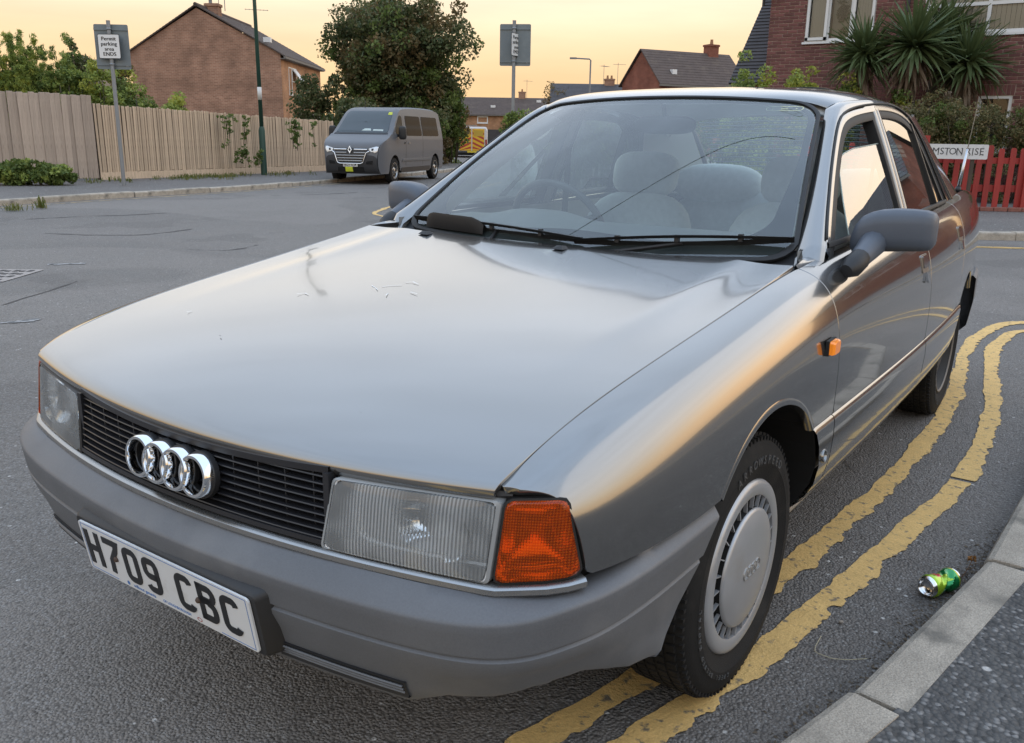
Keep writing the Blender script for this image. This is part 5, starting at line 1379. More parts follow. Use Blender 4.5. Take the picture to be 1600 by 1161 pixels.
L_YEL = leaf_mat('leaves_yellow_green', [(0.235, 0.276, 0.048), (0.359, 0.386, 0.069), (0.455, 0.442, 0.090)])
L_BROWN = leaf_mat('leaves_olive_brown', [(0.098, 0.116, 0.045), (0.149, 0.149, 0.063), (0.209, 0.179, 0.083), (0.284, 0.224, 0.113)])
L_DEAD = leaf_mat('leaves_dead', [(.10, .075, .05), (.17, .125, .085), (.22, .17, .12)], trans=.1)
L_CORD = leaf_mat('leaves_sword', [(0.057, 0.090, 0.037), (0.098, 0.138, 0.057), (0.149, 0.190, 0.086)], trans=.15, rough=.4)
L_GRASS = leaf_mat('grass_blades', [(0.077, 0.110, 0.022), (0.143, 0.165, 0.039), (0.220, 0.187, 0.066)])
BARK = M('bark', (.075, .06, .045), .95, var=.3, scale=12, stretch=(1, 1, .25), bump=.5, bscale=30)

def leaf_quads(C, size, seed, flat=.0, droop=0.0, aspect=.55):
    """one folded diamond leaf per centre"""
    rg = np.random.default_rng(seed); n = len(C); C = np.asarray(C)
    a = rg.normal(size=(n, 3)); a[:, 2] *= (1-flat); a[:, 2] -= droop; a /= np.linalg.norm(a, axis=1)[:, None]
    b = rg.normal(size=(n, 3)); b -= a*(a*b).sum(1)[:, None]; b /= np.linalg.norm(b, axis=1)[:, None]; c = np.cross(a, b)
    s = size*rg.uniform(.6, 1.3, n)[:, None]; w = s*aspect
    V = np.stack([C-a*s*.5, C+b*w*.5+c*w*.12, C+a*s*.5, C-b*w*.5+c*w*.12], 1).reshape(-1, 3)
    F = np.arange(4*n).reshape(n, 4); return V, F
def clumps(fn, n, per, sig, seed, squash=(1, 1, .8)):
    rg = np.random.default_rng(seed); cs = np.array([fn(rg) for _ in range(n)]); out = []
    for c in cs:
        k = int(per*rg.uniform(.6, 1.4)); d = rg.normal(size=(k, 3)); d /= np.linalg.norm(d, axis=1)[:, None]; r = sig*rg.uniform(.7, 1.35)*rg.uniform(.35, 1, k)**.6
        out.append(c+d*r[:, None]*np.array(squash))
    return np.concatenate(out), cs
def foliage(name, C, size, mat, parent, seed, **k):
    V, F = leaf_quads(C, size, seed, **k); return fast_mesh(name, V, F, mat, parent)
def ell(cx, cy, cz, rx, ry, rz, shell=.55):
    def f(rg):
        d = rg.normal(size=3); d /= np.linalg.norm(d); r = (shell+(1-shell)*rg.random())
        wob = 1+.16*math.sin(3*math.atan2(d[1], d[0])+cx)+.12*math.sin(5*d[2]+cy)
        return np.array([cx+d[0]*rx*r*wob, cy+d[1]*ry*r*wob, cz+d[2]*rz*r*wob])
    return f
def boxf(x0, x1, y0, y1, z0, z1):
    return lambda rg: np.array([rg.uniform(x0, x1), rg.uniform(y0, y1), z0+(z1-z0)*rg.random()**.6])
def limbs(mb, base, tips, r0, seed, rise=.5):
    rg = random.Random(seed)
    for t in tips:
        m = [base[i]*.45+t[i]*.55+rg.uniform(-.15, .15) for i in range(3)]; m[2] = base[2]+(t[2]-base[2])*rise
        mb.tube(smooth_curve([base, m, t], 7), [r0*(1-.13*k) for k in range(7)], 6)
def tree(name, label, cat, base, h, w, trunk_h, trunk_r, parts, leaf, seed, group=None, d=None, lean=(0, 0)):
    """parts: list of (material, number of clumps, leaves per clump, clump size, shell)"""
    t = thing(name, label, cat, base, 0, group); d = d or w
    with local():
        mb = MB(); mb.tube([(0, 0, -.1), (lean[0]*.3, lean[1]*.3, trunk_h*.5), (lean[0], lean[1], trunk_h)], [trunk_r*1.25, trunk_r, trunk_r*.8], 9)
        cz = trunk_h*.75+(h-trunk_h*.75)/2; rz = (h-trunk_h*.75)/2
        rg = np.random.default_rng(seed); tips = []
        for i in range(9):
            a = 2*math.pi*i/9+rg.uniform(-.3, .3); tips.append((lean[0]+math.cos(a)*w*.30, lean[1]+math.sin(a)*d*.30, cz+rg.uniform(-.2, .75)*rz))
        limbs(mb, (lean[0], lean[1], trunk_h*.85), tips, trunk_r*.5, seed); mb.build('trunk', BARK, t, True)
        for i, (m, n, per, sig, shell) in enumerate(parts):
            C, cs = clumps(ell(lean[0], lean[1], cz, w/2-sig*.6, d/2-sig*.6, rz-sig*.5, shell), n, per, sig, seed+i*7)
            foliage('crown', C, leaf, m, t, seed+i)
    return t
def shrub(name, label, cat, base, w, d, h, parts, leaf, seed, group=None, rz=0.0, shape='dome', stems=5, droop=0.0, aspect=.55):
    t = thing(name, label, cat, base, rz, group)
    with local():
        rg = np.random.default_rng(seed); mb = MB()
        for i in range(stems if shape != 'spire' else 0):
            x, y = rg.uniform(-.3, .3)*w, rg.uniform(-.3, .3)*d; mb.tube([(x*.5, y*.5, -.05), (x*.8, y*.8, h*.4), (x, y, h*.8)], [.03, .02, .008], 5)
        if shape != 'spire': mb.build('stem', BARK, t, True)
        for i, (m, n, per, sig) in enumerate(parts):
            if shape == 'dome':
                def f(rg): 
                    e = ell(0, 0, h*.5, w/2-sig*.5, d/2-sig*.5, h*.5, .35)(rg); return e
            elif shape == 'box': f = boxf(-w/2+sig*.4, w/2-sig*.4, -d/2+sig*.4, d/2-sig*.4, .1, h-sig*.5)
            else:                        # spiry: plumes that narrow upwards
                def f(rg):
                    k = int(rg.integers(0, 60)); q = np.random.default_rng(seed*100+k); px_, py_ = q.uniform(-.52, .52)*w, q.uniform(-.4, .4)*d; hh = h*(.68+.32*q.random()**2); z = rg.random()**.8
                    return np.array([px_+rg.normal()*.10*(1.08-z), py_+rg.normal()*.10*(1.08-z), h*.30+z*(hh-h*.30)])
            C, cs = clumps(f, n, per, sig, seed+i*5)
            C = C[C[:, 2] > -.02]
            foliage('foliage', C, leaf, m, t, seed+i, droop=droop, aspect=aspect)
    return t

# ================================================================== FENCES, SIGNS, POSTS
WOOD_GREY = M('weathered_fence_wood', (.40, .325, .265), .85, var=.22, scale=3.5, stretch=(6, 6, .55), var2=.20, scale2=26, rand=.16, tint=((.10, .08, .065), 6, .60, .72), bump=.3, bscale=40)
WOOD_TAN = M('tan_fence_wood', (.52, .40, .285), .85, var=.20, scale=3.5, stretch=(6, 6, .55), var2=.18, scale2=26, rand=.17, tint=((.15, .11, .075), 6, .60, .72), bump=.3, bscale=40)
WOOD_RAIL = M('fence_rail_wood', (.07, .052, .038), .9, var=.2, scale=6)
GALV = M('galvanised_grey', (.24, .255, .27), .45, metal=.35, var=.08, scale=8, rvar=.08)
SIGNBACK = M('grey_sign_back', (.17, .20, .215), .5, metal=.2, var=.08, scale=5, tint=((.22, .25, .26), 4, .5, .8))
SIGNW = M('white_sign_face', (.74, .74, .73), .35, var=.03, scale=5)
SIGNB = M('black_sign_ink', (.02, .02, .022), .45)

def board_mesh(w, th, h, mat, name, cut=.0):
    mb = MB(); mb.box((0, 0, h/2), (w, th, h), bev=.004); o = mb.build(name, mat); me = o.data; bpy.data.objects.remove(o); return me
def close_board_fence(label, A, B, h0, h1, w, pitch, mat, seed, gravel=None, posts=3.0, overlap=True):
    A, B = np.array(A[:2]), np.array(B[:2]); Lg = np.linalg.norm(B-A); u = (B-A)/Lg; ang = math.atan2(u[1], u[0])
    t = thing('wooden_fence', label, 'fence', (*A, ZF), ang); rg = random.Random(seed)
    with local():
        me = [board_mesh(w*rg.uniform(.94, 1.05), .016, 1.0, mat, 'board') for _ in range(6)]
        n = int(Lg/pitch)
        zb = .16 if gravel else .03
        for i in range(n):
            x = (i+.5)*pitch; h = h0+(h1-h0)*x/Lg-zb+rg.uniform(-.012, .012)
            o = bpy.data.objects.new('board', me[rg.randrange(6)]); COL.objects.link(o); o.parent = t
            o.location = (x+rg.uniform(-.004, .004), -.012*(i % 2)*(1 if overlap else .3)+rg.uniform(-.002, .002), zb+rg.uniform(-.01, .012)); o.scale = (1, 1, h)
            o.rotation_euler = (rg.uniform(-.006, .006), rg.uniform(-.010, .010), rg.uniform(-.02, .02)+(.07 if overlap else .02))
        for z in (.35, .95, 1.45):
            if z < min(h0, h1)-.1:
                mb = MB(); mb.box((Lg/2, .05, z), (Lg, .05, .08)); mb.build('rail', WOOD_RAIL, t)
        k = 0
        while k*posts < Lg:
            hh = h0+(h1-h0)*k*posts/Lg; mb = MB(); mb.box((k*posts+.05, .085, hh/2), (.09, .09, hh+.02)); mb.build('post', WOOD_RAIL, t); k += 1
        if gravel:
            mb = MB(); mb.add([(0, .022, .1), (Lg, .022, .1), (Lg, .022, h1-.04), (0, .022, h0-.04)], [(0, 1, 2, 3)]); mb.build('gap_dark_sheet', WOOD_RAIL, t)  # sheet added behind the slats to darken the gaps between them
            mb = MB(); mb.box((Lg/2, -.01, .075), (Lg, .03, .17), bev=.004); mb.build('gravel_board', gravel, t)
    return t
fA0, fA1 = gr(-130, 288, ZF), gr(158, 281, ZF); fB1, fB2, fB3 = gr(300, 276.5, ZF), gr(412, 272, ZF), gr(525, 266, ZF)
close_board_fence('tall grey weathered close board fence, the higher of the two at the left edge', fA0, fA1, 1.86, 1.83, .126, .108, WOOD_GREY, 3)
fB1 = np.array(fA1)+(np.array(fB3)-np.array(fA1))
close_board_fence('long tan vertical board fence running from the grey fence to behind the van', fA1, fB3, 1.66, 1.46, .058, .064, WOOD_TAN, 4, gravel=WOOD_TAN, overlap=False)

def permit_sign(label, base, top, face_rz, plate_rz, pw, post_r=.038):
    """grey steel post carrying the back of a big sign and a small white notice"""
    t = thing('sign_post', label, 'road sign', (base[0], base[1], base[2]), 0)
    with local():
        H = top-base[2]
        mb = MB(); mb.tube([(0, 0, -.1), (0, 0, H)], post_r, 14); mb.build('post', GALV, t, True, 50)
        mb = MB(); mb.tube([(0, 0, H), (0, 0, H+.015)], post_r*1.06, 14); mb.build('post_cap', GALV, t, True, 50)
        c, s = math.cos(face_rz), math.sin(face_rz)
        m = Matrix.Rotation(face_rz, 4, 'Z') @ Matrix.Translation((.02, .055, H-.47)) @ Matrix.Rotation(R_(90), 4, 'X')
        mb = MB(); mb.prism(rrect(.66, .84, .03), m, .004); BK = mb.build('sign_back', SIGNBACK, t)
        for z in (-.33, .33):
            mb = MB(); mb.box(m @ Vector((0, z, .012)), (.655, .022, .045), rz=face_rz); mb.build('channel', SIGNBACK, BK)
            mb = MB(); mb.lathe([(post_r*1.0, -.02), (post_r*1.16, -.02), (post_r*1.16, .02), (post_r*1.0, .02)], Matrix.Translation((0, 0, H-.47+z)), 16); mb.build('clip', GALV, BK, True)
        m2 = Matrix.Rotation(plate_rz, 4, 'Z') @ Matrix.Translation((0, -.050, H-.47)) @ Matrix.Rotation(R_(90), 4, 'X')
        hh = .46
        mb = MB(); mb.prism(rrect(pw, hh, .025), m2, .004); PL_ = mb.build('notice', SIGNB, t)
        mb = MB(); mb.prism(rrect(pw-.022, hh-.022, .018), m2 @ Matrix.Translation((0, 0, .0045)), .001); mb.build('notice_face', SIGNW, PL_)
        for i, (tx, dy) in enumerate((('Permit', .140), ('parking', .045), ('area', -.050), ('ENDS', -.145))):
            k = .098*pw/.44; me = text_mesh(tx, k*1.02, m2 @ Matrix.Translation((0, dy, .007)), .0008, spacing=1.08); o = link_mesh('lettering', me, SIGNB, PL_)
            for q, dx in ((1, .004), (2, -.004)):
                me = text_mesh(tx, k*1.02, m2 @ Matrix.Translation((dx, dy, .007)), .0007, spacing=1.08); link_mesh('lettering', me, SIGNB, PL_)
        mb = MB(); mb.box(m @ Vector((.26, -.34, .006)), (.05, .004, .04), rz=face_rz); mb.build('sticker', SIGNW, BK)
    return t
sb = gr(194, 290, ZF); permit_sign('grey sign post before the tan fence, wide white permit notice on a large grey back', sb, dp(168, 41, (sb-CAM)@CF)[2], R_(35+4), R_(35-2), .44)
smb = dp(800, 280, 19.2); permit_sign('grey sign post above the car bonnet line, permit notice turned nearly edge on', (smb[0], smb[1], 0.0), dp(797, 41, 19.2)[2], R_(35-6), R_(35+62), .44)

# green lamp column
lb = gr(413, 273, ZF); t = thing('lamp_column', 'tall dark green street lamp column rising beyond the top of the picture', 'lamp post', lb, 0)
GREEN = M('dark_green_column_paint', (.018, .062, .045), .45, var=.15, scale=3)
with local():
    mb = MB(); mb.tube([(0, 0, -.05), (0, 0, 1.15), (0, 0, 1.25)], [.085, .085, .06], 14); mb.build('column_base', GREEN, t, True, 40)
    mb = MB(); mb.tube([(0, 0, 1.2), (0, 0, 4.5), (0, 0, 7.6)], [.055, .047, .038], 12); mb.build('shaft', GREEN, t, True)
    mb = MB(); mb.tube([(0, 0, 1.93), (0, 0, 2.25)], [.056, .0555], 12); mb.build('number_band', M('band_white', (.62, .62, .60), .5), t, True)
    mb = MB(); mb.tube(smooth_curve([(0, 0, 7.5), (.1, -.05, 7.8), (.5, -.3, 7.95), (1.0, -.6, 7.97)], 10), .03, 8); mb.box((1.2, -.72, 7.96), (.5, .25, .12), rz=R_(-31), bev=.03); mb.build('lantern_arm', GREEN, t, True, 40)

# red picket fence with the street name
RED = M('red_fence_paint', (.30, .028, .022), .6, var=.18, scale=7, stretch=(3, 3, .6), rand=.13, tint=((.16, .05, .035), 9, .6, .75), bump=.15, bscale=40)
rf0, rf1 = gr(1535, 328.5, ZF), gr(1600, 330.5, ZF)
ru = np.array([.86, .51]); ru /= np.linalg.norm(ru); rang = math.atan2(ru[1], ru[0])
t = thing('picket_fence', 'red wooden picket fence at the edge of the far pavement behind the car', 'fence', rf0, rang)
with local():
    rg = random.Random(8); mesh_v = []
    for k in range(4):
        mb = MB(); w = .092; mb.prism([(-w/2, 0), (w/2, 0), (w/2, .995), (w*.30, 1.03), (-w*.30, 1.03), (-w/2, .995)], Matrix.Rotation(R_(90), 4, 'X'), .018); o = mb.build('picket', RED); mesh_v.append(o.data); bpy.data.objects.remove(o)
    for i in range(-17, 15):
        x = i*.178; o = bpy.data.objects.new('picket', mesh_v[rg.randrange(4)]); COL.objects.link(o); o.parent = t
        o.location = (x+rg.uniform(-.01, .01), 0, .03+rg.uniform(-.02, .02)); o.rotation_euler = (0, rg.uniform(-.02, .02), 0); o.scale = (1, 1, rg.uniform(.96, 1.04))
    for z in (.34, .80):
        mb = MB(); mb.box((-.25, .03, z+.03), (5.9, .035, .115 if z < .5 else .10)); mb.build('rail', RED, t)
    for x in (-2.95, -1.1, .62, 2.4):
        mb = MB(); mb.box((x, -.03, .60), (.085, .085, 1.25)); mb.build('post', RED, t)
    for i in range(24):
        mb = MB(); mb.box((-2.8+i*.232, -.14, .03), (.222, .10, .07), bev=.008, rz=rg.uniform(-.04, .04)); mb.build('edging_brick', M('edging_brick', (.24, .10, .075), .9, var=.25, scale=20, rand=.2) if i == 0 else bpy.data.materials['edging_brick'], t)
sn = dp(1537, 237, 14.35); t = thing('street_name_sign', 'weathered white street name plate with black capitals fixed above the red fence', 'street sign', (sn[0], sn[1], 0), rang)
with local():
    zc = (dp(1537, 226, 14.35)[2]+dp(1537, 249, 14.35)[2])/2; hh = .235
    m = Matrix.Translation((-.80, -.14, zc)) @ Matrix.Rotation(R_(90), 4, 'X')
    mb = MB(); mb.prism(rrect(1.62, hh, .02), m, .006); PLT = mb.build('name_plate', M('weathered_white_plate', (.62, .62, .61), .5, var=.12, scale=7, tint=((.36, .37, .37), 6, .58, .75)), t)
    INKS = M('street_sign_black', (.05, .05, .055), .6)
    x = .80-.055
    for ch, wd in reversed([('M', .118), ('S', .078), ('T', .082), ('O', .100), ('N', .115), (' ', .034), ('R', .092), ('I', .048), ('S', .078), ('E', .078)]):
        if ch != ' ':
            me = text_mesh(ch, .152, m @ Matrix.Translation((x-wd/2, 0, .0075)), .0008)
            o = link_mesh('letter', me, INKS, PLT)
            # small serifs
            mb = MB(); hw = {'I': .018, 'T': .018, 'M': .052, 'N': .042, 'R': .036, 'E': .030}.get(ch)
            if hw:
                for yy in (-.0535, .0535):
                    for sx in ((0,) if ch in 'IT' else (-1, 1)):
                        if ch == 'T' and yy > 0: continue
                        stroke(mb, [(x-wd/2+sx*hw*.8-.013, yy), (x-wd/2+sx*hw*.8+.013, yy)], .006, m, .0074, .0086)
                if mb.v: mb.build('letter_serif', INKS, o)
        x -= wd
    for px_ in (-1.35, -.2):
        mb = MB(); mb.box((px_, -.10, zc/2), (.05, .05, zc+.18)); mb.build('sign_leg', WOOD_RAIL, t)

# pale picket fence and green bin seen through the car's glass
PALE = M('pale_fence_paint', (.52, .53, .50), .7, var=.12, scale=8, rand=.08)
w0 = gr(840, 292, ZF); wang = R_(31)
t = thing('picket_fence', 'pale painted picket fence seen through the windscreen of the car', 'fence', w0, wang)
with local():
    me = []
    for k in range(3):
        mb = MB(); mb.prism([(-.045, 0), (.045, 0), (.045, .86), (0, .90), (-.045, .86)], Matrix.Rotation(R_(90), 4, 'X'), .018); o = mb.build('picket', PALE); me.append(o.data); bpy.data.objects.remove(o)
    for i in range(26):
        o = bpy.data.objects.new('picket', me[i % 3]); COL.objects.link(o); o.parent = t; o.location = (i*.132, 0, .03)
    for z in (.22, .70):
        mb = MB(); mb.box((1.65, .025, z), (3.4, .03, .09)); mb.build('rail', PALE, t)
    for x in (-.06, 1.10, 1.72, 3.4):
        mb = MB(); mb.box((x, -.005, .52), (.10, .10, 1.04)); mb.build('post', PALE, t)
    mm = Matrix.Translation((1.41, -.03, .62)) @ Matrix.Rotation(R_(90), 4, 'X'); mt = text_mesh('3', .2, mm, .004); link_mesh('house_number', mt, SIGNW, t)
bb = dp(1003, 280, 18.2); t = thing('wheelie_bin', 'green wheeled rubbish bin behind the pale fence, seen through the windscreen', 'bin', (bb[0], bb[1], ZF), R_(30))
BINM = M('green_bin_plastic', (.02, .21, .09), .5, var=.1, scale=5)
with local():
    mb = MB(); mb.grid([[(x*w, y*d, z) for x, y in rrect(1, 1, .12)] for z, w, d in ((.10, .46, .50), (.5, .52, .58), (.95, .57, .66))], wrap_v=True); mb.add([(x*.46, y*.5, .10) for x, y in rrect(1, 1, .12)], [tuple(range(20))]); mb.build('body', BINM, t, True, 40)
    mb = MB(); mb.grid([[(x*w, y*d-.01, z) for x, y in rrect(1, 1, .12)] for z, w, d in ((.95, .61, .72), (.985, .61, .72), (1.03, .5, .6), (1.045, .2, .3), (1.047, .01, .01))], wrap_v=True); mb.build('lid', BINM, t, True, 40)
    mb = MB(); mb.tube([(-.26, .36, .93), (.26, .36, .93)], .018, 8); mb.build('handle', BINM, t, True)
    for s in (1, -1): mb = MB(); mb.lathe([(.0, -.025), (.09, -.025), (.1, 0), (.09, .025), (0, .025)], Matrix.Translation((.24*s, .26, .1)) @ Matrix.Rotation(R_(90), 4, 'Y'), 20); mb.build('wheel', RUBBER, t, True, 40)

# ================================================================== HOUSES
def brick_mat(name, c1, c2, mortar, plane='xz', var=.25):
    m = bpy.data.materials.new(name); m.use_nodes = True
    nt = m.node_tree; N = nt.nodes; L = nt.links; p = N['Principled BSDF']
    tc = N.new('ShaderNodeTexCoord'); sp = N.new('ShaderNodeSeparateXYZ'); cb = N.new('ShaderNodeCombineXYZ'); L.new(tc.outputs['Object'], sp.inputs[0])
    ge = N.new('ShaderNodeNewGeometry'); vt = N.new('ShaderNodeVectorTransform'); vt.vector_type = 'NORMAL'; vt.convert_from = 'WORLD'; vt.convert_to = 'OBJECT'; L.new(ge.outputs['True Normal'], vt.inputs[0])
    sn_ = N.new('ShaderNodeSeparateXYZ'); L.new(vt.outputs[0], sn_.inputs[0]); ab = N.new('ShaderNodeMath'); ab.operation = 'ABSOLUTE'; L.new(sn_.outputs[0], ab.inputs[0])
    gt = N.new('ShaderNodeMath'); gt.operation = 'GREATER_THAN'; gt.inputs[1].default_value = .7; L.new(ab.outputs[0], gt.inputs[0])
    mxc = N.new('ShaderNodeMix'); L.new(gt.outputs[0], mxc.inputs[0]); L.new(sp.outputs[0], mxc.inputs[2]); L.new(sp.outputs[1], mxc.inputs[3])
    L.new(mxc.outputs[0], cb.inputs[0]); L.new(sp.outputs[2], cb.inputs[1])
    b = N.new('ShaderNodeTexBrick'); b.inputs['Color1'].default_value = (*c1, 1); b.inputs['Color2'].default_value = (*c2, 1); b.inputs['Mortar'].default_value = (*mortar, 1)
    b.inputs['Scale'].default_value = 1.0; b.inputs['Brick Width'].default_value = .225; b.inputs['Row Height'].default_value = .075; b.inputs['Mortar Size'].default_value = .006; b.inputs['Bias'].default_value = 0
    L.new(cb.outputs[0], b.inputs['Vector'])
    n = N.new('ShaderNodeTexNoise'); n.inputs['Scale'].default_value = 1.3; n.inputs['Detail'].default_value = 6; L.new(tc.outputs['Object'], n.inputs['Vector'])
    mr = N.new('ShaderNodeMapRange'); mr.inputs[1].default_value = .3; mr.inputs[2].default_value = .7; mr.inputs[3].default_value = 1-var; mr.inputs[4].default_value = 1+var; L.new(n.outputs[0], mr.inputs[0])
    vm = N.new('ShaderNodeVectorMath'); vm.operation = 'SCALE'; L.new(b.outputs[0], vm.inputs[0]); L.new(mr.outputs[0], vm.inputs['Scale']); L.new(vm.outputs[0], p.inputs['Base Color'])
    p.inputs['Roughness'].default_value = .9; p.inputs['Specular IOR Level'].default_value = .2
    bp = N.new('ShaderNodeBump'); bp.inputs['Strength'].default_value = .5; bp.inputs['Distance'].default_value = .008; bp.invert = True; L.new(b.outputs['Fac'], bp.inputs['Height']); L.new(bp.outputs[0], p.inputs['Normal'])
    return m
BR_BROWN = brick_mat('brown_brick', (.36, .20, .135), (.27, .148, .102), (.40, .29, .21))
BR_ORANGE = brick_mat('orange_brick', (.42, .22, .12), (.34, .175, .095), (.32, .23, .15))
BR_RED = brick_mat('red_brick', (.24, .085, .055), (.19, .065, .045), (.24, .15, .11))
TILE_BROWN = M('brown_roof_tile', (.085, .062, .052), .85, var=.25, scale=2.2, var2=.2, scale2=14, rand=.08, tint=((.13, .10, .075), 1.6, .55, .75))
TILE_DARK = M('dark_roof_tile', (.055, .05, .052), .7, var=.25, scale=2.5, var2=.25, scale2=16, rand=.10)
UPVC = M('white_window_plastic', (.70, .70, .69), .4, var=.05, scale=3)
FASCIA = M('fascia_board', (.16, .145, .13), .7)
PANE = glass_mat('window_pane', (.78, .80, .79), 1.3, .02, ior=1.55)
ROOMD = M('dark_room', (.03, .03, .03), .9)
BLIND = M('cream_blinds', (.74, .71, .63), .8)
LEAD = M('lead_grey', (.20, .21, .22), .6)

def roof_slab(a, b, c, d, rows, mat, parent, name='roof', th=.05, lap=.012):
    """a,b: eaves ends; d,c: ridge ends. courses laid as steps"""
    a, b, c, d = map(np.array, (a, b, c, d)); n = np.cross(b-a, d-a); n = n/np.linalg.norm(n); n = n if n[2] > 0 else -n; mb = MB()
    for i in range(rows):
        t0, t1 = i/rows, (i+1)/rows; p0, p1, q0, q1 = a+(d-a)*t0, b+(c-b)*t0, a+(d-a)*t1, b+(c-b)*t1
        V = [p0+n*(th+lap), p1+n*(th+lap), q1+n*th, q0+n*th, p0+n*(th-lap*.3), p1+n*(th-lap*.3)]; mb.add(V, [(0, 1, 2, 3), (4, 5, 1, 0)])
    mb.add([a, b, c, d, a+n*th, b+n*th, c+n*th, d+n*th], [(3, 2, 1, 0), (0, 1, 5, 4), (1, 2, 6, 5), (2, 3, 7, 6), (3, 0, 4, 7)])
    return mb.build(name, mat, parent)
def window(parent, o, u, w, h, panes, n=None, fr=.055, open_=None, depth=.06, blinds=False, transom=None, sill=True):
    """o: lower left corner on the wall, u: unit vector along the wall; n: outward normal"""
    o = np.array(o, float); u = np.array(u, float); n = np.array(n, float); z = np.array([0, 0, 1.])
    mb = MB()
    def bar(x0, x1, z0, z1, d0=-.03, d1=.025):
        P = [o+u*x+z*zz+n*d for d in (d0, d1) for x, zz in ((x0, z0), (x1, z0), (x1, z1), (x0, z1))]; mb.add(P, [(3, 2, 1, 0), (4, 5, 6, 7), (0, 1, 5, 4), (1, 2, 6, 5), (2, 3, 7, 6), (3, 0, 4, 7)])
    bar(0, w, 0, fr); bar(0, w, h-fr, h); bar(0, fr, fr, h-fr); bar(w-fr, w, fr, h-fr)
    for k in range(1, panes): bar(w*k/panes-fr*.5, w*k/panes+fr*.5, fr, h-fr)
    if transom: bar(fr*.9, w-fr*.9, transom-fr*.5, transom+fr*.5, -.028, .022)
    F = mb.build('window', UPVC, parent)
    mb = MB(); P = [o+u*x+z*zz-n*.012 for x, zz in ((fr*.5, fr*.5), (w-fr*.5, fr*.5), (w-fr*.5, h-fr*.5), (fr*.5, h-fr*.5))]; mb.add(P, [(0, 1, 2, 3)]); mb.build('pane', PANE, F)
    if sill:
        mb = MB(); P = [o+u*x+z*zz+n*d for d in (-.02, .09) for x, zz in ((-.04, -.05), (w+.04, -.05), (w+.04, -.002), (-.04, -.002))]; mb.add(P, [(3, 2, 1, 0), (4, 5, 6, 7), (0, 1, 5, 4), (1, 2, 6, 5), (2, 3, 7, 6), (3, 0, 4, 7)]); mb.build('sill', UPVC, F)
    if blinds:
        mb = MB(); k = int(w/.09)
        for i in range(k):
            x = (i+.5)*w/k; P = [o+u*(x+dx)+z*zz-n*(.035+dy) for dx, dy, zz in ((-.04, .0, .04), (.04, .03, .04), (.04, .03, h-.04), (-.04, .0, h-.04))]; mb.add(P, [(0, 1, 2, 3)])
        mb.build('blind', BLIND, F)
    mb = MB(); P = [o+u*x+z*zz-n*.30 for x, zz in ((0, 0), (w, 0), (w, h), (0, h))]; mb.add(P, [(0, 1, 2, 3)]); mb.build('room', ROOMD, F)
    return F
def yagi(parent, p, h, rz, n=7):
    mb = MB(); p = np.array(p, float); mb.tube([p, p+[0, 0, h]], .022, 5); c, s = math.cos(rz), math.sin(rz)
    a = p+[0, 0, h*.92]; mb.tube([a-[c*.5, s*.5, 0], a+[c*.8, s*.8, 0]], .014, 4)
    for i in range(n):
        q = a+np.array([c, s, 0])*(-.45+i*.2); mb.tube([q-[-s*.25, c*.25, 0], q+[-s*.25, c*.25, 0]], .009, 4)
    return mb.build('tv_aerial', LEAD, parent)
def chimney(parent, p, w, d, h, mat, pots=2):
    mb = MB(); mb.box((p[0], p[1], p[2]+h/2), (w, d, h)); mb.box((p[0], p[1], p[2]+h-.08), (w+.1, d+.1, .12)); o = mb.build('chimney', mat, parent)
    for i in range(pots):
        mb = MB(); mb.lathe([(.12, 0), (.09, .3), (.11, .32), (.07, .32)], Matrix.Translation((p[0]+(i-(pots-1)/2)*.4, p[1], p[2]+h)), 10); mb.build('chimney_pot', BR_ORANGE, o)
    return o
def gable_house(name, label, o, rz, W, L, eave, ridge, wall, tile, apex=.5, rows=24, axis='y'):
    """local: gable spans x 0..W at y=0, ridge runs along +y"""
    t = thing(name, label, 'house', o, rz)
    with local():
        ax = W*apex; mb = MB()
        P = [(0, 0, -.3), (W, 0, -.3), (W, 0, eave), (ax, 0, ridge-.1), (0, 0, eave), (0, L, -.3), (W, L, -.3), (W, L, eave), (ax, L, ridge-.1), (0, L, eave)]
        mb.add(P, [(0, 1, 2, 3, 4), (9, 8, 7, 6, 5), (1, 6, 7, 2), (5, 0, 4, 9)]); mb.build('wall', wall, t)
        ov = .12; k1 = (ridge-eave)/(W-ax); k0 = (ridge-eave)/ax
        roof_slab((W+.22, -ov, eave-.22*k1), (W+.22, L+ov, eave-.22*k1), (ax, L+ov, ridge), (ax, -ov, ridge), rows, tile, t)
        roof_slab((-.22, L+ov, eave-.22*k0), (-.22, -ov, eave-.22*k0), (ax, -ov, ridge), (ax, L+ov, ridge), rows, tile, t)
        mb = MB(); mb.tube([(ax, -ov, ridge+.05), (ax, L+ov, ridge+.05)], .10, 8); mb.build('ridge_tile', tile, t)
        mb = MB()
        for x, s in ((W+.24, 1), (-.24, -1)):
            ze = eave-.22*(k1 if s > 0 else k0); mb.box((x, L/2, ze-.04), (.10, L+.3, .11)); mb.box((x-s*.12, L/2, ze-.10), (.20, L+.2, .04))
        mb.build('gutter', FASCIA, t)
    return t
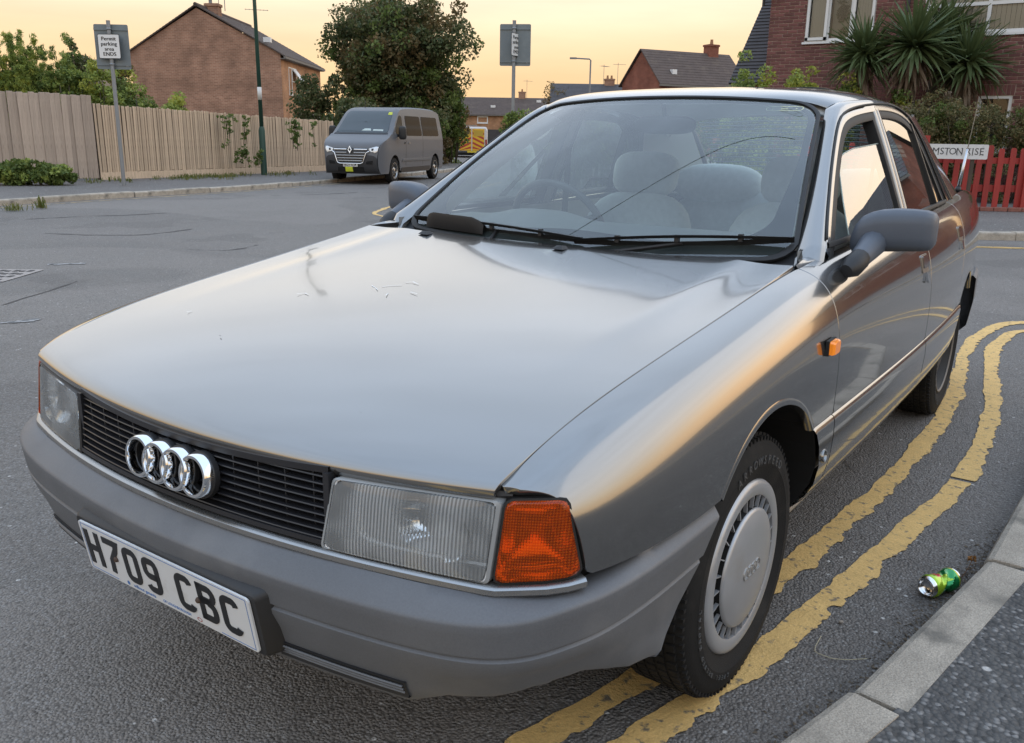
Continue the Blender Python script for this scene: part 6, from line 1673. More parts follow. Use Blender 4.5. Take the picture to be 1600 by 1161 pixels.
# brown brick house beyond the tan fence
hl = dp(203, 80, 43); RZ = math.atan2(.566, .825)
t = gable_house('brick_house', 'brown brick gable end house with tiled roof behind the long tan fence', (hl[0], hl[1], 0), RZ, 7.45, 8.6, 4.95, 7.12, BR_BROWN, TILE_BROWN, apex=.462, rows=22)
with local():
    # the long side takes warm low sun, painted in as brighter orange brick
    mb = MB(); mb.add([(7.456, 0, -.3), (7.456, 8.6, -.3), (7.456, 8.6, 4.9), (7.456, 0, 4.9)], [(0, 1, 2, 3)]); mb.build('sunlit_side_wall', BR_ORANGE, t)
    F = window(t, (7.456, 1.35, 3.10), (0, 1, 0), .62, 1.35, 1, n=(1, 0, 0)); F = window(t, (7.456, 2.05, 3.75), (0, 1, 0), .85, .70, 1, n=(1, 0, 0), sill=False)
    mb = MB(); a = np.array([7.48, 2.10, 4.42]); P = [a, a+[0, .78, 0], a+[.42, .78, -.55], a+[.42, 0, -.55]]; mb.add(P+[p-np.array([.03, 0, .03]) for p in P], [(0, 1, 2, 3), (7, 6, 5, 4), (0, 3, 7, 4), (1, 5, 6, 2), (3, 2, 6, 7), (0, 4, 5, 1)]); mb.build('open_casement', UPVC, F)
    mb = MB(); mb.box((7.50, 7.2, 1.9), (.06, .10, 1.1)); mb.build('waste_pipe', UPVC, t)
    mb = MB(); mb.add([(7.46, 4.4, .0), (9.0, 4.4, 0), (9.0, 4.4, 1.35), (7.46, 4.4, 2.15), (7.46, 7.2, 0), (9.0, 7.2, 0), (9.0, 7.2, 1.35), (7.46, 7.2, 2.15)], [(0, 1, 2, 3), (1, 5, 6, 2)]); mb.build('lean_to', M('cream_render', (.45, .38, .27), .8), t)
    roof_slab((9.15, 4.25, 1.30), (9.15, 7.3, 1.30), (7.46, 7.3, 2.20), (7.46, 4.25, 2.20), 6, TILE_BROWN, t, name='lean_to_roof')
    ch = chimney(t, (3.75, 1.6, 6.8), .65, .5, .62, BR_BROWN, 0)
    mb = MB(); mb.tube([(3.62, 1.6, 7.4), (3.62, 1.6, 7.68)], .09, 8); mb.box((3.62, 1.6, 7.72), (.28, .28, .16)); mb.build('flue_cowl', LEAD, ch)
    yagi(t, (4.3, 1.7, 7.1), 1.0, .4); mb = MB(); mb.tube([(4.0, 1.7, 7.2), (4.0, 1.7, 8.6)], .018, 5); mb.build('aerial_mast', LEAD, t)
    yagi(t, (3.95, 7.9, 7.1), .95, .3)
    mb = MB(); mb.box((6.6, .9, 5.68), (.35, .3, .24)); mb.build('roof_vent', UPVC, t)

def terrace(name, label, o, rz, W, D, eave, ridge, wall, tile, rows=14):
    """ridge along local x, front at y=0"""
    t = thing(name, label, 'house', o, rz)
    with local():
        mb = MB(); P = [(0, 0, -.5), (W, 0, -.5), (W, 0, eave), (0, 0, eave), (0, D, -.5), (W, D, -.5), (W, D, eave), (0, D, eave), (0, D/2, ridge-.08), (W, D/2, ridge-.08)]
        mb.add(P, [(0, 1, 2, 3), (5, 4, 7, 6), (4, 0, 3, 8, 7), (1, 5, 6, 9, 2)]); mb.build('wall', wall, t)
        k = (ridge-eave)/(D/2); e = eave-.25*k
        roof_slab((-.15, -.25, e), (W+.15, -.25, e), (W+.15, D/2, ridge), (-.15, D/2, ridge), rows, tile, t); roof_slab((W+.15, D+.25, e), (-.15, D+.25, e), (-.15, D/2, ridge), (W+.15, D/2, ridge), rows, tile, t)
        mb = MB(); mb.box((W/2, -.27, e-.04), (W+.3, .12, .12)); mb.build('gutter', FASCIA, t)
    return t
a = dp(700, 190, 110); t = terrace('terraced_house', 'distant orange brick terrace with a long dark roof beyond the white van', (a[0], a[1], 0), R_(33), 22, 8, 3.9, 6.0, BR_ORANGE, TILE_BROWN)
with local():
    window(t, (3.7, 0, 2.75), (1, 0, 0), 1.35, .85, 1, n=(0, -1, 0), fr=.12); chimney(t, (9.2, 4, 5.6), .9, .6, 1.2, BR_BROWN, 1)
    mb = MB(); mb.box((5.6, 1.6, 4.85), (.6, .35, .3)); mb.build('roof_vent', UPVC, t); mb = MB(); mb.box((11.4, 3.0, 5.6), (.6, .35, .3)); mb.build('roof_vent', UPVC, t)
    mb = MB(); mb.box((10, -.06, .8), (19.5, .08, 2.4)); mb.build('dark_lower_wall', TILE_DARK, t)
    yagi(t, (9.8, 4, 6.0), 2.3, .5)
a = dp(862, 150, 85); t = terrace('low_house', 'distant low house with a dark roof and square chimney just above the car roof', (a[0], a[1], 0), R_(33), 10.5, 7, 4.6, 6.4, BR_BROWN, TILE_DARK)
with local():
    ch = chimney(t, (5.8, 3.5, 6.2), 1.0, .7, .75, BR_BROWN, 2); yagi(t, (5.2, 3.5, 6.4), 1.9, .9); yagi(t, (6.6, 3.5, 6.4), 2.1, .2)
a = dp(1030, 140, 55); t = terrace('red_brick_house', 'red brick gable house with ribbed dark tiled roof left of the tall dark roof', (a[0], a[1], 0), R_(62), 7.0, 4.2, 4.75, 6.75, BR_RED, TILE_BROWN, rows=13)
with local():
    mb = MB(); mb.box((1.4, .5, 5.35), (.35, .3, .3)); mb.build('roof_vent', UPVC, t); chimney(t, (5.6, 2.1, 6.4), .8, .6, .95, BR_RED, 1)
a = dp(918, 230, 80); t = thing('street_lamp', 'small distant street lamp above the low dark roofs', 'lamp post', (a[0], a[1], 0))
with local():
    mb = MB(); mb.tube([(0, 0, 0), (0, 0, 7.9), (-.1, -.07, 8.0), (-1.1, -.75, 8.05)], .07, 6); mb.box((-1.3, -.9, 8.05), (.6, .35, .14), rz=R_(34)); mb.build('column', LEAD, t)
# peeping roof behind the hedge on the left
a = dp(97, 130, 44); t = terrace('hidden_house', 'small tiled roof peeping over the hedge behind the grey fence', (a[0], a[1], 0), R_(35), 1.3, 5, 3.2, 4.75, M('cream_wall', (.5, .42, .30), .8), TILE_BROWN, rows=8)

# ---------------------------------------------------------------- the near brick house on the right, brick by brick
YH = 19.5; XL, XR, ZT = -6.30, 2.6, 5.3
t = thing('brick_house', 'dark red brick house with white windows behind the palms on the right', 'house', (XL, YH, 0), 0)
MORTAR = M('pale_mortar', (.44, .33, .27), .95, var=.15, scale=5)
BRICK = M('dark_red_brick', (.165, .066, .058), .85, var=.2, scale=4, var2=.18, scale2=60, rand=.28, bump=.3, bscale=90)
HOLES = [(-5.45, -3.95, 3.39, 4.62), (-2.95, .75, 3.40, 4.62), (-1.68, -1.05, 1.05, 2.17)]
with local():
    mb = MB()
    xs_ = sorted({0.0, XR-XL, *[h[k]-XL for h in HOLES for k in (0, 1)]}); zs_ = sorted({-.1, ZT, *[h[k] for h in HOLES for k in (2, 3)]})
    for i in range(len(xs_)-1):
        for j in range(len(zs_)-1):
            cx, cz = (xs_[i]+xs_[i+1])/2+XL, (zs_[j]+zs_[j+1])/2
            if any(h[0] < cx < h[1] and h[2] < cz < h[3] for h in HOLES): continue
            mb.add([(xs_[i], 0, zs_[j]), (xs_[i+1], 0, zs_[j]), (xs_[i+1], 0, zs_[j+1]), (xs_[i], 0, zs_[j+1])], [(0, 1, 2, 3)])
    for h in HOLES:
        x0, x1 = h[0]-XL, h[1]-XL; P = [(x0, 0, h[2]), (x1, 0, h[2]), (x1, 0, h[3]), (x0, 0, h[3])]; Q = [(x, .12, z) for x, _, z in P]; mb.add(P+Q, [(i, i+4, (i+1) % 4+4, (i+1) % 4) for i in range(4)])
    W = XR-XL; mb.add([(0, 0, -.1), (0, 8, -.1), (0, 8, ZT), (0, 0, ZT)], [(0, 1, 2, 3)]); mb.add([(W, 0, -.1), (W, 8, -.1), (W, 8, ZT), (W, 0, ZT)], [(3, 2, 1, 0)]); mb.add([(0, 8, -.1), (W, 8, -.1), (W, 8, ZT), (0, 8, ZT)], [(3, 2, 1, 0)])
    mb.build('wall', MORTAR, t)
    mb = MB(); mb.box((.1075, 0, .0325), (.213, .016, .062), bev=.004); bo = mb.build('brick', BRICK); bme = bo.data; bpy.data.objects.remove(bo)
    spots = []; rg = random.Random(4)
    for r in range(0, int(ZT/.075)):
        z = r*.075; iv = [(0.0, W)]
        for h in HOLES:
            if h[2]-.02 < z+.0325 < h[3]+(.235 if h[2] < 2 else .0):
                a0, a1 = h[0]-XL-(.03 if z > h[3]-.03 else 0), h[1]-XL+(.03 if z > h[3]-.03 else 0)
                iv = [q for p in iv for q in ((p[0], min(p[1], a0-.008)), (max(p[0], a1+.008), p[1])) if q[1]-q[0] > .01]
        x = -.1125 if r % 2 else 0.0
        while x < W:
            for p in iv:
                x0, x1 = max(x, p[0]), min(x+.215, p[1])
                if x1-x0 > .03: spots.append((x0, z, x1-x0))
            x += .225
    def shows(s):
        x, z = s[0]+XL+.1, s[1]; v = np.array([x, YH, z])-CAM; d = v@CF; px, py = 800+FPX*(v@CR)/d, 580.5-FPX*(v@CU)/d
        if not (1190 < px < 1612 and -8 < py < 180): return 9
        if 1310 < px < 1555 and py > 22: return 3           # behind the palms
        return 1+.001*abs(px-1600)
    spots.sort(key=shows); rest = MB()
    for i, (x, z, full) in enumerate(spots):
        if i < 300:
            o = bpy.data.objects.new('brick', bme); COL.objects.link(o); o.parent = t; o.scale = (full/.215, 1, 1); o.location = (x+rg.uniform(-.003, .003), -.004-rg.uniform(0, .005), z+rg.uniform(-.002, .002)); o.rotation_euler = (0, rg.uniform(-.006, .006), 0)
        else: rest.box((x+full/2, -.004, z+.0325), (full-.002, .016, .062))
    BR2 = M('dark_red_brickwork', (.165, .066, .058), .85, var=.2, scale=4, var2=.18, scale2=60)
    nt = BR2.node_tree; g = nt.nodes.new('ShaderNodeNewGeometry'); vm = nt.nodes.new('ShaderNodeVectorMath'); vm.operation = 'SCALE'; mr = nt.nodes.new('ShaderNodeMapRange'); mr.inputs[3].default_value = .72; mr.inputs[4].default_value = 1.28
    src = nt.nodes['Principled BSDF'].inputs['Base Color'].links[0].from_socket; nt.links.new(g.outputs['Random Per Island'], mr.inputs[0]); nt.links.new(src, vm.inputs[0]); nt.links.new(mr.outputs[0], vm.inputs['Scale']); nt.links.new(vm.outputs[0], nt.nodes['Principled BSDF'].inputs['Base Color'])
    o = rest.build('brickwork', BR2, t); o['kind'] = 'stuff'
    for i in range(9):                                       # soldier course over the low window
        mb = MB(); mb.box((-1.70-XL+i*.076+.03, -.005, 2.17+.112), (.066, .016, .21), bev=.004); mb.build('soldier_brick', BRICK, t)
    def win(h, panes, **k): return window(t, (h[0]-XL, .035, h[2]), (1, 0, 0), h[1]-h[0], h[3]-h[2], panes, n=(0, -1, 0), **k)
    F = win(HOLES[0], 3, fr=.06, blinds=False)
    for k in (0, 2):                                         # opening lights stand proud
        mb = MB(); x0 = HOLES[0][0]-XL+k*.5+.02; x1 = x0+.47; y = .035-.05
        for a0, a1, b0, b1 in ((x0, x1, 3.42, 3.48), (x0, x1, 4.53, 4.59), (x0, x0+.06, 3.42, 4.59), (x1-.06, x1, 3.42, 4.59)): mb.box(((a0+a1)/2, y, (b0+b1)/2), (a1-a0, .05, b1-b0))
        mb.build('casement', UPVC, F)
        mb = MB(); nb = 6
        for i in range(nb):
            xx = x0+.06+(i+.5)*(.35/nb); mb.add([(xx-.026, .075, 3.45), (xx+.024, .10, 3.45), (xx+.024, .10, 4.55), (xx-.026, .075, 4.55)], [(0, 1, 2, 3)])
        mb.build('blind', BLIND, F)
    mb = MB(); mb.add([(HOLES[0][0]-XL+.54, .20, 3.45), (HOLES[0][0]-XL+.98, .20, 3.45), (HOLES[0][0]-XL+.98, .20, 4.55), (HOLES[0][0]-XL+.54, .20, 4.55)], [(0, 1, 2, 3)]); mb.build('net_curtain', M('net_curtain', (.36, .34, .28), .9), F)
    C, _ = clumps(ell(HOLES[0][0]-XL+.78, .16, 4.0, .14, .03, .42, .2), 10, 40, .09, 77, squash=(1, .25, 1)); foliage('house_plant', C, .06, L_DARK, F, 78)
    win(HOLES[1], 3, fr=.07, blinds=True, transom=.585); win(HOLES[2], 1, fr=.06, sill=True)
    roof_slab((-.3, -.35, ZT-.1), (W+.3, -.35, ZT-.1), (W+.3, 4, ZT+2.9), (-.3, 4, ZT+2.9), 26, TILE_DARK, t); roof_slab((W+.3, 8.35, ZT-.1), (-.3, 8.35, ZT-.1), (-.3, 4, ZT+2.9), (W+.3, 4, ZT+2.9), 26, TILE_DARK, t)
    mb = MB(); mb.add([(0, 0, ZT), (0, 8, ZT), (0, 4, ZT+2.85)], [(0, 1, 2)]); mb.add([(W, 0, ZT), (W, 8, ZT), (W, 4, ZT+2.85)], [(2, 1, 0)]); mb.build('gable', MORTAR, t)
    # wing on the left with a steep dark roof facing the road
    ea, et = aty(1139, 132, YH+.15), aty(1190, -10, YH+2.6)
    x0 = ea[0]-XL; top = (et[0]-XL)
    roof_slab((x0, .15, ea[2]), (-.02, .15, ea[2]), (-.02, 3.4, ea[2]+3.6), (x0+.05, 3.4, ea[2]+3.6), 42, TILE_DARK, t, name='wing_roof', th=.04, lap=.02)
    mb = MB(); mb.add([(x0+.1, .3, 0), (-.01, .3, 0), (-.01, .3, ea[2]), (x0+.1, .3, ea[2])], [(0, 1, 2, 3)]); mb.add([(x0+.1, .3, 0), (x0+.1, 5, 0), (x0+.1, 5, ea[2]), (x0+.1, 3.4, ea[2]+3.5), (x0+.1, .3, ea[2])], [(4, 3, 2, 1, 0)]); mb.build('wing_wall', BR_RED, t)
    mb = MB(); q = aty(1193, 8, YH-.08); mb.tube([(q[0]-XL, -.08, q[2]-.02), (q[0]-XL, -.08, q[2]+.9)], .035, 8); mb.box((q[0]-XL+.12, -.1, q[2]+.25), (.30, .14, .10)); mb.build('downpipe', BLACKP, t)
    q = aty(1420, 0, YH-.06); mb = MB(); mb.tube([(q[0]-XL, -.06, 3.9), (q[0]-XL, -.06, ZT)], .04, 8); mb.build('drainpipe', TILE_DARK, t)
# neighbour up the side street (its roof and gable mirror in the side windows)
t = terrace('neighbour_house', 'brick neighbour house further up the side street', (5.6, 33, 0), R_(2), 11, 7, 4.6, 7.0, BR_RED, TILE_DARK)
with local():
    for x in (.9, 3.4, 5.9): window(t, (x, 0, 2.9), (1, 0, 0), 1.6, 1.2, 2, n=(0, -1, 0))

# ================================================================== TREES, HEDGES, PALMS
a = gr(640, 262, ZF); tb = dp(622, 250, 35)
tree('broadleaf_tree', 'big dark rusty green tree behind the grey van', 'tree', (tb[0], tb[1], .0), 6.85, 6.3, 1.5, .16,
     [(L_DARK, 230, 200, .55, .30), (L_RUST, 80, 110, .42, .70), (L_MID, 70, 100, .42, .75)], .155, 31, d=5.5)
tt = bpy.data.objects['broadleaf_tree']
with local():
    C, _ = clumps(lambda rg: np.array([rg.uniform(-1.6, 1.7), rg.uniform(-1, 1), rg.uniform(6.2, 7.05)]), 16, 60, .26, 55, squash=(.7, .7, 1.2)); foliage('crown', C, .16, L_MID, tt, 56)
for i, (px, dpt, w, h, m, lab) in enumerate(((505, 33, 2.2, 3.6, (L_DARK, L_MID), 'dark green shrub at the end of the tan fence by the brick house'), (560, 31, 2.6, 2.7, (L_DARK, L_DARK), 'dark green bush directly behind the grey van windscreen'), (655, 33, 2.3, 2.4, (L_DARK, L_MID), 'green bush behind the rear of the grey van'), (705, 36, 1.5, 3.4, (L_MID, L_RUST), 'loose green bush at the right foot of the big tree'))):
    p = dp(px, 262, dpt); shrub('bush', lab, 'bush', (p[0], p[1], 0), w, w*.9, h, [(m[0], 34, 150, .36), (m[1], 14, 90, .33)], .14, 61+i)
p = dp(683, 258, 34.5); shrub('conifer_hedge', 'browned conifer hedge to the right of the grey van', 'hedge', (p[0], p[1], 0), .85, 1.2, 1.75, [(L_RUST, 30, 160, .22), (L_DEAD, 14, 120, .2)], .08, 71)
p = dp(703, 256, 37); shrub('bush', 'light green bush between the brown conifer and the white van', 'bush', (p[0], p[1], 0), .8, .8, 1.5, [(L_MID, 22, 120, .22), (L_LIGHT, 10, 80, .2)], .10, 72)
# behind the wooden fences
for i, (px, w, top, shp, ms, lab) in enumerate((
        (-30, 1.7, 66, 'spire', (L_YEL, L_LIGHT), 'feathery yellow green conifer cut by the left edge behind the grey fence'), (22, 1.6, 44, 'spire', (L_LIGHT, L_YEL), 'feathery pale green conifer with tall plumes behind the grey fence'),
        (74, 1.5, 50, 'spire', (L_LIGHT, L_MID), 'feathery green conifer left of the permit sign'), (122, 1.0, 100, 'dome', (L_LIGHT, L_MID), 'rounded light green shrub just behind the permit sign'),
        (168, 1.4, 92, 'dome', (L_LIGHT, L_YEL), 'bright green shrub behind the permit sign post'), (212, 1.0, 122, 'dome', (L_MID, L_LIGHT), 'low leafy shrub right of the permit sign, by the brown house'), (248, .6, 150, 'dome', (L_MID, L_LIGHT), 'small leafy tuft over the tan fence before the brown house'), (288, .55, 136, 'dome', (L_LIGHT, L_YEL), 'small upright pale shrub against the brown gable wall'))):
    dpt = 23.5; p = dp(px, 270, dpt); h = dp(px, top, dpt)[2]
    shrub('garden_shrub', lab, 'shrub', (p[0], p[1], 0), w*1.15, 1.1, h, [(ms[0], 620 if shp == 'spire' else 60, 26 if shp == 'spire' else 120, .075 if shp == 'spire' else .2), (ms[1], 420 if shp == 'spire' else 36, 26 if shp == 'spire' else 110, .075 if shp == 'spire' else .2)], .13 if shp == 'spire' else .085, 81+i*3, rz=R_(35), shape=shp, droop=-.9 if shp == 'spire' else 0, aspect=.17 if shp == 'spire' else .55)
for px, top, w, ms, lab in ((138, 52, .75, (L_DARK, L_MID), 'slim dark tree top left of the permit sign'), (203, 70, .6, (L_RUST, L_YEL), 'orange tinged tree top right of the permit sign')):
    p = dp(px, 270, 30); tree('garden_tree', lab, 'tree', (p[0], p[1], 0), dp(px, top, 30)[2], w*1.9, 1.6, .06, [(ms[0], 26, 90, .24, .3), (ms[1], 14, 60, .22, .5)], .12, 95+px)
p = dp(868, 200, 88); tree('bare_tree', 'thin nearly bare tree beside the low dark roof', 'tree', (p[0], p[1], 0), 6.9, 4.2, 3.0, .1, [(L_RUST, 40, 22, .5, .3)], .22, 99)
# ivy over the tan fence
for px, py0, py1, sd, lab in ((372, 182, 240, 3, 'ivy trailing over the tan fence left of the lamp column'), (474, 190, 250, 4, 'ivy trailing over the tan fence right of the lamp column'), (392, 236, 262, 5, 'small weed growing out of the tan fence by the lamp column')):
    b = gr(px, 274, ZF); d0 = (b-CAM)@CF-.25; p0, p1 = dp(px, py0, d0), dp(px, py1, d0)
    tv = thing('ivy', lab, 'climbing plant', (b[0], b[1], ZF), R_(60))
    with local():
        z0, z1 = p0[2]-ZF, p1[2]-ZF
        st = [(rg0.uniform(-.30, .30), rg0.uniform(.35, 1.0), rg0.uniform(-.12, .12)) for rg0 in [np.random.default_rng(900+sd)] for _ in range(5)]
        def f(rg):
            x, ln, dr = st[rg.integers(0, 5)]; k = rg.random()**1.5*ln; return np.array([x+dr*k+rg.normal()*.05*(1.3-k), -.05-rg.random()*.06, z0-(z0-z1)*k])
        C, _ = clumps(f, 40, 10, .06, 200+sd); C[:, 1] = np.minimum(C[:, 1], -.035); foliage('leaves', C, .085, L_MID, tv, 210+sd)
        mb = MB()
        for x, ln, dr in st: mb.tube([(x, -.03, z0), (x+dr*.5*ln, -.045, z0-(z0-z1)*.5*ln), (x+dr*ln, -.04, z0-(z0-z1)*ln)], .007, 4)
        mb.build('stem', BARK, tv, True)
# verge weeds
def tufts(name, pts, hgt, n, mat, seed, kind='stuff', label=None, cat=None, spread=.12, loc=None):
    rg = np.random.default_rng(seed); V = []; F = []
    for p in pts:
        k = int(n*rg.uniform(.5, 1.5))
        for _ in range(k):
            a = rg.uniform(0, 2*math.pi); r = abs(rg.normal())*spread; x, y = p[0]+math.cos(a)*r, p[1]+math.sin(a)*r; h = hgt*rg.uniform(.45, 1.2); b = rg.uniform(0, 2*math.pi); l = rg.uniform(.2, 1.5)*h; w = .005+h*.018
            dx, dy = math.cos(b), math.sin(b); o = len(V)
            V += [(x-dy*w, y+dx*w, p[2]-.01), (x+dy*w, y-dx*w, p[2]-.01), (x+dx*l*.4+dy*w*.7, y+dy*l*.4-dx*w*.7, p[2]+h*.65), (x+dx*l*.4-dy*w*.7, y+dy*l*.4+dx*w*.7, p[2]+h*.65), (x+dx*l, y+dy*l, p[2]+h)]
            F += [(o, o+1, o+2, o+3), (o+3, o+2, o+4, o+4)]
    o = fast_mesh(name, np.array(V), np.array(F), mat)
    return o
pts = []
rg = np.random.default_rng(5)
for px in np.arange(128, 520, 3.0):
    if math.sin(px*.045)+math.sin(px*.021+1)+rg.normal()*.7 > -.1:
        for _ in range(2): p = gr(px+rg.uniform(-3, 3), 282.5-(px-150)*.039+abs(rg.normal())*2.2, ZF); pts.append(p)
tag(tufts('verge_weeds', pts, .13, 9, L_GRASS, 6), 'dry grass and weeds along the foot of the tan fence', 'weeds', kind='stuff')
rb0 = gr(55, 292, ZF)
for i, (px, w, h, lab) in enumerate(((22, 1.25, .52, 'low bramble bush at the foot of the grey fence, the left one'), (82, 1.05, .44, 'low bramble bush at the foot of the grey fence near its end'))):
    p = gr(px, 289, ZF); shrub('bramble_bush', lab, 'bush', (p[0], p[1], ZF), w, .8, h, [(L_MID, 44, 70, .12), (L_LIGHT, 16, 50, .10)], .085, 140+i, rz=R_(35), stems=4)
for px, py, h, sp, lab in ((65, 324, .24, .05, 'upright grass tuft growing from the far kerb'), (20, 328, .14, .10, 'low yellowish weed at the far kerb, left edge'), (383, 277, .22, .22, 'green weed clump beside the lamp column'), (198, 288, .16, .18, 'grass around the foot of the permit sign post')):
    p = gr(px, py, .02); o = tufts('grass_tuft', [p], h, 70, L_GRASS, px, spread=sp); tag(o, lab, 'weeds')
p = gr(1527, 372, 0.0); tag(tufts('grass_tuft', [p, p+[.1, .05, 0], p+[.22, .1, 0]], .06, 60, L_GRASS, 17, spread=.06), 'tiny weed in the far kerb behind the car', 'weeds')

# hedge behind the red fence, shrubs over the car roof
def hedge_line(name, label, cat, p, rz, w, d, h, parts, leaf, seed, shape='box'): return shrub(name, label, cat, p, w, d, h, parts, leaf, seed, rz=rz, shape=shape, stems=8)
p = dp(1520, 300, 17.0); hedge_line('hedge', 'olive brown clipped hedge spilling over the red fence', 'hedge', (p[0]+.25, p[1]+.25, 0), rang, 4.4, 1.0, 1.92, [(L_BROWN, 190, 150, .16), (L_MID, 50, 110, .15), (L_DEAD, 22, 60, .14)], .052, 301)
p = dp(1440, 300, 17.2); hedge_line('hedge', 'taller rounded olive hedge at the car rear window, under the palms', 'hedge', (p[0], p[1]+.35, 0), rang, 1.9, 1.2, 2.34, [(L_BROWN, 110, 150, .17), (L_MID, 40, 110, .16), (L_DEAD, 18, 60, .12)], .052, 305, shape='dome')
p = dp(1590, 300, 17.0); hedge_line('hedge', 'green hedge end hanging over the red pickets at the right edge', 'hedge', (p[0]+.6, p[1], 0), rang, 1.5, 1.0, 1.72, [(L_MID, 60, 150, .16), (L_BROWN, 40, 110, .15)], .052, 309, shape='dome')
for i, (px, top, w, ms, lab) in enumerate(((1232, 96, .95, (L_YEL, L_LIGHT), 'yellow green shrub in front of the brick wall over the car roof'), (1152, 84, .95, (L_LIGHT, L_MID), 'light green shrub before the steep dark roof, left one'), (1182, 100, .6, (L_LIGHT, L_YEL), 'light green shrub before the steep dark roof, right one'), (1392, 118, .45, (L_YEL, L_MID), 'yellow green shoots between the palm trunks'), (1305, 122, .6, (L_YEL, L_MID), 'yellow green shoots at the foot of the left palm'))):
    p = dp(px, 300, 18.4); shrub('garden_shrub', lab, 'shrub', (p[0], p[1], 0), w, .8, dp(px, top, 18.4)[2], [(ms[0], 60, 90, .15), (ms[1], 40, 80, .15)], .075, 320+i, shape='dome')
for i, (px, w, h, lab) in enumerate(((870, 2.4, 1.75, 'clipped garden hedge behind the pale fence, left part'), (985, 2.2, 1.62, 'clipped garden hedge behind the green bin'), (1110, 2.6, 1.9, 'garden hedge seen through the rear screen of the car'))):
    p = dp(px, 300, 19.2); shrub('garden_hedge', lab, 'hedge', (p[0], p[1], 0), w, 1.0, h, [(L_MID, 90, 120, .18), (L_LIGHT, 40, 90, .17)], .075, 340+i, rz=R_(32), shape='box')

# cabbage palms: every blade is a leaf of its own
def blade_mesh(seed, Lg, droop):
    rg = random.Random(seed); mb = MB(); rows = []
    for k in range(6):
        s = k/5; w = .036*(1-s**2.2)*(.55+.45*min(1, s*4))+.002; x = Lg*(s-.10*droop*s*s); z = -droop*Lg*.5*s**2.2
        rows.append([(x, -w, z+.010), (x, 0, z), (x, w, z+.010)])
    mb.grid(rows); o = mb.build('leaf', L_CORD); me = o.data; bpy.data.objects.remove(o); return me
BL = [blade_mesh(i, .72, d) for i, d in enumerate((.05, .12, .2, .35, .55, .8))]
BD = []
for i in range(3):
    me = blade_mesh(9+i, .55, .3).copy(); me.materials.clear(); me.materials.append(L_DEAD); BD.append(me)
def palm(label, heads, base, seed):
    t = thing('cabbage_palm', label, 'palm', base); rg = random.Random(seed)
    with local():
        nl = 0
        for hx, hy, hz, r, n in heads:
            mb = MB(); mb.tube(smooth_curve([(hx*.15, hy*.15, -.05), (hx*.6, hy*.6, hz*.5), (hx, hy, hz)], 10), [.11-.004*k for k in range(10)], 9); mb.build('trunk', BARK, t, True)
            for i in range(n):
                el = math.asin(min(1, max(-1, -.52+1.50*((i+.5)/n)))); az = i*2.39996+rg.uniform(-.2, .2)
                o = bpy.data.objects.new('leaf', BL[max(0, min(5, int((1.05-math.sin(el))*3.1+rg.uniform(-.5, .8))))]); COL.objects.link(o); o.parent = t
                o.location = (hx+rg.uniform(-.03, .03), hy+rg.uniform(-.03, .03), hz+rg.uniform(-.10, .14)); o.rotation_euler = (rg.uniform(-.5, .5), -el, az); s = r/.72*rg.uniform(.8, 1.12); o.scale = (s, s, s)
            for i in range(int(n*.5)):
                az = rg.uniform(0, 6.28); o = bpy.data.objects.new('dead_leaf', BD[i % 3]); COL.objects.link(o); o.parent = t
                o.location = (hx, hy, hz-rg.uniform(.0, .35)); o.rotation_euler = (rg.uniform(-.4, .4), rg.uniform(.75, 1.45), az); s = r/.72*rg.uniform(.7, 1.2); o.scale = (s, s, s)
    return t
def palm_at(label, spots_, seed):
    P = [dp(px, py, d) for px, py, d, r, n in spots_]; b = np.array([np.mean([p[0] for p in P]), np.mean([p[1] for p in P]), 0])
    return palm(label, [(p[0]-b[0], p[1]-b[1], p[2], s[3], s[4]) for p, s in zip(P, spots_)], b, seed)
palm_at('smaller cabbage palm on the left with one spiky head', [(1350, 88, 17.9, .84, 270)], 5)
palm_at('tall middle cabbage palm with the biggest spiky head', [(1428, 72, 17.5, 1.02, 190), (1472, 52, 18.1, .86, 105)], 6)
palm_at('right cabbage palm with a drooping head and dead leaf skirt', [(1512, 100, 17.7, .90, 190), (1488, 66, 18.2, .9, 105)], 7)

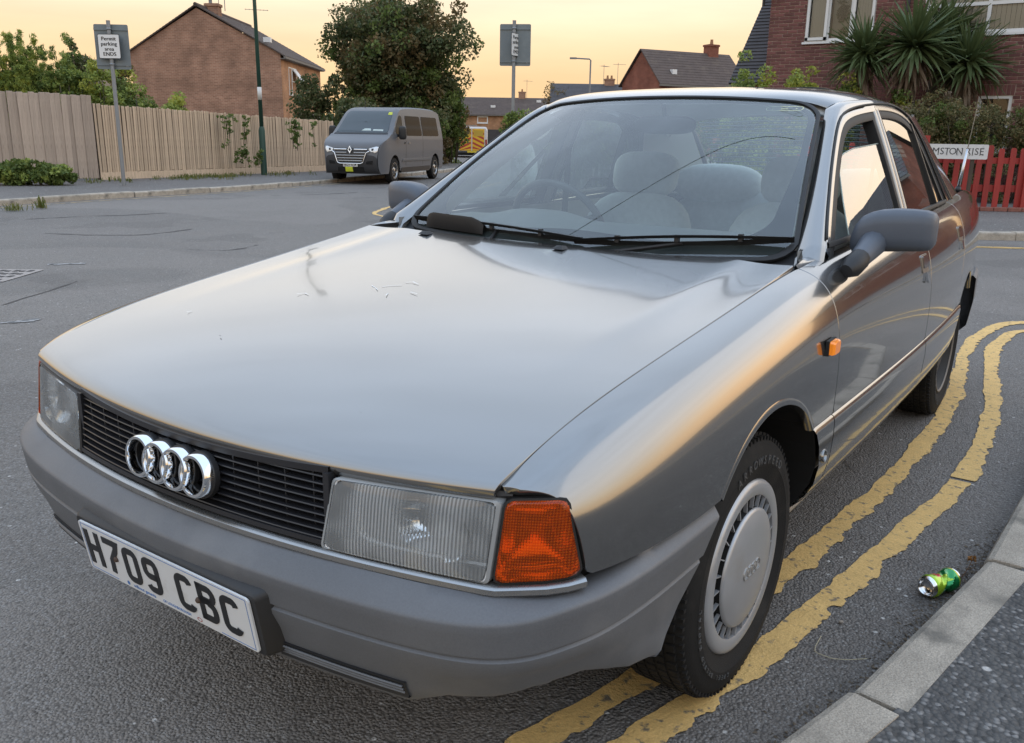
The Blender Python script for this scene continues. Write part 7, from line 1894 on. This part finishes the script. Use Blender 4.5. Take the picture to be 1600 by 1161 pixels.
# ================================================================== VANS
def vprof():
    return [(-.76, .24), (-.82, .30), (-.86, .46), (-.855, .62), (-.83, .78), (-.775, .90), (-.66, .965), (-.40, 1.06), (-.19, 1.125), (.06, 1.33), (.30, 1.53), (.46, 1.655), (.60, 1.715), (.85, 1.75), (1.6, 1.775), (2.5, 1.78), (3.2, 1.765), (3.50, 1.73), (3.60, 1.64), (3.66, 1.2), (3.69, .7), (3.69, .42), (3.66, .27)]
def vx(y, z):
    b = .855-.025*np.clip((.75-z)/.5, 0, 1)-.055*np.clip((z-1.0)/.35, 0, 1)-.085*np.clip((z-1.25)/.5, 0, 1)**1.3
    fr = np.clip((-.30-y)/.56, 0, 1); return b-.15*fr**2.2-.02*np.clip((y-3.3)/.4, 0, 1)**2
def van_body(t, paint, sgn_parts=True):
    P = polyline(bspl(vprof(), 160), n=110); rows = []
    for y, z in P:
        hw = float(vx(y, z)); top = 1 if z > 1.3 else 0
        r = []
        for f in np.linspace(-1, 1, 21):
            a = abs(f); e = max(0, (a-.86)/.14); r.append((hw*f, y+(.055*a**3 if y < 0 and z < 1.1 else .03*a**2.5 if y < .6 else 0)*1.0, z-.035*e*e*(1 if y > -.2 and y < 3.55 else 0)))
        rows.append(r)
    mb = MB(); mb.grid(rows, flip=True); mb.build('body', paint, t, True, 50)
    # sides, with wheel arches
    poly = [(float(y)+(.055 if y < 0 and z < 1.1 else .03 if y < .6 else 0), float(z)-(.035 if -.2 < y < 3.55 else 0)) for y, z in P]
    foot = [(3.3, .27)]+arc(3.0, .30, .36, 0, 180, 18)+[(2.5, .24), (.5, .24)]+arc(0, .30, .36, 0, 180, 18)+[(-.40, .24)]
    foot = [(y, max(z, .24)) for y, z in foot]
    outl = poly+foot
    for s in (1, -1):
        def mp_(q): q = np.asarray(q, float); return np.stack([vx(q[:, 0], q[:, 1]), q[:, 0], q[:, 1]], 1)
        o = panel('side_panel', outl, mp_, paint, step=.06, bstep=.05, hem=.02, outward=1, parent=t, both=False)[0]
        if s < 0: o.data.transform(Matrix.Diagonal((-1, 1, 1, 1))); o.data.flip_normals()
def vside(t, name, pts, mat, off=.006, s=1, step=.08):
    def mp_(q): q = np.asarray(q, float); return np.stack([vx(q[:, 0], q[:, 1])+off, q[:, 0], q[:, 1]], 1)
    o = panel(name, pts, mp_, mat, step=step, hem=.012, parent=t, both=False)[0]
    if s < 0: o.data.transform(Matrix.Diagonal((-1, 1, 1, 1))); o.data.flip_normals()
    return o
_VP = polyline(bspl(vprof(), 300), n=600)
def vfront(u, z, off=0.0):
    """point on the front of the van at height z, u -1..1 across"""
    k = np.argmin(np.abs(_VP[:330, 1]-z)); y = _VP[k, 0]; T = _VP[min(k+2, 599)]-_VP[k-2]; T = T/np.linalg.norm(T); n = np.array([-T[1], T[0]]); a = abs(u)
    hw = float(vx(y, z)); return np.array([hw*u, y+n[0]*off+(.055*a**3 if z < 1.1 else .03*a**2.5), z+n[1]*off])
def vpatch(t, name, pts, mat, off=.01, n=10, thick=.03):
    """a closed outline (u, z) laid on the front"""
    O = polyline(pts+[pts[0]], n=60)[:-1]; c = O.mean(0); rings = []
    for k, o in ((1.0, off-thick), (1.0, off), (.97, off+.002), (.6, off+.003), (.03, off+.003)): rings.append([vfront(c[0]+(u-c[0])*k, c[1]+(z-c[1])*k, o) for u, z in O])
    mb = MB(); mb.grid(rings, wrap_v=True, flip=False); return mb.build(name, mat, t, True, 40)
def vwheel(t, x, y, s, hub):
    m = Matrix.Translation((x, y, .30)) @ Matrix.Rotation(R_(90*s), 4, 'Y')
    with local():
        mb = MB(); mb.lathe([(.18, -.10), (.27, -.10), (.30, -.07), (.30, .05), (.285, .08), (.20, .09), (.185, .075)], m, 36); w = mb.build('wheel', TYRE, t, True, 40)
        mb = MB(); mb.lathe([(.19, .07), (.19, .088), (.175, .088), (.165, .06), (.08, .055), (.05, .08), (0, .082)], m, 30); R3 = mb.build('rim', hub, w, True, 40)
        for k in range(8):
            a = 2*math.pi*k/8; mb = MB(); mb.box(m @ Vector((math.cos(a)*.12, math.sin(a)*.12, .066)), (.012, .045, .045), rx=a); mb.build('rim_slot', DARK, R3)
GREYV = M('grey_van_paint', (.128, .134, .145), .40, metal=.0, spec=.4, var=.05, scale=2)
VGL = M('van_glass', (.018, .019, .019), .12, spec=.06); VTINT = M('van_tinted_glass', (.020, .016, .015), .15, spec=.03)
LAMPW = M('van_lamp_glass', (.62, .64, .66), .1, metal=.6, coat=1)
va = gr(617, 287, 0); VRZ = math.atan2(.35, .937)
t = thing('grey_van', 'dark grey passenger van parked by the fence facing the camera', 'van', (va[0]-.80*math.cos(VRZ), va[1]-.80*math.sin(VRZ), 0), VRZ); t.scale = (.97, 1, 1.07)
with local():
    van_body(t, GREYV)
    W = vpatch(t, 'windscreen', [(-.86, 1.15), (.86, 1.15), (.84, 1.60), (.78, 1.645), (-.78, 1.645), (-.84, 1.60)], M('van_screen_dark', (.045, .058, .064), .06, spec=.6), off=.008)
    vpatch(W, 'permit_sticker', [(.70, 1.56), (.84, 1.56), (.83, 1.62), (.70, 1.62)], M('yellow_sticker', (.55, .60, .06), .5), off=.013)
    vpatch(W, 'dash_paper', [(-.02, 1.19), (.30, 1.19), (.26, 1.24), (.06, 1.24)], M('dash_paper', (.45, .52, .50), .6), off=.012); vpatch(W, 'dash_paper', [(.36, 1.19), (.70, 1.185), (.70, 1.22), (.36, 1.225)], bpy.data.materials['dash_paper'], off=.012)
    vpatch(t, 'scuttle', [(-.9, 1.12), (.9, 1.12), (.9, 1.155), (-.9, 1.155)], BLACKP, off=.006)
    B = vpatch(t, 'front_bumper', [(-.99, .26), (.99, .26), (.995, .60), (.86, .645), (.62, .665), (-.62, .665), (-.86, .645), (-.995, .60)], M('van_bumper_plastic', (.028, .029, .032), .55, var=.1), off=.018)
    vpatch(B, 'lower_intake', [(-.52, .30), (.52, .30), (.50, .40), (-.50, .40)], DARK, off=.024)
    for s in (1, -1): vpatch(B, 'fog_pocket', [(.60*s, .46), (.84*s, .46), (.86*s, .54), (.62*s, .52)][::s], DARK, off=.024)
    G = vpatch(t, 'grille', [(-.56, .66), (-.50, .50), (.50, .50), (.56, .66), (.62, .80), (-.62, .80)], M('van_grille_black', (.015, .015, .016), .4), off=.026)
    for z, hw in ((.775, .62), (.705, .57), (.645, .54), (.585, .50), (.530, .46)):
        for s in ((1, -1) if z > .7 else (0,)):
            u0, u1 = (-hw, hw) if s == 0 else ((.14, hw) if s > 0 else (-hw, -.14)); mb = MB(); mb.grid([[vfront(u, z+dz, .028+.012*(k == 1)) for k, dz in enumerate((-.012, 0, .012))] for u in np.linspace(u0, u1, 14)]); mb.build('grille_bar', CHROME if z > .77 else SATIN, G, True)
    path = [(-.70, .735), (-.60, .70), (-.565, .62), (-.50, .495), (-.40, .472), (.40, .472), (.50, .495), (.565, .62), (.60, .70), (.70, .735)]
    mb = MB(); mb.tube([tuple(vfront(u, z, .036)) for u, z in polyline(path, n=50)], .013, 6); mb.build('grille_surround', CHROME, G, True)
    # diamond badge
    dm = [(0, .085), (.052, 0), (0, -.085), (-.052, 0)]; mb = MB(); c = vfront(0, .755, .05); rows = [[c+[x*k, -.0+d, z*k] for x, z in dm] for k, d in ((1.15, .02), (1.1, -.008), (.80, -.014), (.42, -.008), (.40, .01))]; mb.grid(rows, wrap_v=True); mb.build('diamond_badge', CHROME, G)
    for s in (1, -1):
        H = vpatch(t, 'headlight', [(.66*s, .80), (.70*s, .745), (.93*s, .70), (.985*s, .74), (.985*s, .84), (.90*s, .845)][::s], LAMPW, off=.012)
        vpatch(H, 'lamp_eye', [(.76*s, .76), (.83*s, .75), (.84*s, .80), (.77*s, .80)][::s], BLACKP, off=.019)
    NP = vpatch(t, 'number_plate', [(-.28, .405), (.28, .405), (.28, .475), (-.28, .475)], SIGNW, off=.034)
    m = frame_mat(vfront(0, .44, .042), (1, 0, 0), (0, 0, 1)); me = text_mesh('HN73 ROK', .072, m, .001); link_mesh('plate_lettering', me, INK, NP)
    bd = vpatch(t, 'licence_badge', [(-.20, .305), (.08, .305), (.08, .40), (-.20, .40)], M('licence_yellow', (.62, .68, .05), .5), off=.038)
    for s in (1, -1):
        vside(t, 'door_glass', [(.22, 1.12), (.62, 1.12), (.66, 1.55), (.50, 1.56), (.14, 1.27), (.10, 1.16)], VGL, s=s)
        for y0, y1 in ((.86, 1.95), (2.03, 3.30)): vside(t, 'side_window', [(y0, 1.10), (y1, 1.10), (y1-.02, 1.56), (y0+.02, 1.56)], VTINT, s=s)
        for y in (.74, 1.99): vside(t, 'door_seam', [(y, .40), (y+.008, .40), (y+.008, 1.6), (y, 1.6)], BLACKP, off=.002, s=s)
        vside(t, 'side_moulding', [(.48, .50), (2.58, .50), (2.58, .56), (.48, .56)], M('side_moulding', (.10, .10, .10), .3, coat=1) if s > 0 else bpy.data.materials['side_moulding'], off=.014, s=s)
        vside(t, 'lower_trim', [(.42, .26), (2.55, .26), (2.58, .36), (.40, .36)], BLACKP, off=.010, s=s)
        vside(t, 'door_handle', [(.60, .92), (.72, .92), (.72, .955), (.60, .955)], BLACKP, off=.02, s=s); vside(t, 'door_handle', [(.90, .92), (1.02, .92), (1.02, .955), (.90, .955)], SATIN, off=.02, s=s)
        mb = MB(); mb.add(*softbox(.985*s, .20, 1.16, .20, .12, .30, p=4)); Mi = mb.build('wing_mirror', BLACKP, t, True)
        mb = MB(); mb.tube([(.83*s, .24, 1.10), (.93*s, .22, 1.10)], .035, 6); mb.build('mirror_arm', BLACKP, Mi, True)
        for y in (0, 3.0): vwheel(t, .745*s, y, s, SATIN)
    mb = MB(); mb.tube([(-.3, .75, 1.73), (-.3, .78, 1.90)], .008, 5); mb.build('roof_aerial', BLACKP, t)
    mb = MB(); mb.box((0, 1.5, .28), (1.45, 4.0, .10)); mb.build('underbody', DARK, t)

# white van with chevrons, seen from behind
WHITEV = M('white_van_paint', (.60, .58, .57), .35, coat=.6, var=.06, scale=2)
wa = dp(737, 247, 45.5); WRZ = R_(47)
t = thing('white_van', 'white service van with yellow and red chevron rear doors in the distance', 'van', (wa[0], wa[1], 0), WRZ)
with local():
    # rear face at y=0, body runs away along +y
    def sec(y, w, h): return [(x*w, y, .30+(z+.5)*h) for x, z in rrect(2, 1, .16, 6)]
    mb = MB(); secs = [sec(0, .80, 1.28), sec(.05, .845, 1.36), sec(2.4, .86, 1.38), sec(3.2, .84, 1.22), sec(3.8, .8, .8), sec(4.2, .75, .6)]; mb.grid(secs, wrap_v=True, flip=True); mb.add(secs[0], [tuple(reversed(range(24)))]); mb.build('body', WHITEV, t, True, 40)
    CY_ = M('chevron_yellow', (.72, .42, .03), .4); CRD = M('chevron_red', (.42, .05, .03), .4)
    for s in (1, -1):
        mb = MB(); x0, x1 = sorted((.03*s, .66*s)); mb.box(((x0+x1)/2, -.012, 1.0), (.63, .02, 1.10), bev=.01); D = mb.build('rear_door', CY_, t)
        mb = MB(); mb.box(((x0+x1)/2, -.026, 1.33), (.50, .01, .30)); mb.build('rear_window', M('covered_rear_window', (.50, .33, .05), .3) if s > 0 else bpy.data.materials['covered_rear_window'], D)
        for i in range(5):
            z = .50+i*.24; mb = MB(); P = [(.04*s, -.024, z+.06), (.64*s, -.024, z-.22), (.64*s, -.024, z-.11), (.04*s, -.024, z+.17)]; P = [(x, y, min(max(zz, .47), 1.53)) for x, y, zz in P]; mb.add(P, [(0, 1, 2, 3)]); mb.build('chevron', CRD, D)
        mb = MB(); mb.box((.76*s, -.012, .85), (.09, .03, .34)); mb.build('tail_lamp', M('van_tail_lamp', (.30, .03, .02), .3) if s > 0 else bpy.data.materials['van_tail_lamp'], t)
        for y in (.75, 3.4): vwheel(t, .74*s, y, s, SATIN)
    mb = MB(); mb.box((0, -.04, .36), (1.5, .10, .14), bev=.03); mb.build('rear_bumper', BLACKP, t); mb = MB(); mb.box((0, -.10, .40), (.50, .01, .10)); mb.build('number_plate', M('rear_plate_yellow', (.62, .48, .04), .5), t)
    mb = MB(); mb.box((0, 1.8, .28), (1.4, 3.5, .12)); mb.build('underbody', DARK, t)
    mb = MB(); mb.box((-.2, .5, 1.72), (1.1, .08, .05)); mb.build('roof_bar', SATIN, t)

# ================================================================== THINGS ON THE GROUND
def drinks_can():
    a, b = gr(1448, 917, .033), gr(1490, 902, .033); u = np.array(b)-np.array(a); u[2] = 0; L_ = .112; u = u/np.linalg.norm(u); ang = math.atan2(u[1], u[0])
    t = thing('drinks_can', 'crushed green and lime drinks can lying in the gutter beside the kerb', 'can', (a[0], a[1], 0), ang)
    with local():
        prof = [(0, .0335), (.004, .0335)]
        rg = random.Random(5); n = 40; rows = []
        ks = np.linspace(0, 1, 34)
        for k in ks:
            x = .006+k*.102; r0 = .0325*(1-.22*max(0, (k-.90)/.10)**1.5)*(1-.14*max(0, (.07-k)/.07)); ring = []
            for j in range(n):
                a_ = 2*math.pi*j/n; ca, sa = math.cos(a_), math.sin(a_)
                dent = .017*math.exp(-((k-.48)/.16)**2)*max(0, math.cos(a_-4.2))**1.5+.010*math.exp(-((k-.62)/.10)**2)*max(0, math.cos(a_-5.6))**3+.006*abs(math.sin(a_*2.5+k*9))*math.exp(-((k-.5)/.25)**2)
                crease = .003*math.sin(a_*7+k*23)*math.exp(-((k-.5)/.22)**2); r = r0-dent+crease; ring.append((x, r*ca, .033+r*sa-(.004*math.sin(math.pi*k)*1.0)))
            rows.append(ring)
        mb = MB(); mb.grid(rows, wrap_v=True, flip=True); o = mb.build('can_body', None, t, True, 35); me = o.data
        for m in (M('can_green', (.015, .27, .075), .25, metal=.55, coat=.5), M('can_lime', (.36, .58, .03), .25, metal=.5, coat=.5), M('can_red', (.55, .03, .05), .3, metal=.3, coat=.5), M('can_yellow', (.62, .52, .05), .3, metal=.4), M('can_pale_green', (.30, .72, .42), .25, metal=.4)): me.materials.append(m)
        for p in me.polygons:
            c = p.center; k = (c.x-.006)/.102; a_ = math.degrees(math.atan2(c.z-.031, c.y)) % 360
            idx = 0
            if a_ > 55 and a_ < 150 and k < .42+.003*(a_-60): idx = 1
            if 150 <= a_ < 262 and k < .36-.0026*(a_-150)+.10: idx = 1
            if 66 < a_ < 112 and .20 < k < .42: idx = 2
            if k > .88: idx = 3 if (a_//24) % 2 else 1
            if 195 < a_ < 275 and .30+.001*(a_-195) < k < .55 and (a_+k*160) % 60 < 26: idx = 4
            p.material_index = idx
        AL = M('can_aluminium', (.74, .75, .77), .16, metal=1.0)
        mz = Matrix.Translation((0, 0, .033)) @ Matrix.Rotation(R_(-90), 4, 'Y')
        mb = MB(); mb.lathe([(.0290, -.007), (.0285, -.003), (.0262, .002), (.0245, .0035), (.0228, .0025), (.0215, -.002), (.017, -.0075), (.009, -.0105), (0, -.0115)], mz, 40); mb.build('can_base', AL, t, True, 50)
        mz = Matrix.Translation((.108, 0, .033)) @ Matrix.Rotation(R_(90), 4, 'Y'); mb = MB(); mb.lathe([(.0268, -.002), (.0272, .002), (.0258, .003), (.0245, -.001), (0, -.002)], mz, 36); mb.build('can_lid', AL, t, True, 50)
drinks_can()
# pebbles, dry stalks, dead weed by the kerb
def pebble(px, py, r, label):
    p = gr(px, py, .006); mb = MB(); mb.add(*softbox(0, 0, r*.55, r*2.2, r*1.6, r*1.2, n=10, p=2.3, m=6)); o = mb.build('pebble', M('pebble_stone', (.30, .25, .20), .8, var=.2, scale=80) if 'pebble_stone' not in bpy.data.materials else bpy.data.materials['pebble_stone'], None, True); o.location = (p[0], p[1], .002); o.rotation_euler = (0, 0, px); tag(o, label, 'pebble')
pebble(1314, 971, .006, 'small brown pebble between the yellow line and the kerb')
STALK = M('dry_stalk', (.42, .36, .24), .8)
mb = MB(); pts_ = [gr(*p, .006) for p in ((1283, 994), (1274, 1010), (1273, 1019), (1300, 1029), (1325, 1031), (1355, 1029))]; mb.tube([tuple(p) for p in polyline(pts_, n=20)], .0011, 5); tag(mb.build('dry_stalk', STALK), 'bent dry grass stalk on the road beside the kerb', 'stalk')
b0 = gr(1500, 905, .0); tw = thing('dead_weed', 'dead brown weed with a withered leaf by the kerb behind the can', 'weed', b0)
with local():
    mb = MB(); tip = np.array(gr(1521, 872, .06))-b0; mb.tube([tuple(p) for p in smooth_curve([(0, 0, 0), (tip[0]*.5, tip[1]*.4, .02), tuple(tip)], 10)], .0012, 5)
    for k in range(7):
        a_ = np.array(gr(1480+k*6, 925-k*7, .004))-b0; mb.tube([tuple(a_), tuple(a_+[RNG.uniform(-.03, .03), RNG.uniform(-.03, .03), RNG.uniform(.002, .012)])], .001, 4)
    mb.build('stem', M('dead_stem', (.16, .09, .05), .9), tw)
    V, F = leaf_quads(np.array([tip+RNG.normal(size=3)*.006 for _ in range(10)]), .022, 9); fast_mesh('leaf', V, F, leaf_mat('withered_leaf', [(.35, .17, .05), (.22, .11, .04)]), tw)
# crumbs of dirt along the gutter: uncountable
rg = np.random.default_rng(3); K = polyline(kn[1:6], n=400); T = np.gradient(K, axis=0); T /= np.linalg.norm(T, axis=1)[:, None]; V = []; F = []
for i in range(2600):
    k = rg.integers(0, 400); d = -abs(rg.normal())*.035-.004; p = K[k]+d*np.array([T[k, 1], -T[k, 0]]); s = rg.uniform(.0015, .005); o = len(V); z = .001
    q = rg.normal(size=(3, 2))*s; V += [(p[0]+q[0, 0], p[1]+q[0, 1], z), (p[0]+q[1, 0], p[1]+q[1, 1], z), (p[0]+q[2, 0], p[1]+q[2, 1], z), (p[0], p[1], z+s*.9)]; F += [(o, o+1, o+3), (o+1, o+2, o+3), (o+2, o, o+3)]
o = fast_mesh('gutter_grit', np.array(V), np.array(F), M('gutter_grit', (.13, .10, .07), .9, var=.4, scale=90)); tag(o, 'grit and dirt in the gutter along the kerb', 'grit', kind='stuff')

# things that come in numbers share a group
GROUPS = {'garden_shrub': 'garden shrubs over fences and walls', 'sign_post': 'grey permit sign posts', 'cabbage_palm': 'cabbage palms by the brick house', 'ivy': 'ivy on the tan fence',
          'grass_tuft': 'weeds along kerbs and posts', 'bush': 'bushes round the big tree', 'garden_hedge': 'garden hedges behind the pale fence', 'hedge': 'hedges behind the red fence', 'bramble_bush': 'brambles at the grey fence',
          'garden_tree': 'small trees behind the permit sign', 'wooden_fence': 'wooden fences along the far pavement'}
for o in bpy.data.objects:
    if o.parent is None and o.name.split('.')[0] in GROUPS: o['group'] = GROUPS[o.name.split('.')[0]]
